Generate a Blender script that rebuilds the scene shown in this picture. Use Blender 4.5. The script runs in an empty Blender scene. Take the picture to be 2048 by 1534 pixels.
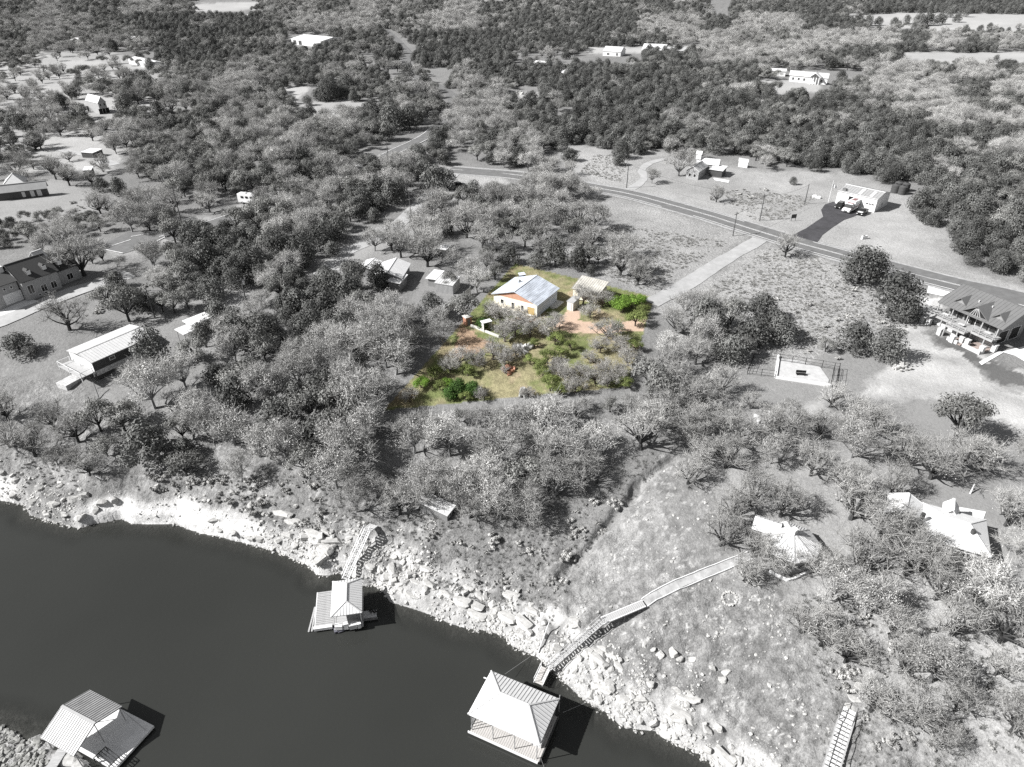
import bpy, bmesh, math, random
import numpy as np
from mathutils import Vector, Matrix

# ------------------------------------------------------------------ camera, light, exposure
SC = bpy.context.scene
COL = SC.collection
F = 1366.0                      # focal length in photo pixels (2048 wide)
PITCH = math.radians(32.7)
CAM = np.array((0.0, 0.0, 85.0))
cam_d = bpy.data.cameras.new('camera')
cam_d.sensor_width = 36.0
cam_d.lens = 36.0 * F / 2048.0
cam_d.clip_start = 1.0
cam_d.clip_end = 20000.0
cam_o = bpy.data.objects.new('camera', cam_d)
cam_o.location = CAM
cam_o.rotation_euler = (math.pi / 2 - PITCH, 0, 0)
COL.objects.link(cam_o)
SC.camera = cam_o

SUN_EL = math.radians(39.0)
SHADOW_AZ = math.radians(12.0)          # shadows run towards +X, slightly +Y
sdir = Vector((-math.cos(SHADOW_AZ) * math.cos(SUN_EL), -math.sin(SHADOW_AZ) * math.cos(SUN_EL), math.sin(SUN_EL)))
sun_d = bpy.data.lights.new('sun', 'SUN')
sun_d.energy = 5.0
sun_d.angle = math.radians(0.53)
sun_d.color = (1.0, 0.992, 0.98)
sun_o = bpy.data.objects.new('sun', sun_d)
sun_o.rotation_euler = sdir.to_track_quat('Z', 'Y').to_euler()
sun_o.location = (-200, 0, 300)
COL.objects.link(sun_o)

world = bpy.data.worlds.new('World')
SC.world = world
world.use_nodes = True
wn = world.node_tree.nodes
wl = world.node_tree.links
wn.clear()
w_out = wn.new('ShaderNodeOutputWorld')
w_bg = wn.new('ShaderNodeBackground')
w_sky = wn.new('ShaderNodeTexSky')
w_sky.sky_type = 'NISHITA'
w_sky.sun_disc = False
w_sky.sun_elevation = SUN_EL
w_sky.sun_rotation = math.atan2(sdir.x, sdir.y)
w_hs = wn.new('ShaderNodeHueSaturation')
w_hs.inputs['Saturation'].default_value = 0.12
w_bg.inputs['Strength'].default_value = 0.05
wl.new(w_sky.outputs[0], w_hs.inputs['Color'])
wl.new(w_hs.outputs[0], w_bg.inputs['Color'])
wl.new(w_bg.outputs[0], w_out.inputs[0])

SC.view_settings.view_transform = 'Standard'
SC.view_settings.look = 'None'
SC.view_settings.gamma = 1.0
SC.view_settings.use_curve_mapping = False
SC.view_settings.exposure = 0.92
SC.render.engine = 'CYCLES'
SC.cycles.max_bounces = 4
SC.cycles.diffuse_bounces = 2
SC.cycles.glossy_bounces = 2
SC.cycles.transmission_bounces = 2
SC.cycles.transparent_max_bounces = 4
SC.cycles.use_denoising = False

RNG = np.random.default_rng(7)
random.seed(7)

# ------------------------------------------------------------------ naming helpers
def tag(o, label=None, cat=None, group=None, kind=None):
    if label: o['label'] = label
    if cat: o['category'] = cat
    if group: o['group'] = group
    if kind: o['kind'] = kind
    return o

def empty(name, loc, rz=0.0, label=None, cat=None, group=None):
    o = bpy.data.objects.new(name, None)
    o.empty_display_size = 0.5
    o.location = loc
    o.rotation_euler = (0, 0, rz)
    COL.objects.link(o)
    return tag(o, label, cat, group)

def mesh_obj(name, verts, faces, mat, parent=None, smooth=False):
    me = bpy.data.meshes.new(name)
    me.from_pydata([tuple(v) for v in verts], [], [tuple(f) for f in faces])
    me.update()
    if mat is not None: me.materials.append(mat)
    if smooth:
        me.polygons.foreach_set('use_smooth', [True] * len(me.polygons))
    o = bpy.data.objects.new(name, me)
    COL.objects.link(o)
    if parent is not None: o.parent = parent
    return o

def share(name, src, parent=None, loc=(0, 0, 0), rot=(0, 0, 0), sc=(1, 1, 1)):
    o = bpy.data.objects.new(name, src.data)
    o.location = loc; o.rotation_euler = rot; o.scale = sc
    COL.objects.link(o)
    if parent is not None: o.parent = parent
    return o

class MB:
    """collects simple solids, then links them as ONE mesh object"""
    def __init__(s): s.v = []; s.f = []
    def add(s, vs, fs):
        n = len(s.v); s.v += [tuple(v) for v in vs]; s.f += [tuple(i + n for i in f) for f in fs]; return s
    def box(s, c, d, rz=0.0):
        x, y, z = d[0] / 2, d[1] / 2, d[2] / 2
        cr, sr = math.cos(rz), math.sin(rz)
        vs = [(c[0] + a * cr - b * sr, c[1] + a * sr + b * cr, c[2] + e) for a, b, e in
              ((-x, -y, -z), (x, -y, -z), (x, y, -z), (-x, y, -z), (-x, -y, z), (x, -y, z), (x, y, z), (-x, y, z))]
        return s.add(vs, [(0, 3, 2, 1), (4, 5, 6, 7), (0, 1, 5, 4), (1, 2, 6, 5), (2, 3, 7, 6), (3, 0, 4, 7)])
    def bar(s, p, q, w, h=None):
        p, q = Vector(p), Vector(q); h = h or w
        d = (q - p).normalized()
        up = Vector((0, 0, 1)) if abs(d.z) < 0.95 else Vector((1, 0, 0))
        a = d.cross(up).normalized() * (w / 2); b = a.cross(d).normalized() * (h / 2)
        vs = [p - a - b, p + a - b, p + a + b, p - a + b, q - a - b, q + a - b, q + a + b, q - a + b]
        return s.add(vs, [(0, 1, 2, 3), (7, 6, 5, 4), (0, 4, 5, 1), (1, 5, 6, 2), (2, 6, 7, 3), (3, 7, 4, 0)])
    def tube(s, p, q, r0, r1, n=6):
        p, q = Vector(p), Vector(q); d = (q - p).normalized()
        up = Vector((0, 0, 1)) if abs(d.z) < 0.95 else Vector((1, 0, 0))
        a = d.cross(up).normalized(); b = a.cross(d)
        vs = []
        for c, r in ((p, r0), (q, r1)):
            for k in range(n):
                t = 2 * math.pi * k / n
                vs.append(c + (a * math.cos(t) + b * math.sin(t)) * r)
        fs = [(k, (k + 1) % n, n + (k + 1) % n, n + k) for k in range(n)]
        fs += [tuple(range(n - 1, -1, -1)), tuple(range(n, 2 * n))]
        return s.add(vs, fs)
    def extrude_x(s, prof, x0, x1):
        """prof: list of (y,z), closed"""
        n = len(prof)
        vs = [(x0, y, z) for y, z in prof] + [(x1, y, z) for y, z in prof]
        fs = [(k, (k + 1) % n, n + (k + 1) % n, n + k) for k in range(n)] + [tuple(range(n - 1, -1, -1)), tuple(range(n, 2 * n))]
        return s.add(vs, fs)
    def build(s, name, mat, parent=None, smooth=False):
        return mesh_obj(name, s.v, s.f, mat, parent, smooth)

# ------------------------------------------------------------------ numeric noise
def _hash(ix, iy, seed):
    n = (ix.astype(np.int64) * 374761393 + iy.astype(np.int64) * 668265263 + seed * 974634777) & 0xffffffff
    n = ((n ^ (n >> 13)) * 1274126177) & 0xffffffff
    n = n ^ (n >> 16)
    return (n & 0xffff) / 65535.0

def vnoise(x, y, s=1.0, seed=0):
    x = np.asarray(x, float) / s; y = np.asarray(y, float) / s
    ix = np.floor(x); iy = np.floor(y); fx = x - ix; fy = y - iy
    fx = fx * fx * (3 - 2 * fx); fy = fy * fy * (3 - 2 * fy)
    a = _hash(ix, iy, seed); b = _hash(ix + 1, iy, seed); c = _hash(ix, iy + 1, seed); d = _hash(ix + 1, iy + 1, seed)
    return (a * (1 - fx) + b * fx) * (1 - fy) + (c * (1 - fx) + d * fx) * fy

def fbm(x, y, s, seed=0, o=3):
    t = 0; a = 0.5; n = 0
    for k in range(o):
        t = t + a * vnoise(x, y, s / 2 ** k, seed + k * 17); n += a; a *= 0.5
    return t / n

def sstep(a, b, x):
    t = np.clip((np.asarray(x, float) - a) / (b - a), 0, 1); return t * t * (3 - 2 * t)

# ------------------------------------------------------------------ picture geometry of the place
CP, SP = math.cos(PITCH), math.sin(PITCH)
def ray(u, v):
    a = (u - 1024.0) / F; b = (767.0 - v) / F
    return np.array((a, CP + b * SP, -SP + b * CP))
def atz(u, v, z):
    d = ray(u, v); t = (z - CAM[2]) / d[2]
    return CAM + d * t
def project(x, y, z):
    x = np.asarray(x, float); y = np.asarray(y, float); z = np.asarray(z, float) - CAM[2]
    dep = y * CP - z * SP
    up = y * SP + z * CP
    return 1024 + F * x / dep, 767 - F * up / dep, dep

SHORE_PX = [(-700, 955), (-300, 978), (-60, 1000), (0, 1001), (50, 1008), (60, 1030), (100, 1042), (160, 1057), (185, 1048), (245, 1037),
  (262, 1046), (300, 1049), (355, 1047), (365, 1052), (400, 1067), (440, 1073), (480, 1083), (512, 1091), (560, 1105), (590, 1118),
  (621, 1133), (633, 1150), (658, 1151), (681, 1145), (702, 1150), (724, 1172), (753, 1167), (768, 1183), (780, 1203),
  (824, 1216), (862, 1229), (902, 1247), (937, 1257), (974, 1260), (1010, 1273), (1024, 1291), (1074, 1313), (1089, 1326),
  (1106, 1338), (1124, 1358), (1149, 1383), (1174, 1403), (1219, 1428), (1239, 1450), (1269, 1458), (1311, 1462), (1326, 1476),
  (1384, 1498), (1419, 1521), (1432, 1535), (1500, 1590), (1610, 1700), (1800, 1860)]
SHORE = np.array([atz(u, v, 0)[:2] for u, v in SHORE_PX])
LAND = np.vstack([SHORE, [(400, 0), (9000, 0), (9000, 12000), (-9000, 12000), (-9000, SHORE[0][1] + 60)]])
SPIT_PX = [(-400, 1440), (-40, 1446), (0, 1452), (28, 1464), (50, 1480), (78, 1470), (108, 1488), (128, 1508), (150, 1534), (160, 1600), (-100, 1700), (-400, 1700)]
SPIT = np.array([atz(u, v, 0)[:2] for u, v in SPIT_PX])

def in_poly(x, y, P):
    x = np.asarray(x, float); y = np.asarray(y, float)
    r = np.zeros(x.shape, bool); n = len(P)
    for i in range(n):
        x1, y1 = P[i]; x2, y2 = P[(i + 1) % n]
        if y1 == y2: continue
        c = (y1 > y) != (y2 > y)
        r ^= c & (x < (x2 - x1) * (y - y1) / (y2 - y1) + x1)
    return r

def seg_dist(x, y, P, closed=False):
    x = np.asarray(x, float); y = np.asarray(y, float)
    best = np.full(x.shape, 1e18)
    n = len(P)
    for i in range(n if closed else n - 1):
        ax, ay = P[i]; bx, by = P[(i + 1) % n]
        dx, dy = bx - ax, by - ay; L = dx * dx + dy * dy + 1e-12
        t = np.clip(((x - ax) * dx + (y - ay) * dy) / L, 0, 1)
        q = (x - ax - t * dx) ** 2 + (y - ay - t * dy) ** 2
        best = np.minimum(best, q)
    return np.sqrt(best)

def shore_d(x, y):
    x = np.asarray(x, float); y = np.asarray(y, float)
    d = np.full(x.shape, 200.0)
    near = (y < 260)
    xn, yn = x[near], y[near]
    dd = seg_dist(xn, yn, SHORE)
    d[near] = np.where(in_poly(xn, yn, LAND), dd, -dd)
    return d

RAVINE = None
def hgt(x, y):
    x = np.atleast_1d(np.asarray(x, float)); y = np.atleast_1d(np.asarray(y, float))
    d = shore_d(x, y)
    left = sstep(10, -30, x)                                    # cliffier on the left
    wob = (fbm(x, y, 9.0, 3) - 0.5) * 5.0 * sstep(0, 4, d)
    dw = np.maximum(d + wob * sstep(60, 10, d), 0)
    zl = np.interp(dw, [0, 0.5, 1.3, 3.5, 5.5, 7, 12, 22, 40, 60], [0, 1.1, 2.3, 2.9, 3.4, 4.9, 6.6, 9.6, 12.6, 14])
    zr = np.interp(dw, [0, 0.8, 2.5, 5, 7, 12, 24, 42, 60], [0, 0.7, 1.5, 2.1, 3.0, 4.8, 8.6, 12.3, 14])
    cl = sstep(-79, -70, x) * sstep(-40, -47, x) + sstep(-86, -92, x)     # sheer white ledge
    cl = np.clip(cl, 0, 1)
    zc = np.interp(np.maximum(d + (vnoise(x, y, 3.0, 13) - .5) * 0.5, 0), [0, 0.25, 0.7, 1.5, 2.1, 3.0, 5.5, 12, 22, 40, 60], [0, 0.9, 1.7, 1.9, 2.7, 2.9, 4.4, 6.8, 9.6, 12.6, 14])
    zl = zl * (1 - cl) + zc * cl
    z = zl * left + zr * (1 - left)
    # bedding ledges of the limestone bank
    st = 1.05; k = np.floor(z / st); fr = z / st - k
    zt = (k + sstep(0.35, 0.75, fr)) * st
    led = (1 - cl) * sstep(16, 5, d) * (0.35 + 0.45 * left) * sstep(0.3, 0.6, vnoise(x, y, 14, 9) + 0.2)
    z = z * (1 - led) + zt * led
    rough = sstep(30, 6, d) * (d > 0) * (1 - 0.75 * cl * sstep(4, 2, d))
    z = z + rough * ((fbm(x, y, 2.2, 5) - 0.5) * 0.9 + (vnoise(x, y, 0.7, 6) - 0.5) * 0.28) * sstep(0, 1.5, d)
    z = z + sstep(10, 60, d) * (fbm(x, y, 45, 21, 2) - 0.5) * 1.0
    far = sstep(300, 900, y)
    z = z + far * (fbm(x, y, 380, 31, 2) - 0.5) * 14.0
    z = np.where(d < 0, np.maximum(-0.32 * (-d), -5.0) + (vnoise(x, y, 1.6, 8) - 0.5) * 0.25 * sstep(0, -1.5, d), z)
    m = (d < 0) & (y < 90) & (x < -10)
    if m.any():
        xs, ys = x[m], y[m]
        ds = seg_dist(xs, ys, SPIT, True); ins = in_poly(xs, ys, SPIT)
        zs = np.where(ins, np.minimum(0.2 * ds, 0.32) + (vnoise(xs, ys, 0.8, 4) - 0.4) * 0.3, -0.3 * ds)
        z[m] = np.maximum(z[m], zs)
    if RAVINE is not None:
        m = (y < 140) & (x > 0) & (x < 60) & (d > 3)
        if m.any():
            dr = seg_dist(x[m], y[m], RAVINE)
            z[m] -= 1.0 * sstep(1.3, 0.2, dr + (vnoise(x[m], y[m], 2.0, 77) - 0.5) * 0.9)
    return z

def at(u, v):
    """the point of the ground seen at photo pixel (u, v)"""
    d = ray(u, v)
    t = np.concatenate([np.linspace(60, 400, 240), np.geomspace(402, 6000, 120)])
    p = CAM[:, None] + d[:, None] * t / 1.0
    g = p[2] - hgt(p[0], p[1])
    i = np.argmax(g < 0)
    if g[i] >= 0: return atz(u, v, 14.0)
    if i == 0: i = 1
    t0, t1 = t[i - 1], t[i]
    for _ in range(3):
        tt = np.linspace(t0, t1, 12); p = CAM[:, None] + d[:, None] * tt; g = p[2] - hgt(p[0], p[1])
        j = max(1, int(np.argmax(g < 0))); t0, t1 = tt[j - 1], tt[j]
    p = CAM + d * (t0 + t1) / 2
    p[2] = hgt(p[0], p[1])[0]
    return p
def H(x, y): return float(hgt(x, y)[0])

RAVINE = np.array([at(u, v)[:2] for u, v in ((1345, 915), (1310, 940), (1282, 963), (1268, 992), (1245, 1010), (1228, 1034), (1200, 1060), (1180, 1095), (1150, 1122), (1122, 1150))])

# ------------------------------------------------------------------ materials
def _nt(name):
    m = bpy.data.materials.new(name); m.use_nodes = True
    nt = m.node_tree; return m, nt, nt.nodes['Principled BSDF']
def sin_(b, k, v):
    if k in b.inputs: b.inputs[k].default_value = v
def mat(name, col, rough=0.7, var=0.15, scale=3.0, bump=0.0, spec=0.3, metal=0.0, stretch=None, fine=None):
    """plain surface with procedural mottling (wear/grain)"""
    if not isinstance(col, tuple): col = (col, col, col)
    m, nt, b = _nt(name); N = nt.nodes; L = nt.links
    tc = N.new('ShaderNodeTexCoord'); mp = N.new('ShaderNodeMapping')
    if stretch: mp.inputs['Scale'].default_value = stretch
    L.new(tc.outputs['Object'], mp.inputs[0])
    n = N.new('ShaderNodeTexNoise'); n.inputs['Scale'].default_value = scale; n.inputs['Detail'].default_value = 5
    n.inputs['Roughness'].default_value = 0.65
    L.new(mp.outputs[0], n.inputs['Vector'])
    r = N.new('ShaderNodeMapRange'); r.inputs['From Min'].default_value = 0.3; r.inputs['From Max'].default_value = 0.7
    r.inputs['To Min'].default_value = 1 - var; r.inputs['To Max'].default_value = 1 + var
    L.new(n.outputs['Fac'], r.inputs['Value'])
    mx = N.new('ShaderNodeVectorMath'); mx.operation = 'SCALE'; mx.inputs[0].default_value = col
    L.new(r.outputs[0], mx.inputs['Scale'])
    L.new(mx.outputs[0], b.inputs['Base Color'])
    sin_(b, 'Roughness', rough); sin_(b, 'Specular IOR Level', spec); sin_(b, 'Metallic', metal)
    if bump:
        bp = N.new('ShaderNodeBump'); bp.inputs['Strength'].default_value = bump; bp.inputs['Distance'].default_value = 0.05
        L.new(n.outputs['Fac'], bp.inputs['Height']); L.new(bp.outputs[0], b.inputs['Normal'])
    return m

def leaf_mat(name, col, obj_var=0.3, transl=0.0, rough=0.75):
    """foliage/twigs: tone per clump (attribute) times tone per tree (random)"""
    if not isinstance(col, tuple): col = (col, col, col)
    m, nt, b = _nt(name); N = nt.nodes; L = nt.links
    at_ = N.new('ShaderNodeAttribute'); at_.attribute_name = 'tone'
    oi = N.new('ShaderNodeObjectInfo')
    r = N.new('ShaderNodeMapRange'); r.inputs['To Min'].default_value = 1 - obj_var; r.inputs['To Max'].default_value = 1 + obj_var
    L.new(oi.outputs['Random'], r.inputs['Value'])
    mu = N.new('ShaderNodeMath'); mu.operation = 'MULTIPLY'
    L.new(at_.outputs['Fac'], mu.inputs[0]); L.new(r.outputs[0], mu.inputs[1])
    mx = N.new('ShaderNodeVectorMath'); mx.operation = 'SCALE'; mx.inputs[0].default_value = col
    L.new(mu.outputs[0], mx.inputs['Scale'])
    L.new(mx.outputs[0], b.inputs['Base Color'])
    sin_(b, 'Roughness', rough); sin_(b, 'Specular IOR Level', 0.15)
    if transl:
        t = N.new('ShaderNodeBsdfTranslucent'); ms = N.new('ShaderNodeMixShader'); ms.inputs[0].default_value = transl
        L.new(mx.outputs[0], t.inputs['Color'])
        out = N['Material Output']
        L.new(b.outputs[0], ms.inputs[1]); L.new(t.outputs[0], ms.inputs[2]); L.new(ms.outputs[0], out.inputs['Surface'])
    return m

M = {}
M['white_metal'] = mat('white_metal', 0.63, 0.5, 0.07, 0.8, stretch=(1, .4, 1))
M['pale_metal'] = mat('pale_metal', 0.50, 0.5, 0.07, 0.9)
M['station_roof'] = mat('station_roof', 0.30, 0.5, 0.06, 0.8)
M['grey_metal'] = mat('grey_metal', 0.36, 0.5, 0.10, 0.8)
M['dark_metal'] = mat('dark_metal', 0.135, 0.5, 0.08, 0.7)
M['charcoal_shingle'] = mat('charcoal_shingle', 0.055, 0.85, 0.3, 6.0, 0.3)
M['rust_metal'] = mat('rust_metal', 0.09, 0.8, 0.3, 4)
M['steel'] = mat('steel', 0.30, 0.45, 0.15, 3)
M['white_paint'] = mat('white_paint', 0.66, 0.6, 0.06, 1.5)
M['cream_paint'] = mat('cream_paint', (0.74, 0.68, 0.56), 0.7, 0.06, 1.5)
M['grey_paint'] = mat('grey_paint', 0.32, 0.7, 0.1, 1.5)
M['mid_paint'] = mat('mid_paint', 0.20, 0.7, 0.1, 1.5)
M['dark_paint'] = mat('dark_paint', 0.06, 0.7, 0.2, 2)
M['black'] = mat('black', 0.012, 0.6, 0.3, 3)
M['glass'] = mat('glass', 0.02, 0.08, 0.2, 2, spec=0.5)
M['stone'] = mat('stone', 0.45, 0.85, 0.35, 2.5, 0.5)
M['concrete'] = mat('concrete', 0.55, 0.85, 0.12, 0.6, 0.1)
M['wood_deck'] = mat('wood_deck', 0.34, 0.8, 0.3, 2.0, 0.1, stretch=(0.4, 6, 1))
M['pale_wood'] = mat('pale_wood', 0.50, 0.8, 0.18, 2.0, 0.1)
M['old_wood'] = mat('old_wood', 0.17, 0.85, 0.35, 3.0, 0.2)
M['pole_wood'] = mat('pole_wood', 0.10, 0.9, 0.3, 3.0)
M['slate_carpet'] = mat('slate_carpet', (0.105, 0.105, 0.125), 0.95, 0.12, 1.0)
M['tyre'] = mat('tyre', 0.015, 0.9, 0.2, 3)
M['white_car'] = mat('white_car', 0.70, 0.3, 0.03, 1, spec=0.5)
M['black_car'] = mat('black_car', 0.02, 0.3, 0.1, 1, spec=0.5)
M['red_stripe'] = mat('red_stripe', (0.20, 0.10, 0.10), 0.5, 0.1, 1)
M['white_line'] = mat('white_line', 0.62, 0.8, 0.2, 0.8)
M['bright'] = mat('bright', 0.66, 0.85, 0.10, 0.6)
# ------------------------------------------------------------------ ground
LOT_PX = [(768, 820), (1030, 527), (1308, 594), (1254, 773)]
LOT = np.array([at(u, v)[:2] for u, v in LOT_PX])
def W(px): return np.array([at(u, v)[:2] for u, v in px])

ang = np.linspace(math.radians(76), math.radians(0.62), 700)
yrow = 71.0 / np.tan(ang)
kcol = np.linspace(-1.06, 1.06, 660)
dep = yrow * CP + 71 * SP
GX = (kcol[None, :] * dep[:, None]); GY = np.repeat(yrow[:, None], len(kcol), 1)
gx, gy = GX.ravel(), GY.ravel()
gz = hgt(gx, gy)
gd = shore_d(gx, gy)
gu, gv, _ = project(gx, gy, gz)

def ground_tone(x, y, z, d, u, v):
    n = len(x)
    ju = (fbm(x, y, 5, 41) - 0.5); jv = (fbm(x, y, 5, 51) - 0.5)
    pix = F / np.maximum(y * CP - (z - 85) * SP, 20)             # px per metre
    U = u + ju * 7 * pix; V = v + jv * 4 * pix
    n1 = fbm(x, y, 24, 61); n2 = fbm(x, y, 3.5, 71); n3 = vnoise(x, y, 0.8, 81)
    c = 0.185 + 0.05 * (n2 - 0.5) + 0.05 * (n1 - 0.5)
    r = np.full(n, 0.8)
    jit = [(fbm(x, y, 9, 141 + k) - 0.5, fbm(x, y, 9, 151 + k) - 0.5, fbm(x, y, 1.6, 161 + k) - 0.5, fbm(x, y, 1.6, 171 + k) - 0.5) for k in range(4)]
    def put(poly, val, rough=None):
        lo = np.array(poly).min(0) - 60; hi = np.array(poly).max(0) + 60
        near = np.nonzero((u > lo[0]) & (u < hi[0]) & (v > lo[1]) & (v < hi[1]))[0]
        w = np.zeros(len(near)); P = pix[near]
        for a, b, e, f in jit:
            w += in_poly(u[near] + (a[near] * 7 + e[near] * 3.5) * P, v[near] + (b[near] * 4 + f[near] * 2) * P, poly)
        w /= len(jit)
        c[near] = c[near] * (1 - w) + (val if np.isscalar(val) else val[near]) * w
        if rough is not None: r[near] = r[near] * (1 - w) + rough * w
    grass = 0.205 + 0.09 * (n1 - 0.5) + 0.05 * (n2 - 0.5)
    field = 0.272 + 0.12 * (n1 - 0.5) + 0.08 * (n2 - 0.5)
    # fields and yards
    put([(1040, 505), (1130, 430), (1215, 395), (1400, 440), (1500, 470), (1390, 560), (1310, 600), (1150, 530)], field * 0.98, 1.1)
    put([(1310, 620), (1530, 485), (1650, 512), (1720, 560), (1850, 585), (1850, 640), (1700, 740), (1480, 720), (1400, 660)], field, 1.25)
    put([(1100, 285), (1290, 300), (1500, 340), (1700, 345), (1850, 400), (1950, 460), (1920, 530), (2060, 580), (2060, 600), (1640, 490), (1220, 375), (1140, 345)], field * 1.0, 0.7)
    put([(1150, 310), (1280, 305), (1260, 370), (1190, 360)], field * 1.15, 1.2)
    put([(1740, 420), (1790, 430), (1860, 470), (1900, 530), (1790, 510), (1700, 480)], field * 1.12, 0.6)
    put([(1680, 440), (1750, 430), (1760, 450), (1700, 460)], 0.31, 0.6)
    put([(1560, 440), (1640, 400), (1650, 425), (1600, 450)], 0.27, 0.6)
    put([(880, 330), (1010, 352), (1020, 385), (900, 400), (830, 405)], field * 1.1, 0.9)
    put([(0, 365), (120, 360), (230, 400), (200, 425), (60, 448), (-200, 470), (-200, 365)], 0.25 + 0.06 * (n2 - 0.5), 0.4)
    put([(0, 560), (220, 560), (480, 560), (520, 590), (440, 700), (300, 720), (230, 800), (0, 800), (-200, 800), (-200, 560)], grass * 0.92, 0.6)
    put([(590, 205), (770, 195), (765, 222), (640, 238), (560, 200)], 0.30, 0.4)
    put([(560, 172), (620, 172), (600, 200), (565, 195)], 0.36, 0.4)
    put([(-100, 110), (200, 100), (330, 130), (290, 230), (220, 345), (-100, 345)], grass * 1.45, 0.5)
    put([(700, 470), (830, 440), (900, 500), (870, 560), (740, 560)], grass * 1.15, 0.6)
    put([(820, 560), (935, 575), (900, 640), (820, 610)], 0.2, 0.4)
    for poly in ([(370, 8), (520, 3), (510, 20), (400, 26)], [(1640, 28), (1760, 20), (2100, 28), (2100, 62), (1900, 66), (1740, 50), (1660, 44)],
                 [(1790, 105), (2100, 104), (2100, 130), (1980, 138), (1850, 126)], [(990, 185), (1080, 186), (1085, 205), (1010, 210)],
                 [(1170, 95), (1420, 90), (1420, 103), (1180, 108)], [(1530, 158), (1640, 158), (1640, 182), (1560, 188), (1500, 175)],
                 [(0, 12), (130, 5), (120, 14), (0, 22)], [(780, 3), (1020, 0), (1000, 14)], [(1190, 0), (1380, 0), (1370, 8), (1200, 10)],
                 [(60, 128), (200, 120), (210, 135), (90, 140)]):
        put(poly, 0.34 + 0.1 * (n1 - 0.5), 0.3)
    put([(1400, 870), (1640, 850), (1800, 870), (2060, 930), (2060, 1160), (1580, 1180), (1480, 1110), (1430, 1020)], 0.23 + 0.07 * (n2 - 0.5), 0.6)
    put([(1580, 1170), (2060, 1150), (2300, 1200), (2300, 1700), (1640, 1600), (1600, 1400)], 0.27 + 0.10 * (n2 - 0.5) + 0.06 * (n1 - 0.5), 0.8)
    put([(1900, 1290), (2060, 1280), (2060, 1330), (1960, 1340)], 0.36, 0.6)
    put([(430, 572), (520, 582), (505, 612), (440, 620), (400, 600)], 0.26, 0.5)
    put([(500, 398), (610, 380), (612, 400), (530, 425), (470, 440), (440, 425)], 0.30, 0.4)
    put([(200, 490), (350, 452), (420, 430), (430, 450), (345, 485), (240, 520)], 0.27, 0.4)
    put([(640, 520), (700, 488), (780, 450), (830, 425), (840, 445), (720, 520), (670, 555)], 0.27, 0.4)
    # lodge yard
    put([(1690, 790), (1705, 745), (1790, 690), (1800, 640), (1850, 655), (1930, 715), (2060, 770), (2300, 860), (2300, 960), (2050, 880), (1950, 832), (1850, 802), (1770, 800)], 0.35 + 0.12 * (n2 - 0.5) + 0.16 * (vnoise(x * 0.5 + y, y - x * 0.3, 4.0, 181) - 0.5), 0.5)
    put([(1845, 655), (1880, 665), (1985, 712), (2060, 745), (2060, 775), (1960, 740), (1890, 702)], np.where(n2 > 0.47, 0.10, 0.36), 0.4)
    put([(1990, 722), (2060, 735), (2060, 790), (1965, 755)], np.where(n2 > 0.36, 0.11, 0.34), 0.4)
    put([(1640, 700), (1760, 700), (1790, 720), (1720, 780), (1690, 800), (1600, 770)], 0.21, 0.5)
    put([(1475, 735), (1560, 735), (1680, 775), (1640, 830), (1520, 850), (1470, 800)], 0.22 + 0.05 * (n2 - 0.5), 0.5)
    put([(1510, 835), (1640, 800), (1650, 835), (1530, 850)], 0.33, 0.3)
    put([(1800, 800), (1920, 820), (2060, 870), (2060, 950), (1900, 880), (1820, 840)], 0.22, 0.3)
    put([(1600, 870), (1640, 890), (1640, 950), (1600, 945)], 0.3, 0.3)
    put([(1800, 960), (2000, 970), (2050, 1060), (1900, 1030)], 0.2, 0.4)
    put([(1840, 590), (1880, 590), (1880, 640), (1835, 640)], 0.5, 0.3)
    # bank between trees and water
    bank = sstep(34, 14, d + (n1 - 0.5) * 16)
    bl = 0.19 + 0.13 * (n2 - 0.5)
    left = sstep(8, -6, x)
    br = 0.160 + 0.06 * (n2 - 0.5) + 0.07 * (n1 - 0.5) + 0.09 * (n3 - 0.5)
    slope = in_poly(U, V, [(1325, 900), (1420, 940), (1440, 1040), (1560, 1170), (1620, 1400), (1720, 1560), (1400, 1560), (1100, 1330), (1170, 1180), (1290, 985)])
    c = c * (1 - bank) + (bl * left + br * (1 - left)) * bank
    c = np.where(slope, br, c)
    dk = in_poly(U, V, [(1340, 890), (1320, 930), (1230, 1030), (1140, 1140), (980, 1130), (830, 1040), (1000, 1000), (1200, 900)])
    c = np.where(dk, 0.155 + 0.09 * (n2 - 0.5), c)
    r = np.where(bank > 0.5, 1.1, r)
    pale = in_poly(U, V, [(1290, 960), (1330, 930), (1340, 1050), (1280, 1120), (1200, 1260), (1120, 1240), (1180, 1120), (1230, 1040)])
    c = np.where(pale, 0.215 + 0.12 * (n2 - 0.5) + 0.1 * (n3 - 0.5), c)
    # white speckle of stones on the open slope
    sp = sstep(0.60, 0.85, vnoise(x, y, 0.40, 91)) * sstep(0.25, 0.75, vnoise(x, y, 1.5, 93)) * np.where(slope | pale, 0.45, 0.3 * bank)
    c = c * (1 - sp) + 0.50 * sp
    # bright limestone at the water's edge
    wid = 2.6 + 5 * (fbm(x, y, 16, 95) - 0.5) + 3.2 * sstep(-45, -20, x) * sstep(20, 5, x) + 2.2 * sstep(10, 25, x)
    lime = sstep(wid + 1.6, wid - 0.6, d) * (d > -0.4)
    lt = 0.36 + 0.24 * (n2 - 0.5) + 0.16 * (n3 - 0.5)
    dirt = sstep(0.52, 0.66, fbm(x, y, 6, 97)) * sstep(1.0, 3.0, d)
    lt = lt * (1 - 0.6 * dirt)
    cl = np.clip(sstep(-78, -74, x) * sstep(-41, -46, x) + sstep(-88, -92, x), 0, 1)
    lt = lt * (1 - cl) + (0.50 + 0.14 * (n3 - 0.5)) * cl
    dim = sstep(-73, -78, x) * sstep(-92, -86, x)
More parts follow.
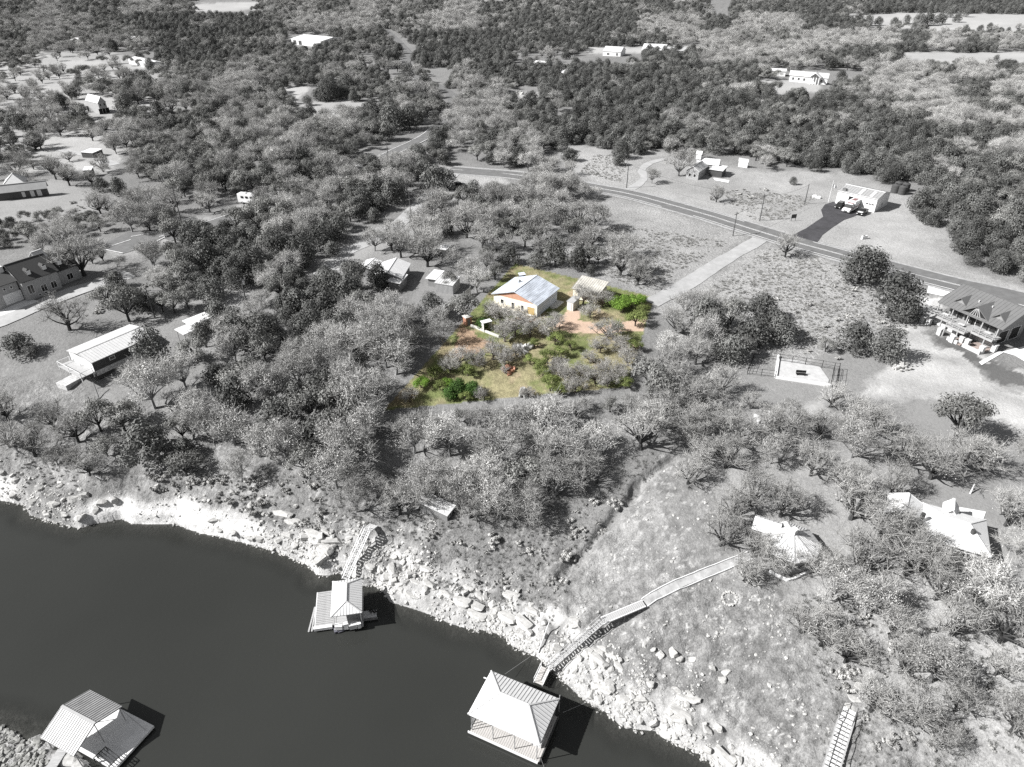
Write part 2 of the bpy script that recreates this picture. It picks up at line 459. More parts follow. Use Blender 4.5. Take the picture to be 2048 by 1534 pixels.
    lt = lt * (1 - 0.5 * dim)
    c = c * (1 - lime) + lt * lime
    r = np.where(lime > 0.5, 0.7, r)
    # lake bed
    bed = d < -0.1
    c = np.where(bed, 0.22 + 0.1 * (n2 - 0.5), c)
    spit = bed & (z > -1.2) & (y < 75) & (x < -20)
    c = np.where(spit, 0.26 + 0.25 * (n3 - 0.5), c)
    col = np.stack([c, c * 0.995, c * 0.985], 1)
    # the one lot whose colours are kept
    inl = in_poly(u, v, LOT_PX)
    g1 = fbm(x, y, 7, 101); g2 = fbm(x, y, 2.2, 103)
    green = np.stack([0.150 + 0 * x, 0.176 + 0 * x, 0.060 + 0 * x], 1)
    tan = np.stack([0.26 + 0 * x, 0.232 + 0 * x, 0.125 + 0 * x], 1)
    red = np.stack([0.33 + 0 * x, 0.235 + 0 * x, 0.165 + 0 * x], 1)
    t = sstep(0.40, 0.62, g1 * 0.6 + g2 * 0.4)[:, None]
    lotc = green * (1 - t) + tan * t
    t2 = (sstep(0.62, 0.74, fbm(x, y, 5, 107)) * 0.5)[:, None]
    lotc = lotc * (1 - t2) + red * t2
    lotc *= (0.85 + 0.4 * (n3 - 0.3))[:, None]; lotc = lotc * 0.86 + lotc.mean(1, keepdims=True) * 0.14
    tr = in_poly(U, V, [(925, 655), (1000, 690), (985, 700), (940, 720), (918, 700)])[:, None]
    lotc = np.where(tr, red * 0.95, lotc)
    fr = in_poly(U, V, [(1035, 625), (1072, 637), (1060, 650), (1000, 640)])[:, None]
    lotc = np.where(fr, red * 1.15, lotc)
    Uq = u + ju * 2.5 * pix; Vq = v + jv * 1.5 * pix
    dr = in_poly(Uq, Vq, [(1118, 632), (1139, 617), (1163, 616), (1163, 640), (1203, 652), (1286, 640), (1282, 660), (1203, 668), (1145, 662), (1110, 657), (1100, 645)])[:, None]
    dcol = np.stack([0.50 + 0 * x, 0.37 + 0 * x, 0.285 + 0 * x], 1) * (0.9 + 0.25 * (g2 - 0.5))[:, None]
    lotc = np.where(dr, dcol, lotc)
    r = np.where(inl & dr[:, 0], 0.25, np.where(inl, 0.8, r))
    col = np.where(inl[:, None], lotc, col)
    return np.clip(col, 0.02, 0.7), r

gcol, grough = ground_tone(gx, gy, gz, gd, gu, gv)
nr, nc = len(yrow), len(kcol)
idx = np.arange(nr * nc).reshape(nr, nc)
quads = np.stack([idx[:-1, :-1].ravel(), idx[:-1, 1:].ravel(), idx[1:, 1:].ravel(), idx[1:, :-1].ravel()], 1)

def np_mesh(name, verts, faces, mat=None, smooth=False):
    """fast mesh from arrays; faces (n,3) or (n,4)"""
    me = bpy.data.meshes.new(name)
    k = faces.shape[1]
    me.vertices.add(len(verts)); me.vertices.foreach_set('co', np.ascontiguousarray(verts, np.float32).ravel())
    me.loops.add(faces.size); me.loops.foreach_set('vertex_index', np.ascontiguousarray(faces, np.int32).ravel())
    me.polygons.add(len(faces)); me.polygons.foreach_set('loop_start', np.arange(0, faces.size, k, dtype=np.int32))
    me.polygons.foreach_set('use_smooth', np.full(len(faces), smooth))
    me.update(calc_edges=True)
    if mat: me.materials.append(mat)
    return me

def link(name, me, parent=None):
    o = bpy.data.objects.new(name, me); COL.objects.link(o)
    if parent: o.parent = parent
    return o

def ground_mat():
    m, nt, b = _nt('ground'); N = nt.nodes; L = nt.links
    a = N.new('ShaderNodeAttribute'); a.attribute_name = 'Col'
    tc = N.new('ShaderNodeTexCoord')
    def noise(s, det=3, rough=0.6):
        n = N.new('ShaderNodeTexNoise'); n.inputs['Scale'].default_value = s; n.inputs['Detail'].default_value = det; n.inputs['Roughness'].default_value = rough
        L.new(tc.outputs['Object'], n.inputs['Vector']); return n.outputs['Fac']
    n1 = noise(1.3, 4, 0.7); n2 = noise(0.22, 3)
    def mth(op, x, y=None):
        k = N.new('ShaderNodeMath'); k.operation = op
        for i, q in enumerate((x, y)):
            if q is None: continue
            if isinstance(q, (int, float)): k.inputs[i].default_value = q
            else: L.new(q, k.inputs[i])
        return k.outputs[0]
    n3 = noise(4.5, 3, 0.7)
    s = mth('ADD', mth('MULTIPLY', mth('SUBTRACT', n1, 0.5), 1.1), mth('MULTIPLY', mth('SUBTRACT', n2, 0.5), 0.35))
    s = mth('ADD', s, mth('MULTIPLY', mth('SUBTRACT', n3, 0.5), 1.5))
    s = mth('ADD', mth('MULTIPLY', s, a.outputs['Alpha']), 1.0)
    s = mth('MAXIMUM', s, 0.25)
    mx = N.new('ShaderNodeVectorMath'); mx.operation = 'SCALE'
    L.new(a.outputs['Color'], mx.inputs[0]); L.new(s, mx.inputs['Scale'])
    L.new(mx.outputs[0], b.inputs['Base Color'])
    bp = N.new('ShaderNodeBump'); bp.inputs['Distance'].default_value = 0.6
    L.new(mth('MULTIPLY', a.outputs['Alpha'], 0.55), bp.inputs['Strength'])
    L.new(noise(1.7, 4, 0.65), bp.inputs['Height']); L.new(bp.outputs[0], b.inputs['Normal'])
    sin_(b, 'Roughness', 0.95); sin_(b, 'Specular IOR Level', 0.1)
    return m
M['ground'] = ground_mat()
gme = np_mesh('ground', np.stack([gx, gy, gz], 1), quads, M['ground'], True)
ca = gme.color_attributes.new('Col', 'FLOAT_COLOR', 'POINT')
ca.data.foreach_set('color', np.concatenate([gcol, grough[:, None]], 1).astype(np.float32).ravel())
ground = tag(link('ground', gme), 'grassy upland with a pale limestone bank falling to the lake', None, None, 'structure')

# ------------------------------------------------------------------ water
wx = np.concatenate([[-4000, -900, -320], np.linspace(-210, 110, 520), [260, 900, 4000]])
wy = np.concatenate([[-3000, -500, -60], np.linspace(20, 112, 190)])
WX, WY = np.meshgrid(wx, wy); fx, fy = WX.ravel(), WY.ravel()
wi = np.arange(len(fx)).reshape(len(wy), len(wx))
wq = np.stack([wi[:-1, :-1].ravel(), wi[:-1, 1:].ravel(), wi[1:, 1:].ravel(), wi[1:, :-1].ravel()], 1)
wdep = np.where((np.abs(fx) < 200) & (fy > 15), -hgt(fx, fy), 6.0)
def water_mat():
    m, nt, b = _nt('water'); N = nt.nodes; L = nt.links
    a = N.new('ShaderNodeAttribute'); a.attribute_name = 'depth'
    r = N.new('ShaderNodeMapRange'); r.inputs['From Min'].default_value = 0.0; r.inputs['From Max'].default_value = 1.5
    r.inputs['To Min'].default_value = 0.45; r.inputs['To Max'].default_value = 1.0; r.interpolation_type = 'SMOOTHSTEP'
    L.new(a.outputs['Fac'], r.inputs['Value'])
    t = N.new('ShaderNodeBsdfTransparent'); t.inputs['Color'].default_value = (0.62, 0.62, 0.60, 1)
    ms = N.new('ShaderNodeMixShader'); out = N['Material Output']
    L.new(r.outputs[0], ms.inputs[0]); L.new(t.outputs[0], ms.inputs[1]); L.new(b.outputs[0], ms.inputs[2]); L.new(ms.outputs[0], out.inputs['Surface'])
    tc = N.new('ShaderNodeTexCoord'); n = N.new('ShaderNodeTexNoise'); n.inputs['Scale'].default_value = 0.02; n.inputs['Detail'].default_value = 4
    L.new(tc.outputs['Object'], n.inputs['Vector'])
    cr = N.new('ShaderNodeMapRange'); cr.inputs['To Min'].default_value = 0.65; cr.inputs['To Max'].default_value = 1.35; L.new(n.outputs['Fac'], cr.inputs['Value'])
    mx = N.new('ShaderNodeVectorMath'); mx.operation = 'SCALE'; mx.inputs[0].default_value = (0.0285, 0.0295, 0.0275); L.new(cr.outputs[0], mx.inputs['Scale'])
    L.new(mx.outputs[0], b.inputs['Base Color'])
    n2 = N.new('ShaderNodeTexNoise'); n2.inputs['Scale'].default_value = 1.6; n2.inputs['Detail'].default_value = 3
    L.new(tc.outputs['Object'], n2.inputs['Vector'])
    bp = N.new('ShaderNodeBump'); bp.inputs['Strength'].default_value = 0.06; bp.inputs['Distance'].default_value = 0.2
    L.new(n2.outputs['Fac'], bp.inputs['Height']); L.new(bp.outputs[0], b.inputs['Normal'])
    sin_(b, 'Roughness', 0.12); sin_(b, 'IOR', 1.33); sin_(b, 'Specular IOR Level', 0.5)
    return m
wme = np_mesh('water', np.stack([fx, fy, 0 * fx], 1), wq, water_mat(), True)
da = wme.attributes.new('depth', 'FLOAT', 'POINT'); da.data.foreach_set('value', wdep.astype(np.float32))
tag(link('water', wme), 'still dark lake water', None, None, 'structure')

# ------------------------------------------------------------------ roads and paved patches (sheets on the ground)
def lift(y): return 0.05 + 0.30 * float(sstep(230, 700, y))
def ribbon_pts(px, step=2.5):
    P = W(px); out = []
    for i in range(len(P)):                       # Catmull-Rom through the points
        pass
    Q = [2 * P[0] - P[1]] + list(P) + [2 * P[-1] - P[-2]]
    for i in range(1, len(Q) - 2):
        a, b, c, d = Q[i - 1], Q[i], Q[i + 1], Q[i + 2]
        n = max(2, int(np.linalg.norm(c - b) / step))
        for k in range(n):
            t = k / n
            out.append(0.5 * ((2 * b) + (c - a) * t + (2 * a - 5 * b + 4 * c - d) * t * t + (3 * b - a - 3 * c + d) * t ** 3))
    out.append(P[-1])
    return np.array(out)
def ribbon(name, C, off, width, m, dz=0.0, parent=None, dash=None, wob=0.0):
    T = np.gradient(C, axis=0); T /= np.linalg.norm(T, axis=1)[:, None]
    Nn = np.stack([-T[:, 1], T[:, 0]], 1)
    hw = width / 2 + (wob * (fbm(C[:, 0], C[:, 1], 4, 5) - 0.5) * 2 if wob else 0) * np.ones(len(C))
    a = C + Nn * (off - hw)[:, None]; b = C + Nn * (off + hw)[:, None]
    mid = C + Nn * off
    za = hgt(a[:, 0], a[:, 1]); zb = hgt(b[:, 0], b[:, 1]); zm = hgt(C[:, 0], C[:, 1])
    l = np.array([lift(y) for y in C[:, 1]]) + dz
    v = []; f = []
    for i in range(len(C)):
        v += [(a[i, 0], a[i, 1], max(za[i], zm[i]) + l[i] if width > 1 else zm[i] + l[i]), (b[i, 0], b[i, 1], max(zb[i], zm[i]) + l[i] if width > 1 else zm[i] + l[i])]
    for i in range(len(C) - 1):
        if dash and (i // dash) % 2: continue
        f.append((2 * i, 2 * i + 1, 2 * i + 3, 2 * i + 2))
    o = mesh_obj(name, v, f, m, parent)
    return o
M['asphalt'] = mat('asphalt', 0.135, 0.9, 0.18, 0.5)
M['new_asphalt'] = mat('new_asphalt', (0.050, 0.049, 0.053), 0.9, 0.3, 0.35)
M['gravel'] = mat('gravel', 0.30, 0.95, 0.25, 0.8, 0.3)
M['pale_drive'] = mat('pale_drive', 0.33, 0.95, 0.15, 0.4, 0.2)
M['shoulder'] = mat('shoulder', 0.30, 0.95, 0.3, 1.0, 0.3)

def road(px, width, label, m, lines=True, shoulder=True):
    C = ribbon_pts(px)
    o = tag(ribbon('road', C, 0, width, M[m], 0.06), label, None, None, 'structure')
    if shoulder: tag(ribbon('road_shoulder', C, 0, width + 2.2, M['shoulder'], 0.0, None, None, 0.5), 'pale gravel shoulder along the asphalt road', None, None, 'structure')
    if lines is True:
        for s in (-1, 1): ribbon('edge_line', C, s * (width / 2 - 0.55), 0.26, M['white_line'], 0.09, o)
        for s in (-1, 1): ribbon('centre_line', C, s * 0.22, 0.17, M['white_line'], 0.09, o)
    elif lines:
        Cn = C[C[:, 1] < 330]
        if len(Cn) > 3:
            for s in (-1, 1): ribbon('edge_line', Cn, s * (width / 2 - 0.55), 0.26, M['white_line'], 0.09, o)
    return C
ROAD_C = [road([(900, 339), (960, 344), (1022, 349), (1100, 360), (1180, 374), (1262, 389), (1399, 426), (1489, 454), (1570, 479), (1650, 501), (1811, 544), (1921, 572), (2047, 600), (2400, 690)], 8.6, 'two lane asphalt road with white edge lines crossing the right half', 'asphalt')]
ROAD_C.append(road([(770, 60), (800, 88), (816, 108), (812, 130), (835, 152), (885, 178), (907, 200), (895, 226), (868, 260), (835, 282), (800, 298), (765, 315), (700, 344), (640, 367), (580, 391), (530, 411), (470, 432), (400, 455), (330, 478)], 6.6, 'two lane asphalt road curving away between woods at upper centre', 'asphalt', 'few', False))
def lane(px, width, label, m, wob=0.5):
    C = ribbon_pts(px); tag(ribbon('driveway', C, 0, width, M[m], 0.02, None, None, wob), label, None, None, 'structure'); ROAD_C.append(C); return C
lane([(905, 348), (880, 372), (850, 398), (815, 432), (780, 460), (735, 485), (690, 505), (660, 540)], 5.0, 'pale gravel lane leading to the grey roofed cottages', 'pale_drive')
lane([(1262, 398), (1300, 606), (1340, 588), (1385, 561), (1440, 525), (1490, 496), (1516, 481), (1530, 470)][1:], 4.6, 'pale straight driveway from the road to the coloured lot', 'pale_drive')
lane([(1250, 384), (1272, 372), (1288, 356), (1284, 340), (1300, 326), (1330, 318)], 3.0, 'pale winding driveway to the farmhouse', 'pale_drive')
lane([(-60, 668), (0, 643), (60, 618), (130, 590), (200, 567), (262, 548)], 6.0, 'pale lane passing the dark shingled house', 'pale_drive')
lane([(120, 300), (180, 312), (230, 330)], 4.0, 'pale track among the open trees at left', 'pale_drive')

def patch(name, px, m, label, dz=0.03):
    P = W(px); bm = bmesh.new()
    vs = [bm.verts.new((x, y, 0)) for x, y in P]
    fc = bm.faces.new(vs)
    if fc.normal.z < 0: fc.normal_flip()
    bmesh.ops.triangulate(bm, faces=bm.faces[:])
    bmesh.ops.subdivide_edges(bm, edges=bm.edges[:], cuts=5, use_grid_fill=True)
    co = np.array([v.co[:] for v in bm.verts]); z = hgt(co[:, 0], co[:, 1])
    for v, zz in zip(bm.verts, z): v.co.z = zz + lift(v.co.y) + dz
    bmesh.ops.recalc_face_normals(bm, faces=bm.faces[:])
    me = bpy.data.meshes.new(name); bm.to_mesh(me); bm.free(); me.materials.append(m)
    return tag(link(name, me), label, None, None, 'structure')
patch('pavement', [(1584, 471), (1612, 457), (1646, 434), (1642, 420), (1650, 409), (1666, 404), (1690, 410), (1722, 427), (1706, 434), (1688, 440), (1665, 455), (1645, 470), (1634, 486), (1610, 480)], M['new_asphalt'], 'dark asphalt forecourt of the white metal fire station')
patch('pavement', [(1857, 566), (1911, 579), (1886, 593), (1854, 586)], M['bright'], 'white concrete parking pad behind the lodge')
patch('pavement', [(2003, 704), (2052, 692), (2300, 690), (2300, 800), (2120, 760), (2050, 724), (2030, 712)], M['bright'], 'white concrete apron beside the lodge')
patch('path', [(1957, 725), (2000, 702), (2006, 706), (1963, 731)], M['bright'], 'narrow white concrete walk in front of the lodge', 0.06)
patch('pavement', [(-60, 612), (0, 605), (62, 598), (90, 607), (20, 642), (-60, 665)], M['bright'], 'white concrete driveway of the dark shingled house')
ct = patch('pavement', [(212, 486), (262, 462), (330, 462), (346, 468), (300, 492), (245, 508), (214, 500)], M['asphalt'], 'old grey sports court with white lines')
for a_, b_ in (((262, 474), (318, 464)), ((225, 492), (262, 480)), ((212, 500), (246, 507)), ((300, 490), (340, 470))):
    p, q = W([a_, b_]); C = p + (q - p) * np.linspace(0, 1, 8)[:, None]
    ribbon('court_line', C, 0, 0.3, M['white_line'], 0.12, ct)
# ------------------------------------------------------------------ tree prototypes
def rdir(n, rng):
    v = rng.normal(size=(n, 3)); return v / np.linalg.norm(v, axis=1)[:, None]

def leaf_faces(c, nrm, size, rng, asp=0.6):
    """diamond leaf clusters: centres c (n,3), normals, size (n,)"""
    n = len(c)
    t = rdir(n, rng); a = np.cross(nrm, t); a /= np.linalg.norm(a, axis=1)[:, None] + 1e-9; b = np.cross(nrm, a)
    s = size[:, None]
    v = np.stack([c - a * s, c - b * s * asp, c + a * s, c + b * s * asp], 1).reshape(-1, 3)
    f = np.arange(4 * n).reshape(n, 4)
    return v, f
def blades(p, q, w, rng):
    """thin twigs: triangles from p to q"""
    d = q - p; t = rdir(len(p), rng); a = np.cross(d, t); a /= np.linalg.norm(a, axis=1)[:, None] + 1e-9
    a = a * w[:, None] / 2
    v = np.stack([p - a, p + a, q + a * 0.4, q - a * 0.4], 1).reshape(-1, 3)
    return v, np.arange(4 * len(p)).reshape(-1, 4)
def crown_mesh(name, parts, m):
    vs = []; fs = []; ts = []; n = 0
    for v, f, t in parts:
        vs.append(v); fs.append(f + n); n += len(v); ts.append(np.repeat(t, 4))
    me = np_mesh(name, np.concatenate(vs), np.concatenate(fs), m)
    a = me.attributes.new('tone', 'FLOAT', 'POINT'); a.data.foreach_set('value', np.concatenate(ts).astype(np.float32))
    return me
def limb_mesh(name, segs, m):
    b = MB()
    for p, q, r0, r1 in segs: b.tube(p, q, r0, r1, 5 if r0 > 0.08 else 3)
    me = bpy.data.meshes.new(name); me.from_pydata(b.v, [], b.f); me.materials.append(m)
    a = me.attributes.new('tone', 'FLOAT', 'POINT'); a.data.foreach_set('value', np.ones(len(b.v), np.float32))
    return me

M['juniper_leaf'] = leaf_mat('juniper_leaf', (0.112, 0.113, 0.109), 0.35)
M['oak_leaf'] = leaf_mat('oak_leaf', (0.185, 0.185, 0.178), 0.34)
M['pale_twig'] = leaf_mat('pale_twig', (0.355, 0.352, 0.344), 0.28)
M['bare_twig'] = leaf_mat('bare_twig', (0.325, 0.322, 0.314), 0.27)
M['pale_bark'] = leaf_mat('pale_bark', 0.20, 0.3)
M['dark_bark'] = leaf_mat('dark_bark', 0.05, 0.3)
M['lot_twig'] = leaf_mat('lot_twig', (0.300, 0.292, 0.275), 0.22)
M['lot_oak'] = leaf_mat('lot_oak', (0.170, 0.205, 0.070), 0.25, 0.15)
M['lot_bright'] = leaf_mat('lot_bright', (0.165, 0.270, 0.050), 0.2, 0.2)
M['lot_deep'] = leaf_mat('lot_deep', (0.055, 0.105, 0.026), 0.2, 0.1)
M['lot_bark'] = leaf_mat('lot_bark', (0.12, 0.10, 0.085), 0.2)

def lobes_dome(rng, n, R, h0, h1):
    """lobe centres and radii filling a dome-shaped crown"""
    out = []
    for k in range(n):
        a = 2 * math.pi * (k + rng.uniform(-.3, .3)) * 0.382 * 1.0 * 2
        rr = R * math.sqrt((k + 0.5) / n) * 0.78
        z = h1 - (h1 - h0) * 0.62 * (rr / R) ** 1.6 - rng.uniform(0.0, 0.8) - 0.6
        out.append((np.array((rr * math.cos(a), rr * math.sin(a), z)), R * rng.uniform(0.26, 0.42)))
    return out

def make_juniper(seed, mt='juniper_leaf', R=2.9, h=5.2):
    rng = np.random.default_rng(seed); P = []
    nl = 15
    n = 46
    for k in range(nl):
        t = (k + 0.5) / nl; z = 0.9 + (h - 1.5) * t
        prof = R * (1 - 0.52 * t ** 2.6) * rng.uniform(0.80, 1.12)
        a = k * 2.4 + rng.uniform(-.4, .4); rr = max(0.0, prof - 0.95) * rng.uniform(0.6, 1.0)
        c = np.array((rr * math.cos(a), rr * math.sin(a), z)); lr = rng.uniform(0.95, 1.35) * R / 2.9
        d = rdir(170, rng); d[:, 2] = d[:, 2] * 0.9 + 0.12
        p = c + d * lr * rng.uniform(0.65, 1.08, (170, 1))
        nr_ = d * 1.3 + np.array((0, 0, 0.3)) + rdir(170, rng) * 0.7; nr_ /= np.linalg.norm(nr_, axis=1)[:, None]
        v, f = leaf_faces(p, nr_, rng.uniform(0.09, 0.22, 170), rng)
        P.append((v, f, rng.uniform(0.65, 1.3) * rng.uniform(0.8, 1.2, 170)))
    d = rdir(260, rng)                                             # stray sprigs
    p = d * np.array((R, R, h * 0.46)) * rng.uniform(0.85, 1.06, (260, 1)) * np.array((1, 1, 1)); p[:, 2] += h * 0.48
    k = 1 - 0.25 * np.clip((p[:, 2] / h), 0, 1) ** 2; p[:, :2] *= k[:, None]
    v, f = leaf_faces(p, rdir(260, rng), rng.uniform(0.12, 0.24, 260), rng); P.append((v, f, rng.uniform(0.6, 1.5, 260)))
    tr = [((0, 0, -0.3), (0.1, 0, h * 0.55), 0.17, 0.06), ((0.05, 0, 0.5), (-0.7, 0.5, 2.4), 0.09, 0.03), ((0.05, 0, 0.5), (0.8, -0.4, 2.2), 0.09, 0.03)]
    return P, tr, mt, 'dark_bark'

def make_oak(seed, mt='oak_leaf', bark='dark_bark', R=4.1, h=6.4, fill=1.0, nl=13):
    rng = np.random.default_rng(seed); P = []; tr = []
    L = lobes_dome(rng, nl, R, 2.2, h)
    base = np.array((0, 0, 1.5)); tr.append(((0, 0, -0.4), tuple(base), 0.30, 0.22))
    for c, lr in L:
        m_ = int(190 * fill)
        d = rdir(m_, rng); d[:, 2] = d[:, 2] * 0.8 + 0.18
        p = c + d * lr * np.array((1.1, 1.1, 0.8)) * rng.uniform(0.45, 1.08, (m_, 1))
        nr_ = d * 1.4 + np.array((0, 0, 0.3)) + rdir(m_, rng) * 0.8; nr_ /= np.linalg.norm(nr_, axis=1)[:, None]
        v, f = leaf_faces(p, nr_, rng.uniform(0.09, 0.23, m_), rng)
        P.append((v, f, rng.uniform(0.75, 1.25) * rng.uniform(0.8, 1.2, m_)))
        m2 = 26
        q = c + rdir(m2, rng) * lr * 1.15; p0 = c + rdir(m2, rng) * lr * 0.4
        v, f = blades(p0, q, np.full(m2, 0.05), rng); P.append((v, f, rng.uniform(1.0, 1.5, m2)))
        mid = base * 0.45 + c * 0.55 + rng.normal(0, 0.25, 3)
        tr.append((tuple(base), tuple(mid), 0.15, 0.09)); tr.append((tuple(mid), tuple(c), 0.09, 0.03))
    return P, tr, mt, bark

def make_twiggy(seed, mt='pale_twig', bark='pale_bark', R=4.2, h=6.8, twigs=46, flecks=120, nl=14, limb=1.0, spread=1.0):
    """crown of fine bare twigs and first small leaves on visible limbs"""
    rng = np.random.default_rng(seed); P = []; tr = []
    L = lobes_dome(rng, nl, R, 2.2, h)
    base = np.array((rng.normal(0, .15), rng.normal(0, .15), rng.uniform(1.0, 1.7))); tr.append(((0, 0, -0.4), tuple(base), 0.26 * limb, 0.20 * limb))
    for c, lr in L:
        e = c - np.array((0, 0, 0.45 * lr))
        mid = base * 0.5 + e * 0.5 + rng.normal(0, 0.35, 3) + np.array((0, 0, 0.2))
        tr.append((tuple(base), tuple(mid), 0.13 * limb, 0.085 * limb)); tr.append((tuple(mid), tuple(e), 0.085 * limb, 0.04 * limb))
        for s in range(4):
            q = c + rdir(1, rng)[0] * lr * 0.8 * spread
            tr.append((tuple(e * 0.7 + mid * 0.3), tuple(q), 0.045 * limb, 0.02))
            d = rdir(twigs // 2, rng); d[:, 2] = d[:, 2] * 0.7 + 0.35
            k = len(d)
            p0 = q + rdir(k, rng) * 0.18; p1 = q + d * lr * rng.uniform(0.45, 0.95, (k, 1)) * spread
            v, f = blades(p0, p1, rng.uniform(0.035, 0.065, k), rng); P.append((v, f, rng.uniform(0.8, 1.25, k)))
            k2 = k
            a = p0 + (p1 - p0) * rng.uniform(0.3, 0.9, (k2, 1)); bdir = (d + rdir(k2, rng) * 0.9)
            v, f = blades(a, a + bdir * lr * rng.uniform(0.2, 0.45, (k2, 1)), rng.uniform(0.03, 0.05, k2), rng); P.append((v, f, rng.uniform(0.8, 1.25, k2)))
        m_ = flecks
        d = rdir(m_, rng); d[:, 2] += 0.2
        p = c + d * lr * rng.uniform(0.35, 1.1, (m_, 1))
        nr_ = d * 1.2 + rdir(m_, rng) * 0.8; nr_ /= np.linalg.norm(nr_, axis=1)[:, None]
        v, f = leaf_faces(p, nr_, rng.uniform(0.06, 0.14, m_), rng); P.append((v, f, rng.uniform(0.75, 1.35) * rng.uniform(0.75, 1.25, m_)))
    return P, tr, mt, bark

PROTO = {}
def proto(kind, gen, *a, **k):
    P, tr, mt, bark = gen(*a, **k)
    cm = crown_mesh(kind + '_crown', P, M[mt]); tm = limb_mesh(kind + '_trunk', tr, M[bark])
    PROTO.setdefault(kind, []).append((cm, tm))
for s in range(4): proto('juniper', make_juniper, 100 + s, R=2.8 + 0.15 * s, h=4.5 + 0.45 * s)
for s in range(4): proto('oak', make_oak, 200 + s, R=3.9 + 0.15 * s, h=6.0 + 0.3 * s)
for s in range(4): proto('pale', make_twiggy, 300 + s, R=4.0 + 0.15 * s, h=6.6 + 0.3 * s)
for s in range(4): proto('bare', make_twiggy, 400 + s, 'bare_twig', 'dark_bark', R=4.6, h=7.2, twigs=38, flecks=26, nl=13, limb=1.5, spread=1.15)
for s in range(3): proto('lot_grey', make_twiggy, 500 + s, 'lot_twig', 'lot_bark', R=4.2, h=5.4, twigs=38, flecks=80, limb=1.2)
for s in range(2): proto('lot_oak', make_oak, 520 + s, 'lot_oak', 'lot_bark', R=3.6, h=5.2, fill=0.8)
for s in range(2): proto('lot_bright', make_oak, 540 + s, 'lot_bright', 'lot_bark', R=3.4, h=4.2, fill=1.1)
for s in range(2): proto('lot_deep', make_juniper, 560 + s, 'lot_deep', R=2.8, h=4.0)
BASE_R = {'juniper': 2.9, 'oak': 4.1, 'pale': 4.2, 'bare': 4.6, 'lot_grey': 4.2, 'lot_oak': 3.6, 'lot_bright': 3.4, 'lot_deep': 2.8}
BASE_H = {'juniper': 5.2, 'oak': 6.4, 'pale': 7.0, 'bare': 7.2, 'lot_grey': 5.4, 'lot_oak': 5.2, 'lot_bright': 4.2, 'lot_deep': 4.0}

# ------------------------------------------------------------------ where trees of which kind grow
TOP = """
mpmmpo..oompompmmmmmmm.mm#m#####
opom##m#mpppmppm#m##pp#pp#mss.sss
mpooo##mm.mms###m##mmppooppp#pmom
oscss##mmm#s####ss..mmpppo#m.s.
scscsoopo#omsso####mmmmms.sppmpm
ccsomoopms#mospos#####mms.mpppmp
ccsossmoms..mmop#s######m##mppmm
scmsmmmopmpmmsppm####mmmmmm#mppp
sssbomooppoo.mpmo###mmmmmmm##m##
mc.oooooopmsmm.mpss##smmm###m#mp
ccscooooompmpm..pb...s.sms###m#m
.b.ssooompppoms.bpp.......s.s#mm
...bbbbspmo##bmopb.........s###m
moopps.mopo##sbopbb.........##mm
mppssm##pp#osbbbbbb.........s###
.pbbpo##m#mbbbbbsssbs.........##
..bopmm#pmb..bbps.sbb.........##
...#pm##o#mm..bb...s.ss........#
.sbm#m..m##os.....L.pp..........
sbbsms##mmmppmss...pppmm.........
"""
BOT = """
s....smmmmpmpp......bbmm..s.....
s...opmmmpmppp......bbb.........
bbsspmpmmmmmpmmmppbbbbbbsbb.....
bbbommppp#mppppppppsbbbbbbbbsbb.
sbbbmmsppppppppmps..bbbbbbbbbbbs
......ssssppppppps..sbbbbbs..sb
...............ps.....bb.bbb..sb
......................sbbbbbbb.b
........................sbbbbbbb
........................bbbbsbss
........................sbbsbbss
.........................s.bsbss
...........................sssss
...........................ss...
"""
TOPG = [r.ljust(32, '.')[:32] for r in TOP.strip().split('\n')]
BOTG = [r.ljust(32, '.')[:32] for r in BOT.strip().split('\n')]
def cell(u, v):
    c = int(min(31, max(0, u // 64)))
    if v < 640: return TOPG[int(min(19, max(0, v // 32)))][c]
    return BOTG[int(min(13, (v - 640) // 64))][c]
DENS = {'#': 1.0, 'm': 0.95, 'o': 0.9, 'p': 0.95, 'b': 0.55, 'c': 0.30, 's': 0.14, '.': 0.0, 'L': 0.0}
KIND = {'#': (('juniper', .86), ('oak', .10), ('pale', .04)), 'm': (('juniper', .50), ('oak', .28), ('pale', .22)),
        'o': (('oak', .58), ('pale', .22), ('juniper', .20)), 'p': (('pale', .74), ('oak', .16), ('juniper', .10)),
        'b': (('bare', .60), ('pale', .22), ('oak', .13), ('juniper', .05)), 'c': (('bare', .70), ('pale', .30)), 's': (('oak', .35), ('juniper', .25), ('bare', .40))}
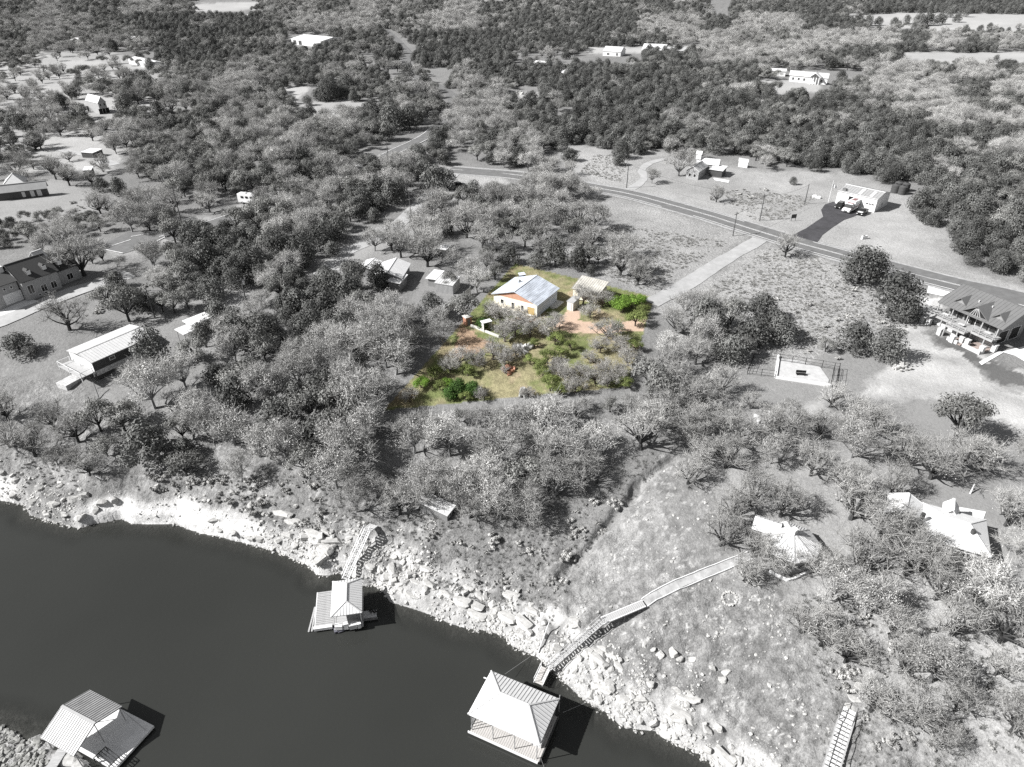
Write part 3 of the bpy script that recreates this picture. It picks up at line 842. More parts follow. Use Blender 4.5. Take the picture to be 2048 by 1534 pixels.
# clear ground (base of a trunk may not stand here), photo pixels
CLEAR = [
 [(1120, 290), (1215, 300), (1230, 325), (1300, 305), (1480, 345), (1690, 345), (1810, 385), (1830, 430), (1850, 455), (1900, 495), (1930, 540), (2100, 575), (2100, 620), (1640, 500), (1220, 385), (1180, 365)],
 [(1225, 450), (1260, 430), (1440, 470), (1500, 490), (1400, 545), (1340, 560), (1280, 500)],
 [(1400, 600), (1540, 485), (1650, 512), (1720, 560), (1850, 585), (1850, 640), (1820, 740), (1600, 740), (1480, 720), (1500, 620)],
 [(1480, 735), (1700, 735), (1640, 780), (1560, 800), (1480, 830)],
 [(1690, 770), (1700, 700), (1850, 600), (2100, 700), (2100, 900), (1950, 862), (1800, 800), (1740, 800)],
 [(-100, 372), (80, 375), (225, 392), (215, 425), (100, 440), (-100, 455)],
 [(-100, 560), (60, 545), (160, 560), (250, 545), (330, 540), (300, 600), (120, 610), (-100, 680)],
 [(130, 660), (310, 640), (420, 640), (420, 690), (310, 700), (230, 775), (110, 790), (60, 740)],
 [(615, 205), (700, 212), (770, 200), (768, 224), (640, 240)], [(565, 176), (612, 178), (600, 195), (568, 192)],
 [(735, 505), (830, 530), (930, 560), (935, 600), (900, 632), (830, 610), (800, 580), (730, 555)],
 [(780, 440), (830, 430), (830, 470), (790, 480)],
 [(890, 330), (1010, 350), (1010, 362), (960, 385), (900, 395), (870, 400), (850, 395)], [(900, 305), (940, 310), (940, 335), (900, 335)],
 [(1170, 96), (1420, 92), (1420, 104), (1180, 110)], [(995, 188), (1080, 190), (1085, 208), (1000, 206)],
 [(1520, 165), (1680, 155), (1680, 180), (1610, 190), (1540, 192)],
 [(1655, 36), (1800, 26), (2100, 30), (2100, 60), (1900, 64), (1740, 50)], [(1790, 108), (2100, 106), (2100, 132), (1850, 128)],
 [(375, 10), (515, 5), (510, 24), (400, 27)], [(780, 4), (1020, 0), (1000, 12)], [(1200, 0), (1380, 0), (1370, 10)],
 [(60, 128), (200, 122), (210, 138), (90, 142)], [(160, 195), (240, 195), (250, 250), (190, 262)],
 [(455, 395), (600, 376), (615, 398), (560, 415), (520, 430), (440, 442)], [(435, 575), (520, 585), (500, 610), (440, 615)], [(650, 515), (700, 488), (760, 470), (720, 510), (670, 548)],
 [(570, 70), (660, 70), (660, 98), (575, 98)],
 [(430, 395), (560, 395), (540, 425), (430, 430)], [(350, 430), (400, 425), (410, 455), (350, 458)], [(205, 475), (335, 455), (345, 490), (330, 520), (220, 525)],
 [(1380, 320), (1500, 315), (1500, 350), (1380, 365)],
 [(640, 1010), (760, 1035), (860, 1050), (930, 1060), (1060, 1075), (1190, 1030), (1270, 940), (1320, 880), (1380, 925), (1420, 1030), (1480, 1115), (1580, 1190), (1560, 1300), (1620, 1420), (1660, 1600), (1200, 1400), (800, 1190), (640, 1100)],
 [(858, 1000), (900, 990), (912, 1050), (862, 1045)],
 [(1500, 1040), (1640, 1050), (1650, 1110), (1560, 1120), (1500, 1080)], [(1765, 985), (1990, 1000), (2000, 1120), (1800, 1080)],
 LOT_PX,
]
def clear_mask(u, v):
    m = np.zeros(len(u), bool)
    for P in CLEAR: m |= in_poly(u, v, P)
    return m
TREES = []      # kind, x, y, scale, hscale
# hand-placed (crown centre u, v, crown radius in photo px, kind)
HAND = [
 (1785, 592, 47, 'juniper'), (1715, 530, 42, 'juniper'), (1745, 533, 30, 'juniper'), (1705, 668, 36, 'juniper'), (1768, 688, 36, 'juniper'), (1808, 620, 26, 'juniper'),
 (1236, 318, 14, 'juniper'), (1585, 362, 8, 'juniper'), (1303, 350, 19, 'pale'), (1357, 325, 30, 'pale'), (1432, 388, 20, 'bare'), (1570, 490, 30, 'bare'),
 (1240, 520, 40, 'bare'), (1275, 545, 32, 'bare'), (1190, 430, 36, 'pale'), (1090, 430, 36, 'pale'), (1150, 455, 32, 'oak'), (1165, 485, 28, 'bare'), (1180, 540, 12, 'juniper'), (1050, 470, 30, 'oak'),
 (1500, 660, 38, 'juniper'), (1545, 640, 36, 'juniper'), (1460, 625, 36, 'oak'), (1520, 610, 32, 'juniper'), (1480, 690, 28, 'oak'), (1650, 690, 18, 'oak'), (1420, 600, 30, 'bare'),
 (868, 420, 28, 'bare'), (855, 500, 42, 'bare'), (790, 462, 30, 'bare'), (750, 480, 26, 'pale'), (665, 495, 20, 'juniper'),
 (440, 620, 30, 'juniper'), (470, 690, 42, 'pale'), (140, 625, 46, 'bare'), (170, 510, 52, 'bare'), (62, 705, 16, 'bare'), (235, 555, 22, 'juniper'), (60, 460, 30, 'oak'), (130, 470, 34, 'bare'),
 (310, 770, 60, 'pale'), (250, 830, 44, 'oak'), (20, 870, 34, 'bare'), (70, 880, 44, 'bare'), (110, 830, 38, 'bare'), (300, 880, 50, 'juniper'), (560, 830, 40, 'juniper'), (470, 850, 52, 'pale'), (520, 880, 46, 'pale'), (180, 930, 30, 'bare'),
 (900, 560, 22, 'oak'), (955, 560, 30, 'pale'), (990, 540, 24, 'oak'), (140, 350, 26, 'bare'), (185, 355, 20, 'bare'), (350, 400, 30, 'bare'), (420, 405, 24, 'bare'), (265, 435, 34, 'pale'), (300, 440, 28, 'bare'),
 (1560, 660, 30, 'juniper'), (1660, 790, 34, 'bare'), (1700, 830, 46, 'bare'), (1740, 840, 44, 'bare'), (1640, 850, 40, 'bare'), (1500, 800, 24, 'bare'), (1375, 940, 42, 'bare'), (1400, 900, 36, 'bare'), (1450, 905, 44, 'bare'),
 (1860, 920, 56, 'bare'), (1920, 900, 50, 'bare'), (1960, 910, 46, 'bare'), (1800, 900, 50, 'bare'), (1780, 960, 46, 'bare'), (1700, 1000, 60, 'bare'), (1760, 1040, 60, 'bare'), (1690, 960, 50, 'bare'), (1620, 920, 46, 'bare'),
 (1440, 1060, 50, 'bare'), (1500, 980, 50, 'bare'), (1560, 1000, 50, 'bare'), (1720, 1110, 66, 'bare'), (1810, 1110, 66, 'bare'), (1870, 1160, 66, 'bare'), (1950, 1180, 70, 'pale'), (1660, 1170, 60, 'pale'), (1730, 1200, 60, 'pale'),
 (2010, 1020, 50, 'bare'), (2035, 1100, 56, 'bare'), (2000, 1250, 66, 'bare'), (1900, 1240, 56, 'bare'), (1640, 1260, 56, 'bare'), (1600, 1240, 46, 'bare'), (1690, 1300, 50, 'bare'), (1780, 1250, 50, 'bare'), (1860, 1330, 66, 'pale'), (1800, 1320, 50, 'bare'),
 (1740, 1400, 50, 'bare'), (1820, 1420, 56, 'bare'), (1910, 1400, 46, 'bare'), (2020, 1440, 56, 'bare'), (1990, 1330, 40, 'bare'), (1490, 1140, 40, 'bare'), (1540, 1110, 36, 'bare'), (1460, 1010, 40, 'bare'), (1880, 1480, 40, 'bare'),
 (1330, 800, 46, 'bare'), (1400, 790, 46, 'bare'), (1440, 760, 40, 'bare'), (1340, 720, 40, 'bare'), (1390, 700, 38, 'bare'), (1410, 830, 40, 'bare'), (1310, 830, 40, 'bare'), (1350, 640, 36, 'bare'),
 (800, 1000, 44, 'bare'), (850, 960, 46, 'pale'), (930, 960, 50, 'pale'), (990, 985, 46, 'pale'), (1060, 990, 36, 'pale'), (1120, 900, 52, 'pale'), (1190, 880, 46, 'pale'), (1000, 890, 56, 'pale'), (900, 870, 56, 'pale'), (830, 870, 50, 'pale'),
 (700, 760, 50, 'pale'), (760, 770, 44, 'pale'), (600, 745, 44, 'pale'), (540, 770, 50, 'pale'),
 (850, 985, 40, 'bare'), (915, 985, 44, 'pale'), (880, 960, 44, 'pale'), (940, 1010, 40, 'bare'), (1000, 1010, 44, 'pale'), (1060, 1020, 40, 'pale'), (1110, 960, 48, 'pale'), (1165, 940, 46, 'bare'), (1050, 940, 50, 'oak'), (980, 930, 50, 'pale'), (1540, 1105, 44, 'bare'), (1585, 1120, 38, 'bare'), (1505, 1090, 40, 'bare'), (1640, 1125, 40, 'bare'), (1800, 1060, 50, 'bare'), (1850, 1110, 56, 'bare'),
 (800, 165, 18, 'oak'), (835, 180, 20, 'pale'), (850, 165, 18, 'juniper'), (870, 195, 20, 'pale'), (880, 215, 20, 'oak'), (905, 240, 22, 'pale'), (815, 145, 16, 'juniper'), (835, 138, 14, 'pale'), (920, 215, 20, 'pale'), (690, 335, 26, 'pale'), (650, 350, 26, 'oak'), (600, 375, 26, 'pale'), (560, 385, 22, 'oak'), (730, 322, 24, 'oak'),
 (570, 245, 28, 'bare'), (872, 236, 14, 'juniper'), (785, 236, 28, 'juniper'), (820, 236, 24, 'juniper'), (1690, 37, 9, 'juniper'), (1715, 38, 11, 'juniper'), (1735, 41, 11, 'juniper'), (1755, 41, 10, 'juniper'), (1787, 43, 9, 'juniper'), (1812, 40, 8, 'juniper'), (1835, 41, 12, 'juniper'), (1855, 38, 14, 'juniper'), (1878, 36, 13, 'juniper'), (1912, 36, 9, 'juniper'), (1930, 26, 8, 'juniper'), (1978, 52, 7, 'juniper'), (1898, 26, 9, 'juniper'), (1990, 118, 7, 'juniper'), (755, 260, 26, 'oak'), (775, 262, 20, 'juniper'), (868, 352, 28, 'juniper'), (895, 356, 22, 'juniper'), (820, 352, 26, 'oak'), (780, 352, 24, 'pale'), (740, 362, 24, 'pale'),
]
LOT_HAND = [
 (1232, 603, 20, 'lot_bright'), (1262, 600, 22, 'lot_bright'), (1245, 612, 18, 'lot_bright'), (1280, 598, 14, 'lot_bright'),
 (842, 764, 18, 'lot_bright'), (918, 772, 20, 'lot_deep'), (945, 775, 18, 'lot_deep'), (900, 785, 16, 'lot_deep'), (880, 770, 14, 'lot_oak'), (960, 788, 16, 'lot_grey'),
 (1110, 676, 17, 'lot_oak'), (1068, 684, 12, 'lot_oak'), (1095, 712, 20, 'lot_oak'), (1080, 730, 18, 'lot_oak'), (1100, 765, 22, 'lot_oak'), (1130, 745, 24, 'lot_grey'), (1115, 735, 22, 'lot_grey'), (1150, 770, 22, 'lot_grey'),
 (1270, 635, 22, 'lot_oak'), (1285, 620, 16, 'lot_oak'), (1213, 660, 28, 'lot_grey'), (1200, 690, 20, 'lot_grey'), (1240, 690, 20, 'lot_grey'), (1255, 715, 22, 'lot_grey'), (1220, 735, 24, 'lot_grey'), (1190, 750, 24, 'lot_grey'), (1245, 745, 20, 'lot_grey'), (1270, 690, 16, 'lot_oak'), (1215, 760, 20, 'lot_grey'),
 (1060, 718, 14, 'lot_oak'), (1122, 702, 16, 'lot_oak'), (1142, 690, 14, 'lot_oak'), (1088, 748, 16, 'lot_oak'), (1118, 778, 16, 'lot_oak'), (1235, 655, 14, 'lot_oak'), (1250, 765, 16, 'lot_oak'), (895, 765, 14, 'lot_bright'), (930, 790, 14, 'lot_oak'), (1165, 590, 24, 'lot_grey'), (1180, 622, 18, 'lot_grey'), (1205, 598, 20, 'lot_grey'), (1195, 575, 16, 'lot_grey'),
 (1000, 625, 26, 'lot_grey'), (1030, 650, 28, 'lot_grey'), (1060, 655, 24, 'lot_grey'), (1085, 655, 26, 'lot_grey'), (1010, 665, 24, 'lot_grey'), (1110, 640, 20, 'lot_grey'), (985, 615, 18, 'lot_grey'),
 (985, 700, 26, 'lot_grey'), (1010, 715, 22, 'lot_grey'), (955, 715, 22, 'lot_grey'), (920, 715, 24, 'lot_grey'), (1030, 700, 14, 'lot_grey'), (935, 740, 16, 'lot_oak'), (900, 730, 20, 'lot_grey'), (870, 745, 18, 'lot_oak'),
 (1040, 625, 14, 'lot_grey'), (965, 645, 14, 'lot_deep'), (820, 790, 18, 'lot_grey'), (1055, 785, 14, 'lot_grey'), (1160, 740, 18, 'lot_grey'), (1180, 715, 16, 'lot_grey'), (1010, 740, 10, 'lot_grey'),
]
def place_hand(u, v, rp, kind):
    hc = 0.55 * BASE_H[kind]
    dv = 0.0
    for _ in range(3):
        p = at(u, v + dv)
        dp = project(p[0], p[1], p[2])[2]
        R = rp * dp / F; sc = R / BASE_R[kind]
        a = PITCH + math.atan((v - 767) / F)
        dv = hc * sc * math.cos(a) * F / dp
    TREES.append([kind, p[0], p[1], sc, 1.0])
for k_, u_ in enumerate(range(800, 1270, 38)): place_hand(u_ + 9 * math.sin(k_ * 2.3), 820 - (u_ - 768) * 0.0967 + 30 + 5 * math.sin(k_ * 3.7), 23 + 4 * math.sin(k_ * 1.7), ('pale', 'bare', 'pale', 'oak')[k_ % 4])
for h_ in HAND: place_hand(*h_)
for u_, v_, r_, k_ in LOT_HAND: place_hand(u_, v_, r_ * (1.22 if k_ == 'lot_grey' else 1.1), k_)

def scatter_trees():
    hx = np.array([t[1] for t in TREES]); hy = np.array([t[2] for t in TREES]); hr = np.array([BASE_R[t[0]] * t[3] for t in TREES])
    out = []
    # bands: nearer, finer spacing
    for y0, y1, sp in ((60, 420, 4.7), (420, 800, 5.6), (800, 1500, 7.6)):
        ys = np.arange(y0, y1, sp)
        for yy in ys:
            hw = 0.80 * (yy * CP + 71 * SP) + 15
            n = int(2 * hw / sp)
            xs = np.linspace(-hw, hw, n) + RNG.uniform(-.45, .45, n) * sp
            yb = yy + RNG.uniform(-.45, .45, n) * sp
            out.append(np.stack([xs, yb], 1))
    P = np.concatenate(out)
    z = hgt(P[:, 0], P[:, 1]); d = shore_d(P[:, 0], P[:, 1])
    u, v, dp = project(P[:, 0], P[:, 1], z)
    uc, vc, _ = project(P[:, 0], P[:, 1], z + 3.2)
    keep = (d > 7) & ~clear_mask(u, v) & (u > -120) & (u < 2170) & (v > -25) & (v < 1640)
    for ci, C in enumerate(ROAD_C):
        b = (P[:, 0] > C[:, 0].min() - 12) & (P[:, 0] < C[:, 0].max() + 12) & (P[:, 1] > C[:, 1].min() - 12) & (P[:, 1] < C[:, 1].max() + 12) & keep
        i = np.nonzero(b)[0]
        if len(i): keep[i] &= seg_dist(P[i, 0], P[i, 1], C[::2]) > (np.where((v[i] > 245) & (v[i] < 335), 10.0, np.where((v[i] < 140) | (u[i] < 640), 6.0, 3.6)) if ci == 1 else 7.0)
    nz = fbm(P[:, 0], P[:, 1], 30, 201); nz2 = fbm(P[:, 0], P[:, 1], 18, 211)
    jit_u = (fbm(P[:, 0], P[:, 1], 12, 221) - .5) * 60; jit_v = (fbm(P[:, 0], P[:, 1], 12, 231) - .5) * 30
    R1 = RNG.random(len(P)); R2 = RNG.random(len(P)); R3 = RNG.random(len(P))
    for i in np.nonzero(keep)[0]:
        c = cell(uc[i] + jit_u[i], vc[i] + jit_v[i] * (1 if vc[i] > 200 else 0.4))
        if c == 'b' and vc[i] > 1150: c = 'c'
        if R1[i] > DENS[c] * (0.75 if c == 'c' and vc[i] < 400 else 1): continue
        r = R2[i] * 0.55 + np.clip((nz[i] - 0.25) * 2, 0, 1) * 0.45
        k = KIND[c][-1][0]; acc = 0
        for kk, pr in KIND[c]:
            acc += pr
            if r < acc: k = kk; break
        sc = (0.78 + 0.52 * R3[i] ** 1.3) * (1.12 if k == 'juniper' else 0.88)
        if d[i] < 13: sc *= 0.75
        if P[i, 1] > 800: sc *= 1.2
        if 250 < uc[i] < 1400 and 640 < vc[i] < 1010: sc *= 1.2
        sc *= 0.72 + 0.42 * nz2[i]
        if uc[i] < 240 and 415 < vc[i] < 530: sc *= 0.62
        if c in 'bs' : sc *= 1.05
        R = BASE_R[k] * sc
        pts = np.array([(0, 0, 3.0), (0, 0, 5.8), (0, 0, 8.0), (-R * .8, 0, 4.2), (R * .8, 0, 4.2)]) * (1, 1, sc) + (P[i, 0], P[i, 1], z[i])
        pu, pv_, _ = project(pts[:, 0], pts[:, 1], pts[:, 2])
        if v[i] > 600 and 740 < u[i] < 1330 and in_poly(pu, pv_, LOT_PX).any(): continue
        q = (hx - P[i, 0]) ** 2 + (hy - P[i, 1]) ** 2
        if (q < (0.62 * (hr + R * 0.8)) ** 2).any(): continue
        TREES.append([k, P[i, 0], P[i, 1], sc, 0.78 + 0.5 * RNG.random()])
scatter_trees()
# ------------------------------------------------------------------ scattering a mass of alike pieces as ONE object of kind stuff
def scatter(name, label, cat, pts, rotz, scl, which, meshes, tilt=None, parent=None):
    """points carrying rotation / scale / choice; geometry nodes put one of the meshes on each"""
    me = bpy.data.meshes.new(name); me.vertices.add(len(pts)); me.vertices.foreach_set('co', np.ascontiguousarray(pts, np.float32).ravel())
    rot = np.zeros((len(pts), 3), np.float32); rot[:, 2] = rotz
    if tilt is not None: rot[:, :2] = tilt
    sc = np.asarray(scl, np.float32); sc = np.repeat(sc[:, None], 3, 1) if sc.ndim == 1 else sc
    for n, t, d, c in (('rot', 'FLOAT_VECTOR', rot, 'vector'), ('scl', 'FLOAT_VECTOR', sc, 'vector'), ('which', 'INT', np.asarray(which, np.int32), 'value')):
        a = me.attributes.new(n, t, 'POINT'); a.data.foreach_set(c, np.ascontiguousarray(d).ravel())
    o = link(name, me); 
    g = bpy.data.node_groups.new(name + '_nodes', 'GeometryNodeTree')
    g.interface.new_socket('Geometry', in_out='INPUT', socket_type='NodeSocketGeometry')
    g.interface.new_socket('Geometry', in_out='OUTPUT', socket_type='NodeSocketGeometry')
    N = g.nodes; L = g.links
    gi = N.new('NodeGroupInput'); go = N.new('NodeGroupOutput')
    join = N.new('GeometryNodeJoinGeometry')
    for m in reversed(meshes):
        src = bpy.data.objects.new(name + '_source', m)          # source of the pieces, not linked to the scene
        oi = N.new('GeometryNodeObjectInfo'); oi.inputs['Object'].default_value = src; oi.inputs['As Instance'].default_value = True
        L.new(oi.outputs['Geometry'], join.inputs[0])
    ip = N.new('GeometryNodeInstanceOnPoints'); ip.inputs['Pick Instance'].default_value = True
    def attr(n, dt):
        a = N.new('GeometryNodeInputNamedAttribute'); a.data_type = dt; a.inputs['Name'].default_value = n
        return next(s for s in a.outputs if s.enabled and s.name == 'Attribute')
    L.new(gi.outputs[0], ip.inputs['Points']); L.new(join.outputs[0], ip.inputs['Instance'])
    L.new(attr('which', 'INT'), ip.inputs['Instance Index']); L.new(attr('scl', 'FLOAT_VECTOR'), ip.inputs['Scale'])
    e2r = N.new('FunctionNodeEulerToRotation'); L.new(attr('rot', 'FLOAT_VECTOR'), e2r.inputs[0]); L.new(e2r.outputs[0], ip.inputs['Rotation'])
    L.new(ip.outputs[0], go.inputs[0])
    md = o.modifiers.new('pieces', 'NODES'); md.node_group = g
    return tag(o, label, cat, None, 'stuff')

# ------------------------------------------------------------------ labels from landmarks
LM = [('big boathouse', 1030, 1430), ('small boathouse', 690, 1205), ('gable roofed boathouse', 190, 1450), ('timber gangway', 1160, 1290), ('steel gangway', 1680, 1480),
      ('little white cabin', 882, 1010), ('many sided pavilion', 1570, 1085), ('long white house', 1880, 1060), ('stone fire ring', 1459, 1197),
      ('coloured lot house', 1055, 600), ('coloured lot shed', 1170, 585), ('white roofed cottage', 785, 545), ('grey garden shed', 887, 572), ('board fence', 915, 605),
      ('mobile home', 225, 710), ('twin white carports', 390, 655), ('dark shingled house', 70, 555), ('low bank house', 45, 380), ('tall barn', 202, 212), ('white camper van', 500, 398),
      ('sports court', 275, 482), ('gravel lane', 760, 470), ('black pickup truck', 915, 373), ('fire station', 1725, 395), ('farmhouse', 1410, 340), ('timber lodge', 1950, 650),
      ('sand court', 1600, 745), ('dirt yard', 1930, 770), ('pale driveway', 1420, 530), ('white metal barn', 612, 82), ('white ranch house', 1300, 100), ('portico house', 1610, 155),
      ('distant field', 1900, 45), ('mown clearing', 700, 220), ('curving road', 860, 265), ('water tanks', 1802, 378), ('shallow ravine', 1250, 1000), ('rocky slope', 1330, 1200),
      ('pale meadow', 1950, 118), ('left frame edge', 20, 250), ('right frame edge', 2030, 260), ('limestone ledge', 400, 1040), ('ragged left cliff', 140, 1020), ('far left shore', 20, 985), ('leaning log', 1085, 1280), ('bottom right shore', 1400, 1500), ('narrow left bank', 560, 1090), ('lodge wood', 2000, 480), ('lawn edge wood', 1900, 430)]
LMA = np.array([(a, b) for _, a, b in LM], float)
ORD = ['nearest', 'second nearest', 'third nearest', 'fourth nearest', 'fifth nearest', 'sixth nearest', 'seventh nearest', 'eighth nearest', 'ninth nearest', 'tenth nearest', 'eleventh nearest', 'twelfth nearest', 'thirteenth nearest', 'fourteenth nearest', 'fifteenth nearest', 'sixteenth nearest', 'furthest']
def direction(du, dv):
    k = int(round(math.degrees(math.atan2(-dv, du)) / 45)) % 8
    return ['right of', 'behind right of', 'behind', 'behind left of', 'left of', 'before left of', 'before', 'before right of'][k]
def place_labels(items):
    """items: list of (u, v, noun phrase); returns one label each, ordinals where the same words recur"""
    res = [None] * len(items); bins = {}
    for i, (u, v, w) in enumerate(items):
        q = (LMA[:, 0] - u) ** 2 + (1.6 * (LMA[:, 1] - v)) ** 2
        j = int(np.argmin(q)); ds = math.sqrt(q[j])
        far = '' if ds < 90 else ('well ' if ds < 180 else 'far ')
        s = f"{w} {far}{direction(u - LMA[j, 0], v - LMA[j, 1])} the {LM[j][0]}"
        bins.setdefault(s, []).append((ds, i))
    for s, l in bins.items():
        l.sort()
        for n, (ds, i) in enumerate(l):
            res[i] = s if len(l) == 1 else s + ', ' + (ORD[n] if n < 16 else f'number {n + 1} outward')
    return res

# ------------------------------------------------------------------ trees: the 300 largest of each kind singly, the rest as one mass per kind
def plant_all():
    words = {'juniper': 'dark dense juniper', 'oak': 'grey leafy live oak', 'pale': 'pale twiggy tree', 'bare': 'bare spreading tree',
             'lot_grey': 'grey twiggy tree', 'lot_oak': 'olive green live oak', 'lot_bright': 'bright green bush', 'lot_deep': 'deep green juniper bush'}
    names = {'juniper': 'juniper_tree', 'oak': 'live_oak_tree', 'pale': 'twiggy_tree', 'bare': 'bare_tree', 'lot_grey': 'twiggy_tree', 'lot_oak': 'live_oak_tree', 'lot_bright': 'green_bush', 'lot_deep': 'juniper_tree'}
    cats = {'lot_bright': 'bush'}
    groups = {'juniper': 'dark junipers of the wood', 'oak': 'grey live oaks', 'pale': 'pale twiggy trees', 'bare': 'bare spreading trees', 'lot_grey': 'grey trees on the coloured lot',
              'lot_oak': 'olive oaks on the coloured lot', 'lot_bright': 'bright bushes on the coloured lot', 'lot_deep': 'green junipers on the coloured lot'}
    lim = {'juniper': 290, 'oak': 285, 'pale': 245, 'bare': 290}
    T = TREES
    x = np.array([t[1] for t in T]); y = np.array([t[2] for t in T]); z = hgt(x, y)
    sc = np.array([t[3] for t in T]); hs = np.array([t[4] for t in T]); kinds = np.array([t[0] for t in T])
    u, v, dp = project(x, y, z + 3 * sc)
    inlot = in_poly(u, v, LOT_PX)                                   # whatever stands in the lot keeps its colours
    swap = {'juniper': 'lot_deep', 'oak': 'lot_oak', 'pale': 'lot_grey', 'bare': 'lot_grey'}; back = {'lot_deep': 'juniper', 'lot_oak': 'oak', 'lot_grey': 'pale', 'lot_bright': 'oak'}
    kinds = kinds.astype(object)
    edge = np.zeros(len(T), bool)
    for dx, dz in ((0, 0), (0, 5.5), (-.7, 3.4), (.7, 3.4), (0, 1.2)):
        eu, ev, _ = project(x + dx * 4 * sc, y, z + dz * sc); edge |= in_poly(eu, ev, LOT_PX)
    for i in range(len(T)):
        a = kinds[i]; b = swap.get(a) if inlot[i] else ('lot_grey' if edge[i] and a in ('pale', 'bare', 'oak') else None if edge[i] else back.get(a))
        if b: kinds[i] = b; sc[i] *= BASE_R[a] / BASE_R[b]
    size = np.array([BASE_R[k] for k in kinds]) * sc * F / dp
    inside = (u > 5) & (u < 2043) & (v > 5) & (v < 1529)
    single = []
    for k in BASE_R:
        i = np.nonzero((kinds == k))[0]; o = i[np.argsort(-(size[i] + 1000 * inside[i]))]
        n = lim.get(k, 999)
        single += [(j, k) for j in o[:n] if inside[j]]
        rest = np.array([j for j in o if not (j in set(o[:n]) and inside[j])], int)
        if len(rest):
            ms = [c for c, t in PROTO[k]]
            w = RNG.integers(0, len(ms), len(rest))
            scatter(names[k] + '_wood', f'{groups[k]} running on into the distance', 'wood', np.stack([x[rest], y[rest], z[rest]], 1), RNG.uniform(0, 6.28, len(rest)),
                    np.stack([sc[rest], sc[rest], sc[rest] * hs[rest]], 1), w, ms)
    items = []
    for j, k in single:
        r = sc[j] * BASE_R[k]
        w = ('small ' if r < 2.7 else 'broad ' if r > 4.3 else '') + words[k]
        items.append((u[j], v[j], w))
    labs = place_labels(items)
    for (j, k), lb in zip(single, labs):
        cm, tm = PROTO[k][RNG.integers(0, len(PROTO[k]))]
        o = empty(names[k], (x[j], y[j], z[j] - 0.05), RNG.uniform(0, 6.28), lb, cats.get(k, 'tree'), groups[k])
        o.scale = (sc[j], sc[j], sc[j] * hs[j])
        for nm, me in (('crown', cm), ('trunk', tm)):
            c = bpy.data.objects.new(nm, me); COL.objects.link(c); c.parent = o
    return len(T)
N_TREES = plant_all()

# ------------------------------------------------------------------ rocks
def rock_mesh(seed, m, flat=0.6):
    rng = np.random.default_rng(seed); bm = bmesh.new()
    bmesh.ops.create_cube(bm, size=1.75); bmesh.ops.subdivide_edges(bm, edges=bm.edges[:], cuts=3, use_grid_fill=True)
    pl = [(rdir(1, rng)[0], rng.uniform(0.62, 0.95)) for _ in range(8)]
    for v in bm.verts:
        p = np.array(v.co)
        for n, dd in pl:
            e = p @ n - dd
            if e > 0: p = p - n * e
        v.co = Vector(p * np.array((1.15, 0.85, flat))) * (1 + rng.uniform(-.04, .04))
    me = bpy.data.meshes.new('rock'); bm.to_mesh(me); bm.free(); me.materials.append(m)
    return me
def rock_mat(name, col):
    m = mat(name, col, 0.9, 0.28, 1.6, 0.6)
    return m
M['limestone'] = rock_mat('limestone', (0.40, 0.396, 0.386))
M['grey_rock'] = rock_mat('grey_rock', (0.25, 0.25, 0.24))
ROCKS = [rock_mesh(900 + s, M['limestone'], 0.45 + 0.08 * s) for s in range(5)]
GREYS = [rock_mesh(950 + s, M['grey_rock'], 0.5 + 0.1 * s) for s in range(3)]
def sample_band(n, d0, d1, u0=-60, u1=1500, pw=1.0):
    out = []
    while len(out) < n:
        s = RNG.integers(0, len(SHORE) - 1, 4000)
        a, b = SHORE[s], SHORE[s + 1]
        ln = np.linalg.norm(b - a, axis=1); keep = RNG.random(len(s)) < ln / 12
        t = RNG.random(len(s))[:, None]; p = a + (b - a) * t
        nn = np.stack([-(b - a)[:, 1], (b - a)[:, 0]], 1) / (ln[:, None] + 1e-9)
        dd = d0 + (d1 - d0) * RNG.random(len(s)) ** pw
        p = p + nn * dd[:, None]
        z = hgt(p[:, 0], p[:, 1]); u, v, _ = project(p[:, 0], p[:, 1], z)
        ok = keep & (u > u0) & (u < u1) & (v < 1600)
        out += [(p[i, 0], p[i, 1], z[i]) for i in np.nonzero(ok)[0]]
    return np.array(out[:n])
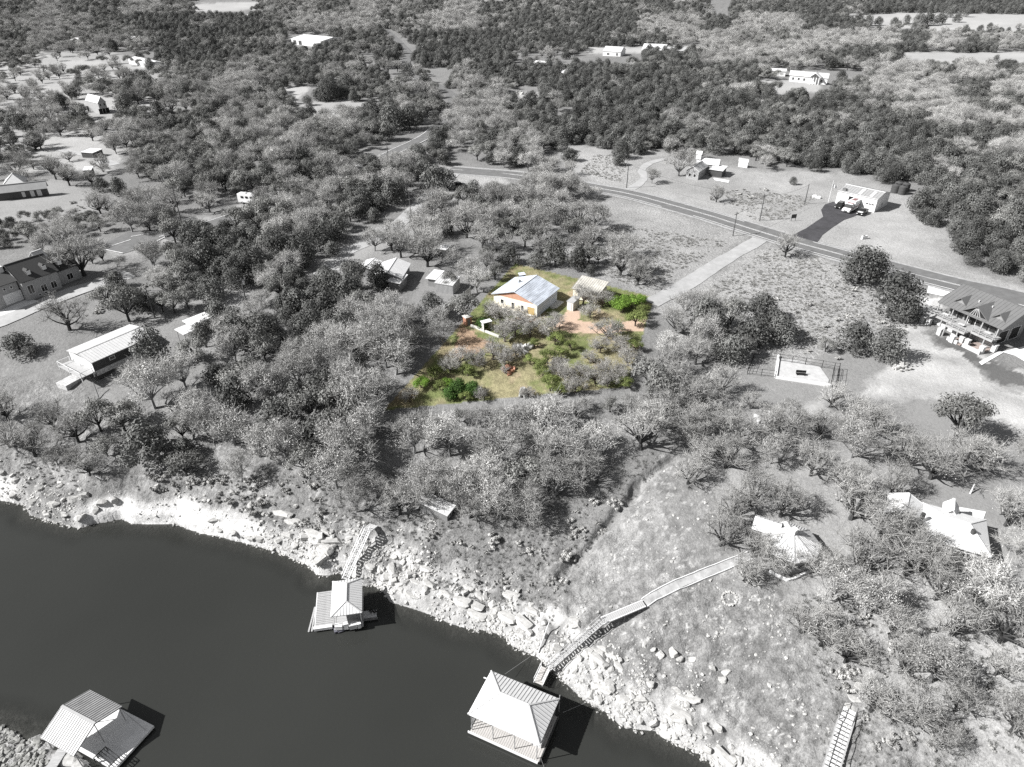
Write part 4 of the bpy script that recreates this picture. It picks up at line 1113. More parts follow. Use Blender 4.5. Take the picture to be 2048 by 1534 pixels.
# single boulders, the ones that stand out in the picture: (u, v, radius px, mesh set)
BOULD = [(1174, 1305, 9), (1190, 1330, 10), (1215, 1370, 12), (1223, 1378, 11), (1245, 1400, 13), (1222, 1342, 9), (1200, 1352, 8), (1160, 1288, 7), (1280, 1440, 9), (1340, 1425, 9), (1365, 1440, 8),
         (640, 1120, 13), (650, 1105, 10), (665, 1095, 9), (630, 1105, 8), (700, 1075, 8), (640, 1078, 10), (610, 1075, 9), (590, 1090, 9), (560, 1080, 10), (545, 1095, 8), (770, 1155, 11), (785, 1162, 12), (800, 1170, 9), (760, 1140, 8), (820, 1150, 9),
         (790, 1115, 8), (805, 1125, 7), (830, 1135, 7), (850, 1150, 7), (960, 1192, 11), (968, 1195, 8), (930, 1185, 8), (985, 1210, 9), (1000, 1225, 8), (905, 1200, 8), (880, 1190, 7), (1010, 1240, 9),
         (1320, 1310, 9), (1345, 1308, 10), (1360, 1318, 8), (1305, 1300, 7), (1290, 1290, 7), (1452, 1345, 8), (1445, 1362, 8), (1385, 1320, 8), (1425, 1335, 7), (1540, 1370, 6),
         (110, 1010, 14), (150, 1000, 16), (170, 990, 12), (130, 1030, 12), (95, 1030, 9), (190, 1020, 11), (205, 1005, 12), (65, 1005, 9), (230, 1000, 10), (160, 1035, 12), (425, 1040, 10), (440, 1060, 9), (470, 1065, 9), (500, 1075, 9), (520, 1080, 8),
         (1110, 1290, 7), (1090, 1270, 7), (1060, 1265, 8), (1040, 1255, 7), (1300, 1370, 8), (1415, 1500, 9), (1475, 1520, 11), (1460, 1530, 8), (1350, 1470, 9), (1260, 1415, 8), (1240, 1430, 9), (1200, 1400, 9), (1180, 1390, 8), (1150, 1340, 8)]
def boulders():
    P = []; R = []; K = []
    for u, v, r in BOULD:
        p = at(u, v); P.append(p); R.append(r * (.72 if u < 250 else .9) * project(*p)[2] / F); K.append(u)
    ex = sample_band(190, 0.3, 7, -40, 1480, 1.2); ex = ex[~((ex[:, 0] > -76) & (ex[:, 0] < -44) & (ex[:, 2] < 3.4))]
    for p in ex: P.append(p); R.append(0.25 + 0.4 * RNG.random() ** 2.2)
    nb = len(P); lg = sample_band(48, 0.8, 6.5, 560, 1480, 1.0)
    for p in lg: P.append(p); R.append(0.5 + 0.6 * RNG.random())
    P = np.array(P); R = np.array(R); u, v, _ = project(P[:, 0], P[:, 1], P[:, 2])
    items = [(u[i], v[i], ('long flat limestone slab' if i >= nb else ('big ' if R[i] > 0.7 else 'small ' if R[i] < 0.38 else '') + 'pale limestone boulder')) for i in range(len(P))]
    for i, lb in enumerate(place_labels(items)):
        o = link('boulder', ROCKS[RNG.integers(0, 5)]); o.location = (P[i, 0], P[i, 1], P[i, 2] + R[i] * 0.12)
        o.rotation_euler = (RNG.uniform(-.3, .3), RNG.uniform(-.3, .3), RNG.uniform(0, 6.28)); o.scale = (R[i] * 1.05,) * 3
        if i >= nb:                                              # slab lying along the bedding
            j = int(np.argmin(((SHORE - P[i, :2]) ** 2).sum(1))); t_ = SHORE[min(j + 1, len(SHORE) - 1)] - SHORE[max(j - 1, 0)]
            o.name = 'flat_boulder'; o.rotation_euler = (RNG.uniform(-.12, .12), RNG.uniform(-.12, .12), math.atan2(t_[1], t_[0]) + RNG.uniform(-.25, .25)); o.scale = (R[i] * RNG.uniform(1.2, 1.9), R[i] * .9, R[i] * .6)
            tag(o, lb, 'rock slab', 'limestone slabs along the shore')
        else: tag(o, lb, 'boulder', 'limestone boulders along the shore')
boulders()
def rubble():
    n = 22000
    p = sample_band(n, -0.5, 9.5, -80, 1560, 1.5); dd = shore_d(p[:, 0], p[:, 1]); p = p[dd < np.where(p[:, 0] < -30, 4.5, 9.0) * RNG.uniform(.4, 1, n)]; n = len(p)
    cl = (sstep(-78, -74, p[:, 0]) * sstep(-41, -46, p[:, 0])) * (p[:, 2] < 3.4); p = p[RNG.random(n) > cl * .85]; n = len(p)
    k = fbm(p[:, 0], p[:, 1], 5, 301) ; p = p[(k + RNG.uniform(-.25, .25, n)) > 0.45]
    n = len(p); s = 0.05 + 0.24 * RNG.random(n) ** 3
    scatter('shore_rubble', 'broken pale stones lying all along the waterline', 'rubble', p, RNG.uniform(0, 6.28, n), s, RNG.integers(0, 5, n), ROCKS, RNG.uniform(-.5, .5, (n, 2)))
    q = np.array([(a, b) for a, b in RNG.uniform((-75, 40), (-40, 62), (7000, 2))]); q = q[in_poly(q[:, 0], q[:, 1], SPIT)]; qu, qv, _ = project(q[:, 0], q[:, 1], 0.3 + 0 * q[:, 0]); q = q[~in_poly(qu, qv, [(88, 1490), (190, 1400), (310, 1450), (240, 1570), (105, 1560)])]
    z = hgt(q[:, 0], q[:, 1]); n = len(q)
    scatter('spit_rubble', 'grey stones of the low spit in the lower left corner', 'rubble', np.stack([q[:, 0], q[:, 1], z], 1), RNG.uniform(0, 6.28, n), 0.12 + 0.33 * RNG.random(n) ** 2, RNG.integers(0, 3, n), GREYS, RNG.uniform(-.5, .5, (n, 2)))
    a = RNG.uniform((0, 45), (75, 112), (9000, 2)); z = hgt(a[:, 0], a[:, 1]); d = shore_d(a[:, 0], a[:, 1]); u, v, _ = project(a[:, 0], a[:, 1], z)
    ok = (d > 3) & in_poly(u, v, [(1325, 915), (1400, 950), (1440, 1060), (1560, 1190), (1640, 1400), (1700, 1560), (1400, 1560), (1100, 1330), (1170, 1180), (1290, 985)]) & (fbm(a[:, 0], a[:, 1], 4, 311) + RNG.uniform(-.2, .2, len(a)) > 0.5)
    a = a[ok]; z = z[ok]; n = len(a)
    scatter('slope_stones', 'small pale stones strewn over the open slope', 'stones', np.stack([a[:, 0], a[:, 1], z], 1), RNG.uniform(0, 6.28, n), 0.06 + 0.22 * RNG.random(n) ** 4, RNG.integers(0, 5, n), ROCKS)
rubble()

# ------------------------------------------------------------------ grass tufts and low scrub
def tuft_mesh(seed, m, n=46, h=0.5, r=0.42):
    rng = np.random.default_rng(seed); b = rng.normal(0, r * 0.45, (n, 3)); b[:, 2] = 0
    t = b + rng.normal(0, 0.2, (n, 3)); t[:, 2] = h * rng.uniform(0.5, 1.1, n)
    v, f = blades(b, t, rng.uniform(0.05, 0.10, n), rng)
    return crown_mesh('tuft', [(v, f, rng.uniform(0.7, 1.3, n))], m)
M['dry_grass'] = leaf_mat('dry_grass', (0.28, 0.278, 0.27), 0.3)
M['dull_grass'] = leaf_mat('dull_grass', (0.20, 0.20, 0.195), 0.3)
M['lot_grass'] = leaf_mat('lot_grass', (0.17, 0.185, 0.06), 0.3)
TUFTS = [tuft_mesh(700 + s, M['dry_grass']) for s in range(3)]
DTUFTS = [tuft_mesh(720 + s, M['dull_grass'], 40, 0.4) for s in range(3)]
def grass():
    def fill(polys, dens, name, label, ms, thr=0.42, smin=0.6, smax=1.3):
        out = []
        for poly in polys:
            Wp = W(poly); lo, hi = Wp.min(0), Wp.max(0)
            n = int((hi[0] - lo[0]) * (hi[1] - lo[1]) * dens)
            q = RNG.uniform(lo, hi, (n, 2)); q = q[in_poly(q[:, 0], q[:, 1], Wp)]
            q = q[fbm(q[:, 0], q[:, 1], 6, 401) + RNG.uniform(-.25, .25, len(q)) > thr]
            for C in ROAD_C[:5]: q = q[seg_dist(q[:, 0], q[:, 1], C[::2]) > 5.2]
            out.append(q)
        q = np.concatenate(out); n = len(q); z = hgt(q[:, 0], q[:, 1])
        scatter(name, label, 'grass', np.stack([q[:, 0], q[:, 1], z], 1), RNG.uniform(0, 6.28, n), RNG.uniform(smin, smax, n), RNG.integers(0, 3, n), ms)
    fill([[(1380, 600), (1530, 495), (1650, 518), (1720, 565), (1830, 590), (1850, 640), (1780, 700), (1480, 700), (1400, 650)], [(1060, 500), (1225, 450), (1380, 470), (1480, 490), (1390, 550), (1310, 590), (1150, 530)],
          [(1190, 310), (1265, 310), (1240, 365), (1160, 345)], [(1440, 380), (1520, 385), (1640, 395), (1560, 440), (1500, 440)]], 1.5, 'meadow_grass', 'rough tussocky grass of the open meadows', TUFTS, 0.40, 0.35, 0.8)
    fill([[(640, 960), (1000, 1040), (1300, 900), (1330, 930), (1180, 1100), (1100, 1250), (800, 1170), (640, 1080), (400, 1010), (280, 960), (430, 920)], 
          [(0, 900), (240, 930), (300, 990), (60, 980), (0, 960)], [(1600, 1180), (2060, 1250), (2060, 1560), (1650, 1560)]], 1.6, 'bank_grass', 'thin dry grass on the bank above the rocks', DTUFTS, 0.45, 0.3, 0.75)
    tw = [crown_mesh('scrub', make_oak(760 + s, 'oak_leaf', 'dark_bark', R=1.0, h=1.0, fill=0.3, nl=5)[0], M['bare_twig']) for s in range(2)]
    q = []
    for poly, n in (([(250, 940), (600, 930), (660, 1000), (640, 1060), (400, 1010), (260, 980)], 90), ([(820, 1080), (1060, 1080), (1180, 1000), (1250, 1000), (1120, 1200), (900, 1150)], 60), ([(1400, 600), (1700, 560), (1800, 640), (1680, 720), (1500, 700)], 70),
                    ([(1440, 370), (1560, 380), (1480, 420), (1420, 400)], 16), ([(140, 400), (330, 400), (330, 440), (60, 470)], 60), ([(200, 590), (300, 570), (260, 620), (150, 640)], 30), ([(1640, 1200), (2040, 1300), (2040, 1520), (1700, 1500)], 80)):
        Wp = W(poly); k = RNG.uniform(Wp.min(0), Wp.max(0), (n * 3, 2)); q.append(k[in_poly(k[:, 0], k[:, 1], Wp)][:n])
    q = np.concatenate(q); n = len(q)
    scatter('scrub', 'low grey scrub dotted over bank and meadows', 'scrub', np.stack([q[:, 0], q[:, 1], hgt(q[:, 0], q[:, 1])], 1), RNG.uniform(0, 6.28, n), 0.35 + 0.8 * RNG.random(n) ** 2, RNG.integers(0, 2, n), tw)
grass()
# ------------------------------------------------------------------ buildings
class Fr:
    """local frame of a rectangular roof: x along the eave a-b, y towards the far side"""
    def __init__(s, a, b, h, c=None, ridge=None, hr=None, g=None):
        z0 = at(*a)[2] if g is None else g
        for _ in range(3):
            A = atz(a[0], a[1], z0 + h); B = atz(b[0], b[1], z0 + h)
            if g is None: z0 = H((A[0] + B[0]) / 2, (A[1] + B[1]) / 2)
        C = atz(c[0], c[1], z0 + h) if c else atz(ridge[0], ridge[1], z0 + hr)
        d = (B - A)[:2]; s.L = float(np.linalg.norm(d)); ux = d / s.L; uy = np.array((-ux[1], ux[0]))
        w = float((C - A)[:2] @ uy)
        if ridge: w *= 2
        s.W = abs(w)
        if w < 0:                                    # keep y pointing at the far side: swap ends
            A, B = B, A; ux = -ux; uy = -uy
        ctr = A[:2] + ux * s.L / 2 + uy * s.W / 2
        s.rot = math.atan2(ux[1], ux[0]); s.ctr = ctr
        s.g = (H(*ctr) if g is None else g); s.ux, s.uy = ux, uy
    def world(s, x, y): p = s.ctr + s.ux * x + s.uy * y; return p[0], p[1]
    def local(s, p): d = np.array(p[:2]) - s.ctr; return float(d @ s.ux), float(d @ s.uy)

class Blk:
    """one block of a building: meshes are children of root, placed by this block's frame"""
    def __init__(s, root, fr, home=None):
        s.root, s.fr = root, fr; s.home = home or fr
        h = s.home
        s.off = (*h.local(fr.ctr), fr.g - h.g); s.drot = fr.rot - h.rot
    def put(s, o):
        o.location = s.off; o.rotation_euler = (0, 0, s.drot); return o
    def mb(s, mb, name, m, parent=None, label=None, kind=None):
        o = mb.build(name, m, parent or s.root)
        if parent is None: s.put(o)
        return tag(o, label, None, None, kind)

def wall_block(b, eave, ridge, style, wallm, over, skirt=1.2, name='wall'):
    L, Wd = b.fr.L - 2 * over, b.fr.W - 2 * over; mb = MB(); y = Wd / 2
    if style == 'gable': mb.extrude_x([(-y, -skirt), (y, -skirt), (y, eave - .05), (0, ridge - .22), (-y, eave - .05)], -L / 2, L / 2)
    else: mb.box((0, 0, (eave - .03 - skirt) / 2), (L, Wd, eave - .03 + skirt))
    return b.mb(mb, name, wallm)
def roof_block(b, eave, ridge, style, m, ribs=0.0, ribm=None, t=0.14, hipk=1.0, single=False):
    L, Wd = b.fr.L, b.fr.W; mb = MB(); y = Wd / 2; x = L / 2
    sl = []                                             # (eave point, ridge point) pairs for the ribs
    if style == 'gable':
        mb.extrude_x([(-y, eave), (-y, eave - t), (0, ridge - t), (0, ridge)], -x, x); mb.extrude_x([(0, ridge), (0, ridge - t), (y, eave - t), (y, eave)], -x, x)
        n = int(L / ribs) if ribs else 0
        for k in range(n + 1):
            xx = -x + 0.04 + (L - .08) * k / max(n, 1)
            for s in (-1, 1): sl.append(((xx, s * y, eave), (xx, s * .02, ridge)))
    elif style == 'mono':
        mb.extrude_x([(-y, eave - t), (y, ridge - t), (y, ridge), (-y, eave)], -x, x)
        n = int(L / ribs) if ribs else 0
        for k in range(n + 1):
            xx = -x + 0.04 + (L - .08) * k / max(n, 1); sl.append(((xx, -y, eave), (xx, y, ridge)))
    elif style == 'hip':
        if L >= Wd: r0, r1 = (-(x - y * hipk), 0), (x - y * hipk, 0)
        else: r0, r1 = (0, -(y - x * hipk)), (0, y - x * hipk)
        vs = [(-x, -y, eave), (x, -y, eave), (x, y, eave), (-x, y, eave), (*r0, ridge), (*r1, ridge)]
        lo = [(a, c, e - t) for a, c, e in vs]
        fs = [(0, 1, 5, 4), (1, 2, 5), (2, 3, 4, 5), (3, 0, 4)] if L >= Wd else [(0, 1, 4), (1, 2, 5, 4), (2, 3, 5), (3, 0, 4, 5)]
        mb.add(vs + lo, fs + [tuple(i + 6 for i in reversed(f)) for f in fs] + [(0, 6, 7, 1), (1, 7, 8, 2), (2, 8, 9, 3), (3, 9, 6, 0)])
        if ribs:
            def zroof(px, py):
                if L >= Wd: dx = (x - abs(px)) / (y * hipk); dy = (y - abs(py)) / y
                else: dx = (x - abs(px)) / x; dy = (y - abs(py)) / (x * hipk)
                return min(dx, dy, 1.0)
            for s in (-1, 1):
                n = int(L / ribs)
                for k in range(1, n):
                    xx = -x + L * k / n
                    dx = (x - abs(xx)) / ((y if L >= Wd else x) * (hipk if L >= Wd else 1.0)); tt = min(1.0, dx)
                    den = y if L >= Wd else x * hipk
                    sl.append(((xx, s * y, eave), (xx, s * (y - den * tt), eave + (ridge - eave) * tt)))
                n = int(Wd / ribs)
                for k in range(1, n):
                    yy = -y + Wd * k / n
                    dy = (y - abs(yy)) / (y if L >= Wd else x * hipk); tt = min(1.0, dy)
                    den = y * hipk if L >= Wd else x
                    sl.append(((s * x, yy, eave), (s * (x - den * tt), yy, eave + (ridge - eave) * tt)))
    roof = b.mb(mb, 'roof', m)
    cap = MB()
    if style == 'gable': cap.box((0, 0, ridge + .02), (L, .34, .06))
    if style == 'hip':
        cap.bar((*r0, ridge + .03), (*r1, ridge + .03), .26, .08)
        for cx, cy in ((-x, -y), (x, -y), (x, y), (-x, y)):
            e = r0 if ((L >= Wd and cx < 0) or (L < Wd and cy < 0)) else r1
            cap.bar((cx, cy, eave + .03), (*e, ridge + .03), .2, .07)
    if cap.v: cap.build('ridge_cap', ribm or m, roof)
    if sl:
        if single:
            for p, q in sl: MB().bar((p[0], p[1], p[2] + .03), (q[0], q[1], q[2] + .02), .05, .045).build('seam', ribm or m, roof)
        else:
            r = MB()
            for p, q in sl: r.bar((p[0], p[1], p[2] + .03), (q[0], q[1], q[2] + .02), .05, .045)
            r.build('seams', ribm or m, roof)['kind'] = 'stuff'
    return roof
def opening(b, side, t, z, w, h, over, kind='window', fm=None, gm=None):
    """window / door standing 4 cm proud of a wall: frame with a set-in pane"""
    L, Wd = b.fr.L - 2 * over, b.fr.W - 2 * over
    px, py, rz = {'F': (-L / 2 + L * t, -Wd / 2, 0), 'B': (-L / 2 + L * t, Wd / 2, math.pi), 'L': (-L / 2, -Wd / 2 + Wd * t, -math.pi / 2), 'R': (L / 2, -Wd / 2 + Wd * t, math.pi / 2)}[side]
    f = 0.09; mb = MB()
    mb.box((0, -.02, h / 2 - f / 2), (w, .10, f)); mb.box((0, -.02, -h / 2 + f / 2), (w, .12, f))
    mb.box((-w / 2 + f / 2, -.02, 0), (f, .10, h - 2 * f)); mb.box((w / 2 - f / 2, -.02, 0), (f, .10, h - 2 * f))
    if w > 1.2 and kind == 'window': mb.box((0, -.02, 0), (.06, .09, h - 2 * f))
    o = mb.build(kind, fm or M['white_paint'], b.root)
    a = b.drot; ox = b.off[0] + px * math.cos(a) - py * math.sin(a); oy = b.off[1] + px * math.sin(a) + py * math.cos(a)
    o.location = (ox, oy, b.off[2] + z); o.rotation_euler = (0, 0, a + rz)
    MB().box((0, -.012, 0), (w - 2 * f, .05, h - 2 * f)).build('pane' if kind == 'window' else 'door_leaf', gm or M['glass'], o)
    return o
def building(name, label, a, b, eave, ridge_h, c=None, ridge=None, style='gable', roofm='white_metal', wallm='white_paint', over=.35, ribs=0, ribm=None, wins=(), cat='house', group=None, single=False, hipk=1.0, g=None, skirt=1.2):
    fr = Fr(a, b, eave, c, ridge, ridge_h, g)
    root = empty(name, (*fr.ctr, fr.g), fr.rot, label, cat, group)
    bk = Blk(root, fr)
    wall_block(bk, eave if style != 'mono' else min(eave, ridge_h), ridge_h, style, M[wallm], over, skirt)
    roof_block(bk, eave, ridge_h, style, M[roofm], ribs, M[ribm] if ribm else None, single=single, hipk=hipk)
    for w in wins: opening(bk, *w[:5], over, *w[5:])
    return bk
def wing(bk, a, b, eave, ridge_h, c=None, ridge=None, style='gable', roofm='white_metal', wallm='white_paint', over=.3, ribs=0, ribm=None, wins=()):
    fr = Fr(a, b, eave, c, ridge, ridge_h, bk.home.g)
    k = Blk(bk.root, fr, bk.home)
    wall_block(k, eave if style != 'mono' else min(eave, ridge_h), ridge_h, style, M[wallm], over)
    roof_block(k, eave, ridge_h, style, M[roofm], ribs, M[ribm] if ribm else None)
    for w in wins: opening(k, *w[:5], over, *w[5:])
    return k

M['terracotta'] = mat('terracotta', (0.46, 0.26, 0.18), 0.8, 0.12, 2)
M['lot_white'] = mat('lot_white', (0.56, 0.55, 0.52), 0.6, 0.05, 1.5)
M['lot_siding'] = mat('lot_siding', (0.56, 0.60, 0.68), 0.6, 0.08, 1.5)  # house siding is white; the blue of its shade is in the colour
M['lot_roof'] = mat('lot_roof', (0.50, 0.53, 0.58), 0.5, 0.10, 0.9)
M['lot_roof_stain'] = mat('lot_roof_stain', (0.42, 0.45, 0.50), 0.55, 0.45, 0.55, stretch=(0.5, 2.2, 1))
M['tan_roof'] = mat('tan_roof', (0.40, 0.385, 0.35), 0.6, 0.25, 0.8)
M['tan_door'] = mat('tan_door', (0.45, 0.33, 0.15), 0.6, 0.1, 2)
M['brick_red'] = mat('brick_red', (0.42, 0.22, 0.15), 0.85, 0.3, 4)

# ---- the house on the coloured lot
hb = building('lot_house', 'cream house with weathered blue-grey metal roof and orange gable on the coloured lot', (1075.5, 612), (1119.5, 577), 3.1, 5.1, ridge=(1025.4, 585.5), roofm='lot_roof_stain', wallm='cream_paint', over=.45, ribs=.6, ribm='lot_roof', skirt=3.4,
   wins=(('L', .80, 1.7, .9, 1.1), ('L', .55, 1.3, .8, 1.7), ('L', .33, 1.3, .7, 1.5), ('L', .13, 1.15, 2.0, 2.0, 'door', None, M['tan_door']), ('F', .25, 1.9, 1.8, .8), ('F', .55, 1.9, 2.4, .8), ('F', .82, 1.9, 1.4, .8), ('F', .45, -1.2, .9, 2.0, 'door', None, M['dark_paint'])))
fr = hb.fr; L_, W_ = fr.L, fr.W
g_ = MB(); yy = W_ / 2 - .5; g_.add([(-L_ / 2 + .41, -yy, 3.05), (-L_ / 2 + .41, yy, 3.05), (-L_ / 2 + .41, 0, 4.8), (-L_ / 2 + .44, -yy, 3.05), (-L_ / 2 + .44, yy, 3.05), (-L_ / 2 + .44, 0, 4.8)], [(0, 2, 1), (3, 4, 5), (0, 1, 4, 3), (1, 2, 5, 4), (2, 0, 3, 5)])
hb.mb(g_, 'gable_panel', M['terracotta'])
d_ = MB(); d_.box((-L_ / 2 - .6, .3, .05), (2.1, W_ - .6, .22)); hb.mb(d_, 'porch_deck', M['lot_white'])
d_ = MB(); d_.box((-L_ / 2 - .6, .3, -1.7), (1.9, W_ - .8, 3.2)); hb.mb(d_, 'retaining_wall', M['brick_red'])
for k in range(7):
    d_ = MB(); d_.box((-L_ / 2 - 1.55, -W_ / 2 + .8 + k * (W_ - 1.2) / 6, .62), (.07, .07, .95)); hb.mb(d_, 'rail_post', M['lot_white'])
d_ = MB(); d_.box((-L_ / 2 - 1.55, .2, 1.1), (.09, W_ - 1, .08)); hb.mb(d_, 'handrail', M['lot_white'])
for k in range(8):
    d_ = MB(); d_.box((0, -W_ / 2 + .425, -2.6 + k * .7), (L_ - .9, .05, .62)); hb.mb(d_, 'siding_board', M['lot_siding'])
d_ = MB(); d_.box((L_ * .28, -W_ / 2 - .5, .1), (L_ * .36, 1.9, .16)); hb.mb(d_, 'side_landing', M['lot_white'])
d_ = MB()
for k in range(9): d_.box((L_ * .08 - k * .33, -W_ / 2 - .5, -.05 - k * .3), (.36, 1.1, .08))
hb.mb(d_, 'stair', M['lot_white'])
d_ = MB(); d_.box((0, 0, 0), (.35, .35, .8)); o = hb.mb(d_, 'roof_vent', M['dark_metal']); o.location = (L_ * .1, W_ * .18, 4.6)

sb = building('lot_shed', 'cream outbuilding with pale metal roof beside the coloured driveway', (1143, 576), (1198, 590), 2.6, 3.9, c=(1206, 571), style='mono', roofm='tan_roof', wallm='cream_paint', over=.3, ribs=.6, wins=(('F', .25, 1.2, .8, .9), ('F', .7, 1.1, 1.6, 2.0, 'door', None, M['lot_white'])), cat='shed')
building('small_shed', 'small white shed with flat roof in front of the cream outbuilding', (1133, 602), (1147, 606), 2.2, 2.4, c=(1153, 594), style='mono', roofm='grey_metal', wallm='lot_white', over=.12, wins=(('F', .5, 1.0, .8, 1.8, 'door', None, M['lot_white']),), cat='shed')
building('small_shed', 'low blue grey shed just behind the cream lot house', (1040, 551), (1052, 549), 2.0, 2.2, c=(1055, 544), style='mono', roofm='lot_siding', wallm='dark_paint', over=.1, cat='shed')

# ---- neighbouring cottage, shed, fence
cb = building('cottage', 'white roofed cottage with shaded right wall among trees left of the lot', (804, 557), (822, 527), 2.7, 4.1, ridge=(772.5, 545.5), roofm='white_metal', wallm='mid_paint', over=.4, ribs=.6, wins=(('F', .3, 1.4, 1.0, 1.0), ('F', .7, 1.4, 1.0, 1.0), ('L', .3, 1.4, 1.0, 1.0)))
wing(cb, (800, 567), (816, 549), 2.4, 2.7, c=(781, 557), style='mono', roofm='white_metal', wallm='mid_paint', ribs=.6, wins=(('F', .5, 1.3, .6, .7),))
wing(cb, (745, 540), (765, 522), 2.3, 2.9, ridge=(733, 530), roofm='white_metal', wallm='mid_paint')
building('carport', 'white flat roofed carport between cottage and grey shed', (850, 556), (872, 559), 2.3, 2.4, c=(876, 540), style='mono', roofm='white_metal', wallm='mid_paint', over=.5, cat='carport')
gs = building('garden_shed', 'grey board shed with pale sloping roof beside the board fence', (868, 565), (906, 571), 2.5, 3.0, c=(918, 556), style='mono', roofm='pale_metal', wallm='grey_paint', over=.15, ribs=.6, cat='shed')
for k in range(14):
    mb_ = MB().box((-gs.fr.L / 2 + .3 + k * (gs.fr.L - .6) / 13, -gs.fr.W / 2 + .13, 1.1), (.06, .05, 2.4)); gs.mb(mb_, 'board_batten', M['grey_paint'])
building('shed', 'small white roofed shed under trees behind the grey garden shed', (873, 497), (893, 500), 2.3, 2.6, c=(897, 492), style='mono', roofm='white_metal', wallm='dark_paint', over=.2, cat='shed')
building('shed', 'pale roofed shed half hidden left of the white roofed cottage', (644, 556), (662, 548), 2.3, 2.9, c=(660, 536), style='mono', roofm='pale_metal', wallm='mid_paint', over=.2, cat='shed')

# ---- mobile home and carports
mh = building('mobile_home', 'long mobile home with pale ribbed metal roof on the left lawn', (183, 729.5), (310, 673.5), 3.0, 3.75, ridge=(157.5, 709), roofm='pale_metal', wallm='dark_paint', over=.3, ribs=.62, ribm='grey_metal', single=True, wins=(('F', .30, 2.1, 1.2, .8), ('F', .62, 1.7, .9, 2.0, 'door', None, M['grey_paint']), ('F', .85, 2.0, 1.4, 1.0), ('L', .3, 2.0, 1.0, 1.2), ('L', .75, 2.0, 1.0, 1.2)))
L_, W_ = mh.fr.L, mh.fr.W
mh.mb(MB().box((0, -W_ / 2 + .2, .3), (L_ - .8, .12, 1.1)), 'skirting', M['stone'])
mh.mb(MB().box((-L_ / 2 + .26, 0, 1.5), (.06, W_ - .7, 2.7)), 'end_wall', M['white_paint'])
mh.mb(MB().box((-L_ / 2 - 1.3, -.3, .85), (2.9, W_ - .6, .14)), 'porch_deck', M['wood_deck'])
for sx in (-2.6, -.2):
    for sy in (-W_ / 2 + .1, 0, W_ / 2 - .7): mh.mb(MB().box((-L_ / 2 + sx, sy, .9), (.12, .12, 2.1)), 'porch_post', M['white_paint'])
for sy in (-W_ / 2 + .1, W_ / 2 - .7): mh.mb(MB().box((-L_ / 2 - 1.4, sy, 1.9), (2.5, .07, .09)), 'handrail', M['white_paint'])
mh.mb(MB().box((-L_ / 2 - 2.6, -.3, 1.9), (.07, W_ - .8, .09)), 'handrail', M['white_paint'])
for k in range(5): mh.mb(MB().box((L_ * .12, -W_ / 2 - .2 - k * .32, .75 - k * .2), (1.3, .34, .06)), 'stair_tread', M['wood_deck'])
o = tag(MB().box((0, 0, .0), (4.2, 2.9, 1.3)).build('stone_terrace', M['stone']), 'low pale stone terrace beside the mobile home porch', 'terrace')
p = at(143, 765); o.location = (p[0], p[1], p[2] + .1); o.rotation_euler = (0, 0, mh.fr.rot + .15)
for lb, a_, b_, c_ in (('lower of the twin white carports on the left lawn', (367, 670), (422, 647), (405, 638)), ('upper of the twin white carports on the left lawn', (380, 652), (425, 634), (411, 625.5))):
    fr = Fr(a_, b_, 2.5, c=c_); r = empty('carport', (*fr.ctr, fr.g), fr.rot, lb, 'carport', 'white carports on the left lawn'); bk = Blk(r, fr)
    roof_block(bk, 2.5, 2.75, 'mono', M['white_metal'], .9)
    for sx in (-1, 0, 1):
        for sy in (-1, 1): bk.mb(MB().box((sx * (fr.L / 2 - .3), sy * (fr.W / 2 - .25), 1.0), (.12, .12, 2.7)), 'post', M['steel'])

# ---- dark shingled house at the left edge
dh = building('shingle_house', 'large house with dark shingled roofs and white dormers at the left edge', (40, 568), (118, 542), 4.6, 8.0, ridge=(37, 522.5), roofm='charcoal_shingle', wallm='grey_paint', over=.4, wins=(('F', .18, 2.3, 1.4, 2.2), ('F', .52, 1.6, 1.4, 1.8), ('F', .8, 1.6, 1.4, 1.8), ('F', .35, .4, .7, .5), ('F', .52, .4, .7, .5)))
wing(dh, (112, 545), (158, 528), 3.8, 6.2, ridge=(109, 513), roofm='charcoal_shingle', wallm='grey_paint', wins=(('F', .5, 1.6, 1.6, 1.6),))
wing(dh, (-30, 583), (35, 561), 4.8, 6.6, ridge=(-27, 548), roofm='charcoal_shingle', wallm='grey_paint', wins=(('F', .55, 3.7, .6, .7), ('F', .78, 3.7, .6, .7), ('F', .72, 1.2, 4.0, 2.5, 'door', None, M['white_paint'])))
for k in range(3):
    fr = dh.fr
    o = dh.mb(MB().extrude_x([(-.5, 0), (.5, 0), (.5, 1.0), (0, 1.5), (-.5, 1.0)], -.9, .9), 'dormer', M['charcoal_shingle']); o.rotation_euler = (0, 0, math.pi / 2); o.location = (-fr.L / 2 + 3 + k * 3.6, -fr.W * .3, 5.4)
    MB().box((-.93, 0, .6), (.06, .9, 1.0)).build('dormer_front', M['white_paint'], o)
o = dh.mb(MB().box((0, 0, 0), (1.0, .9, 4.0)), 'chimney', M['white_paint']); o.location = (-dh.fr.L / 2 - .6, dh.fr.W * .12, 5.6)
building('pale_shed', 'small pale gabled shed just behind the dark shingled house', (56, 515), (78, 507), 3.0, 4.6, ridge=(67, 503), roofm='pale_metal', wallm='white_paint', cat='shed')

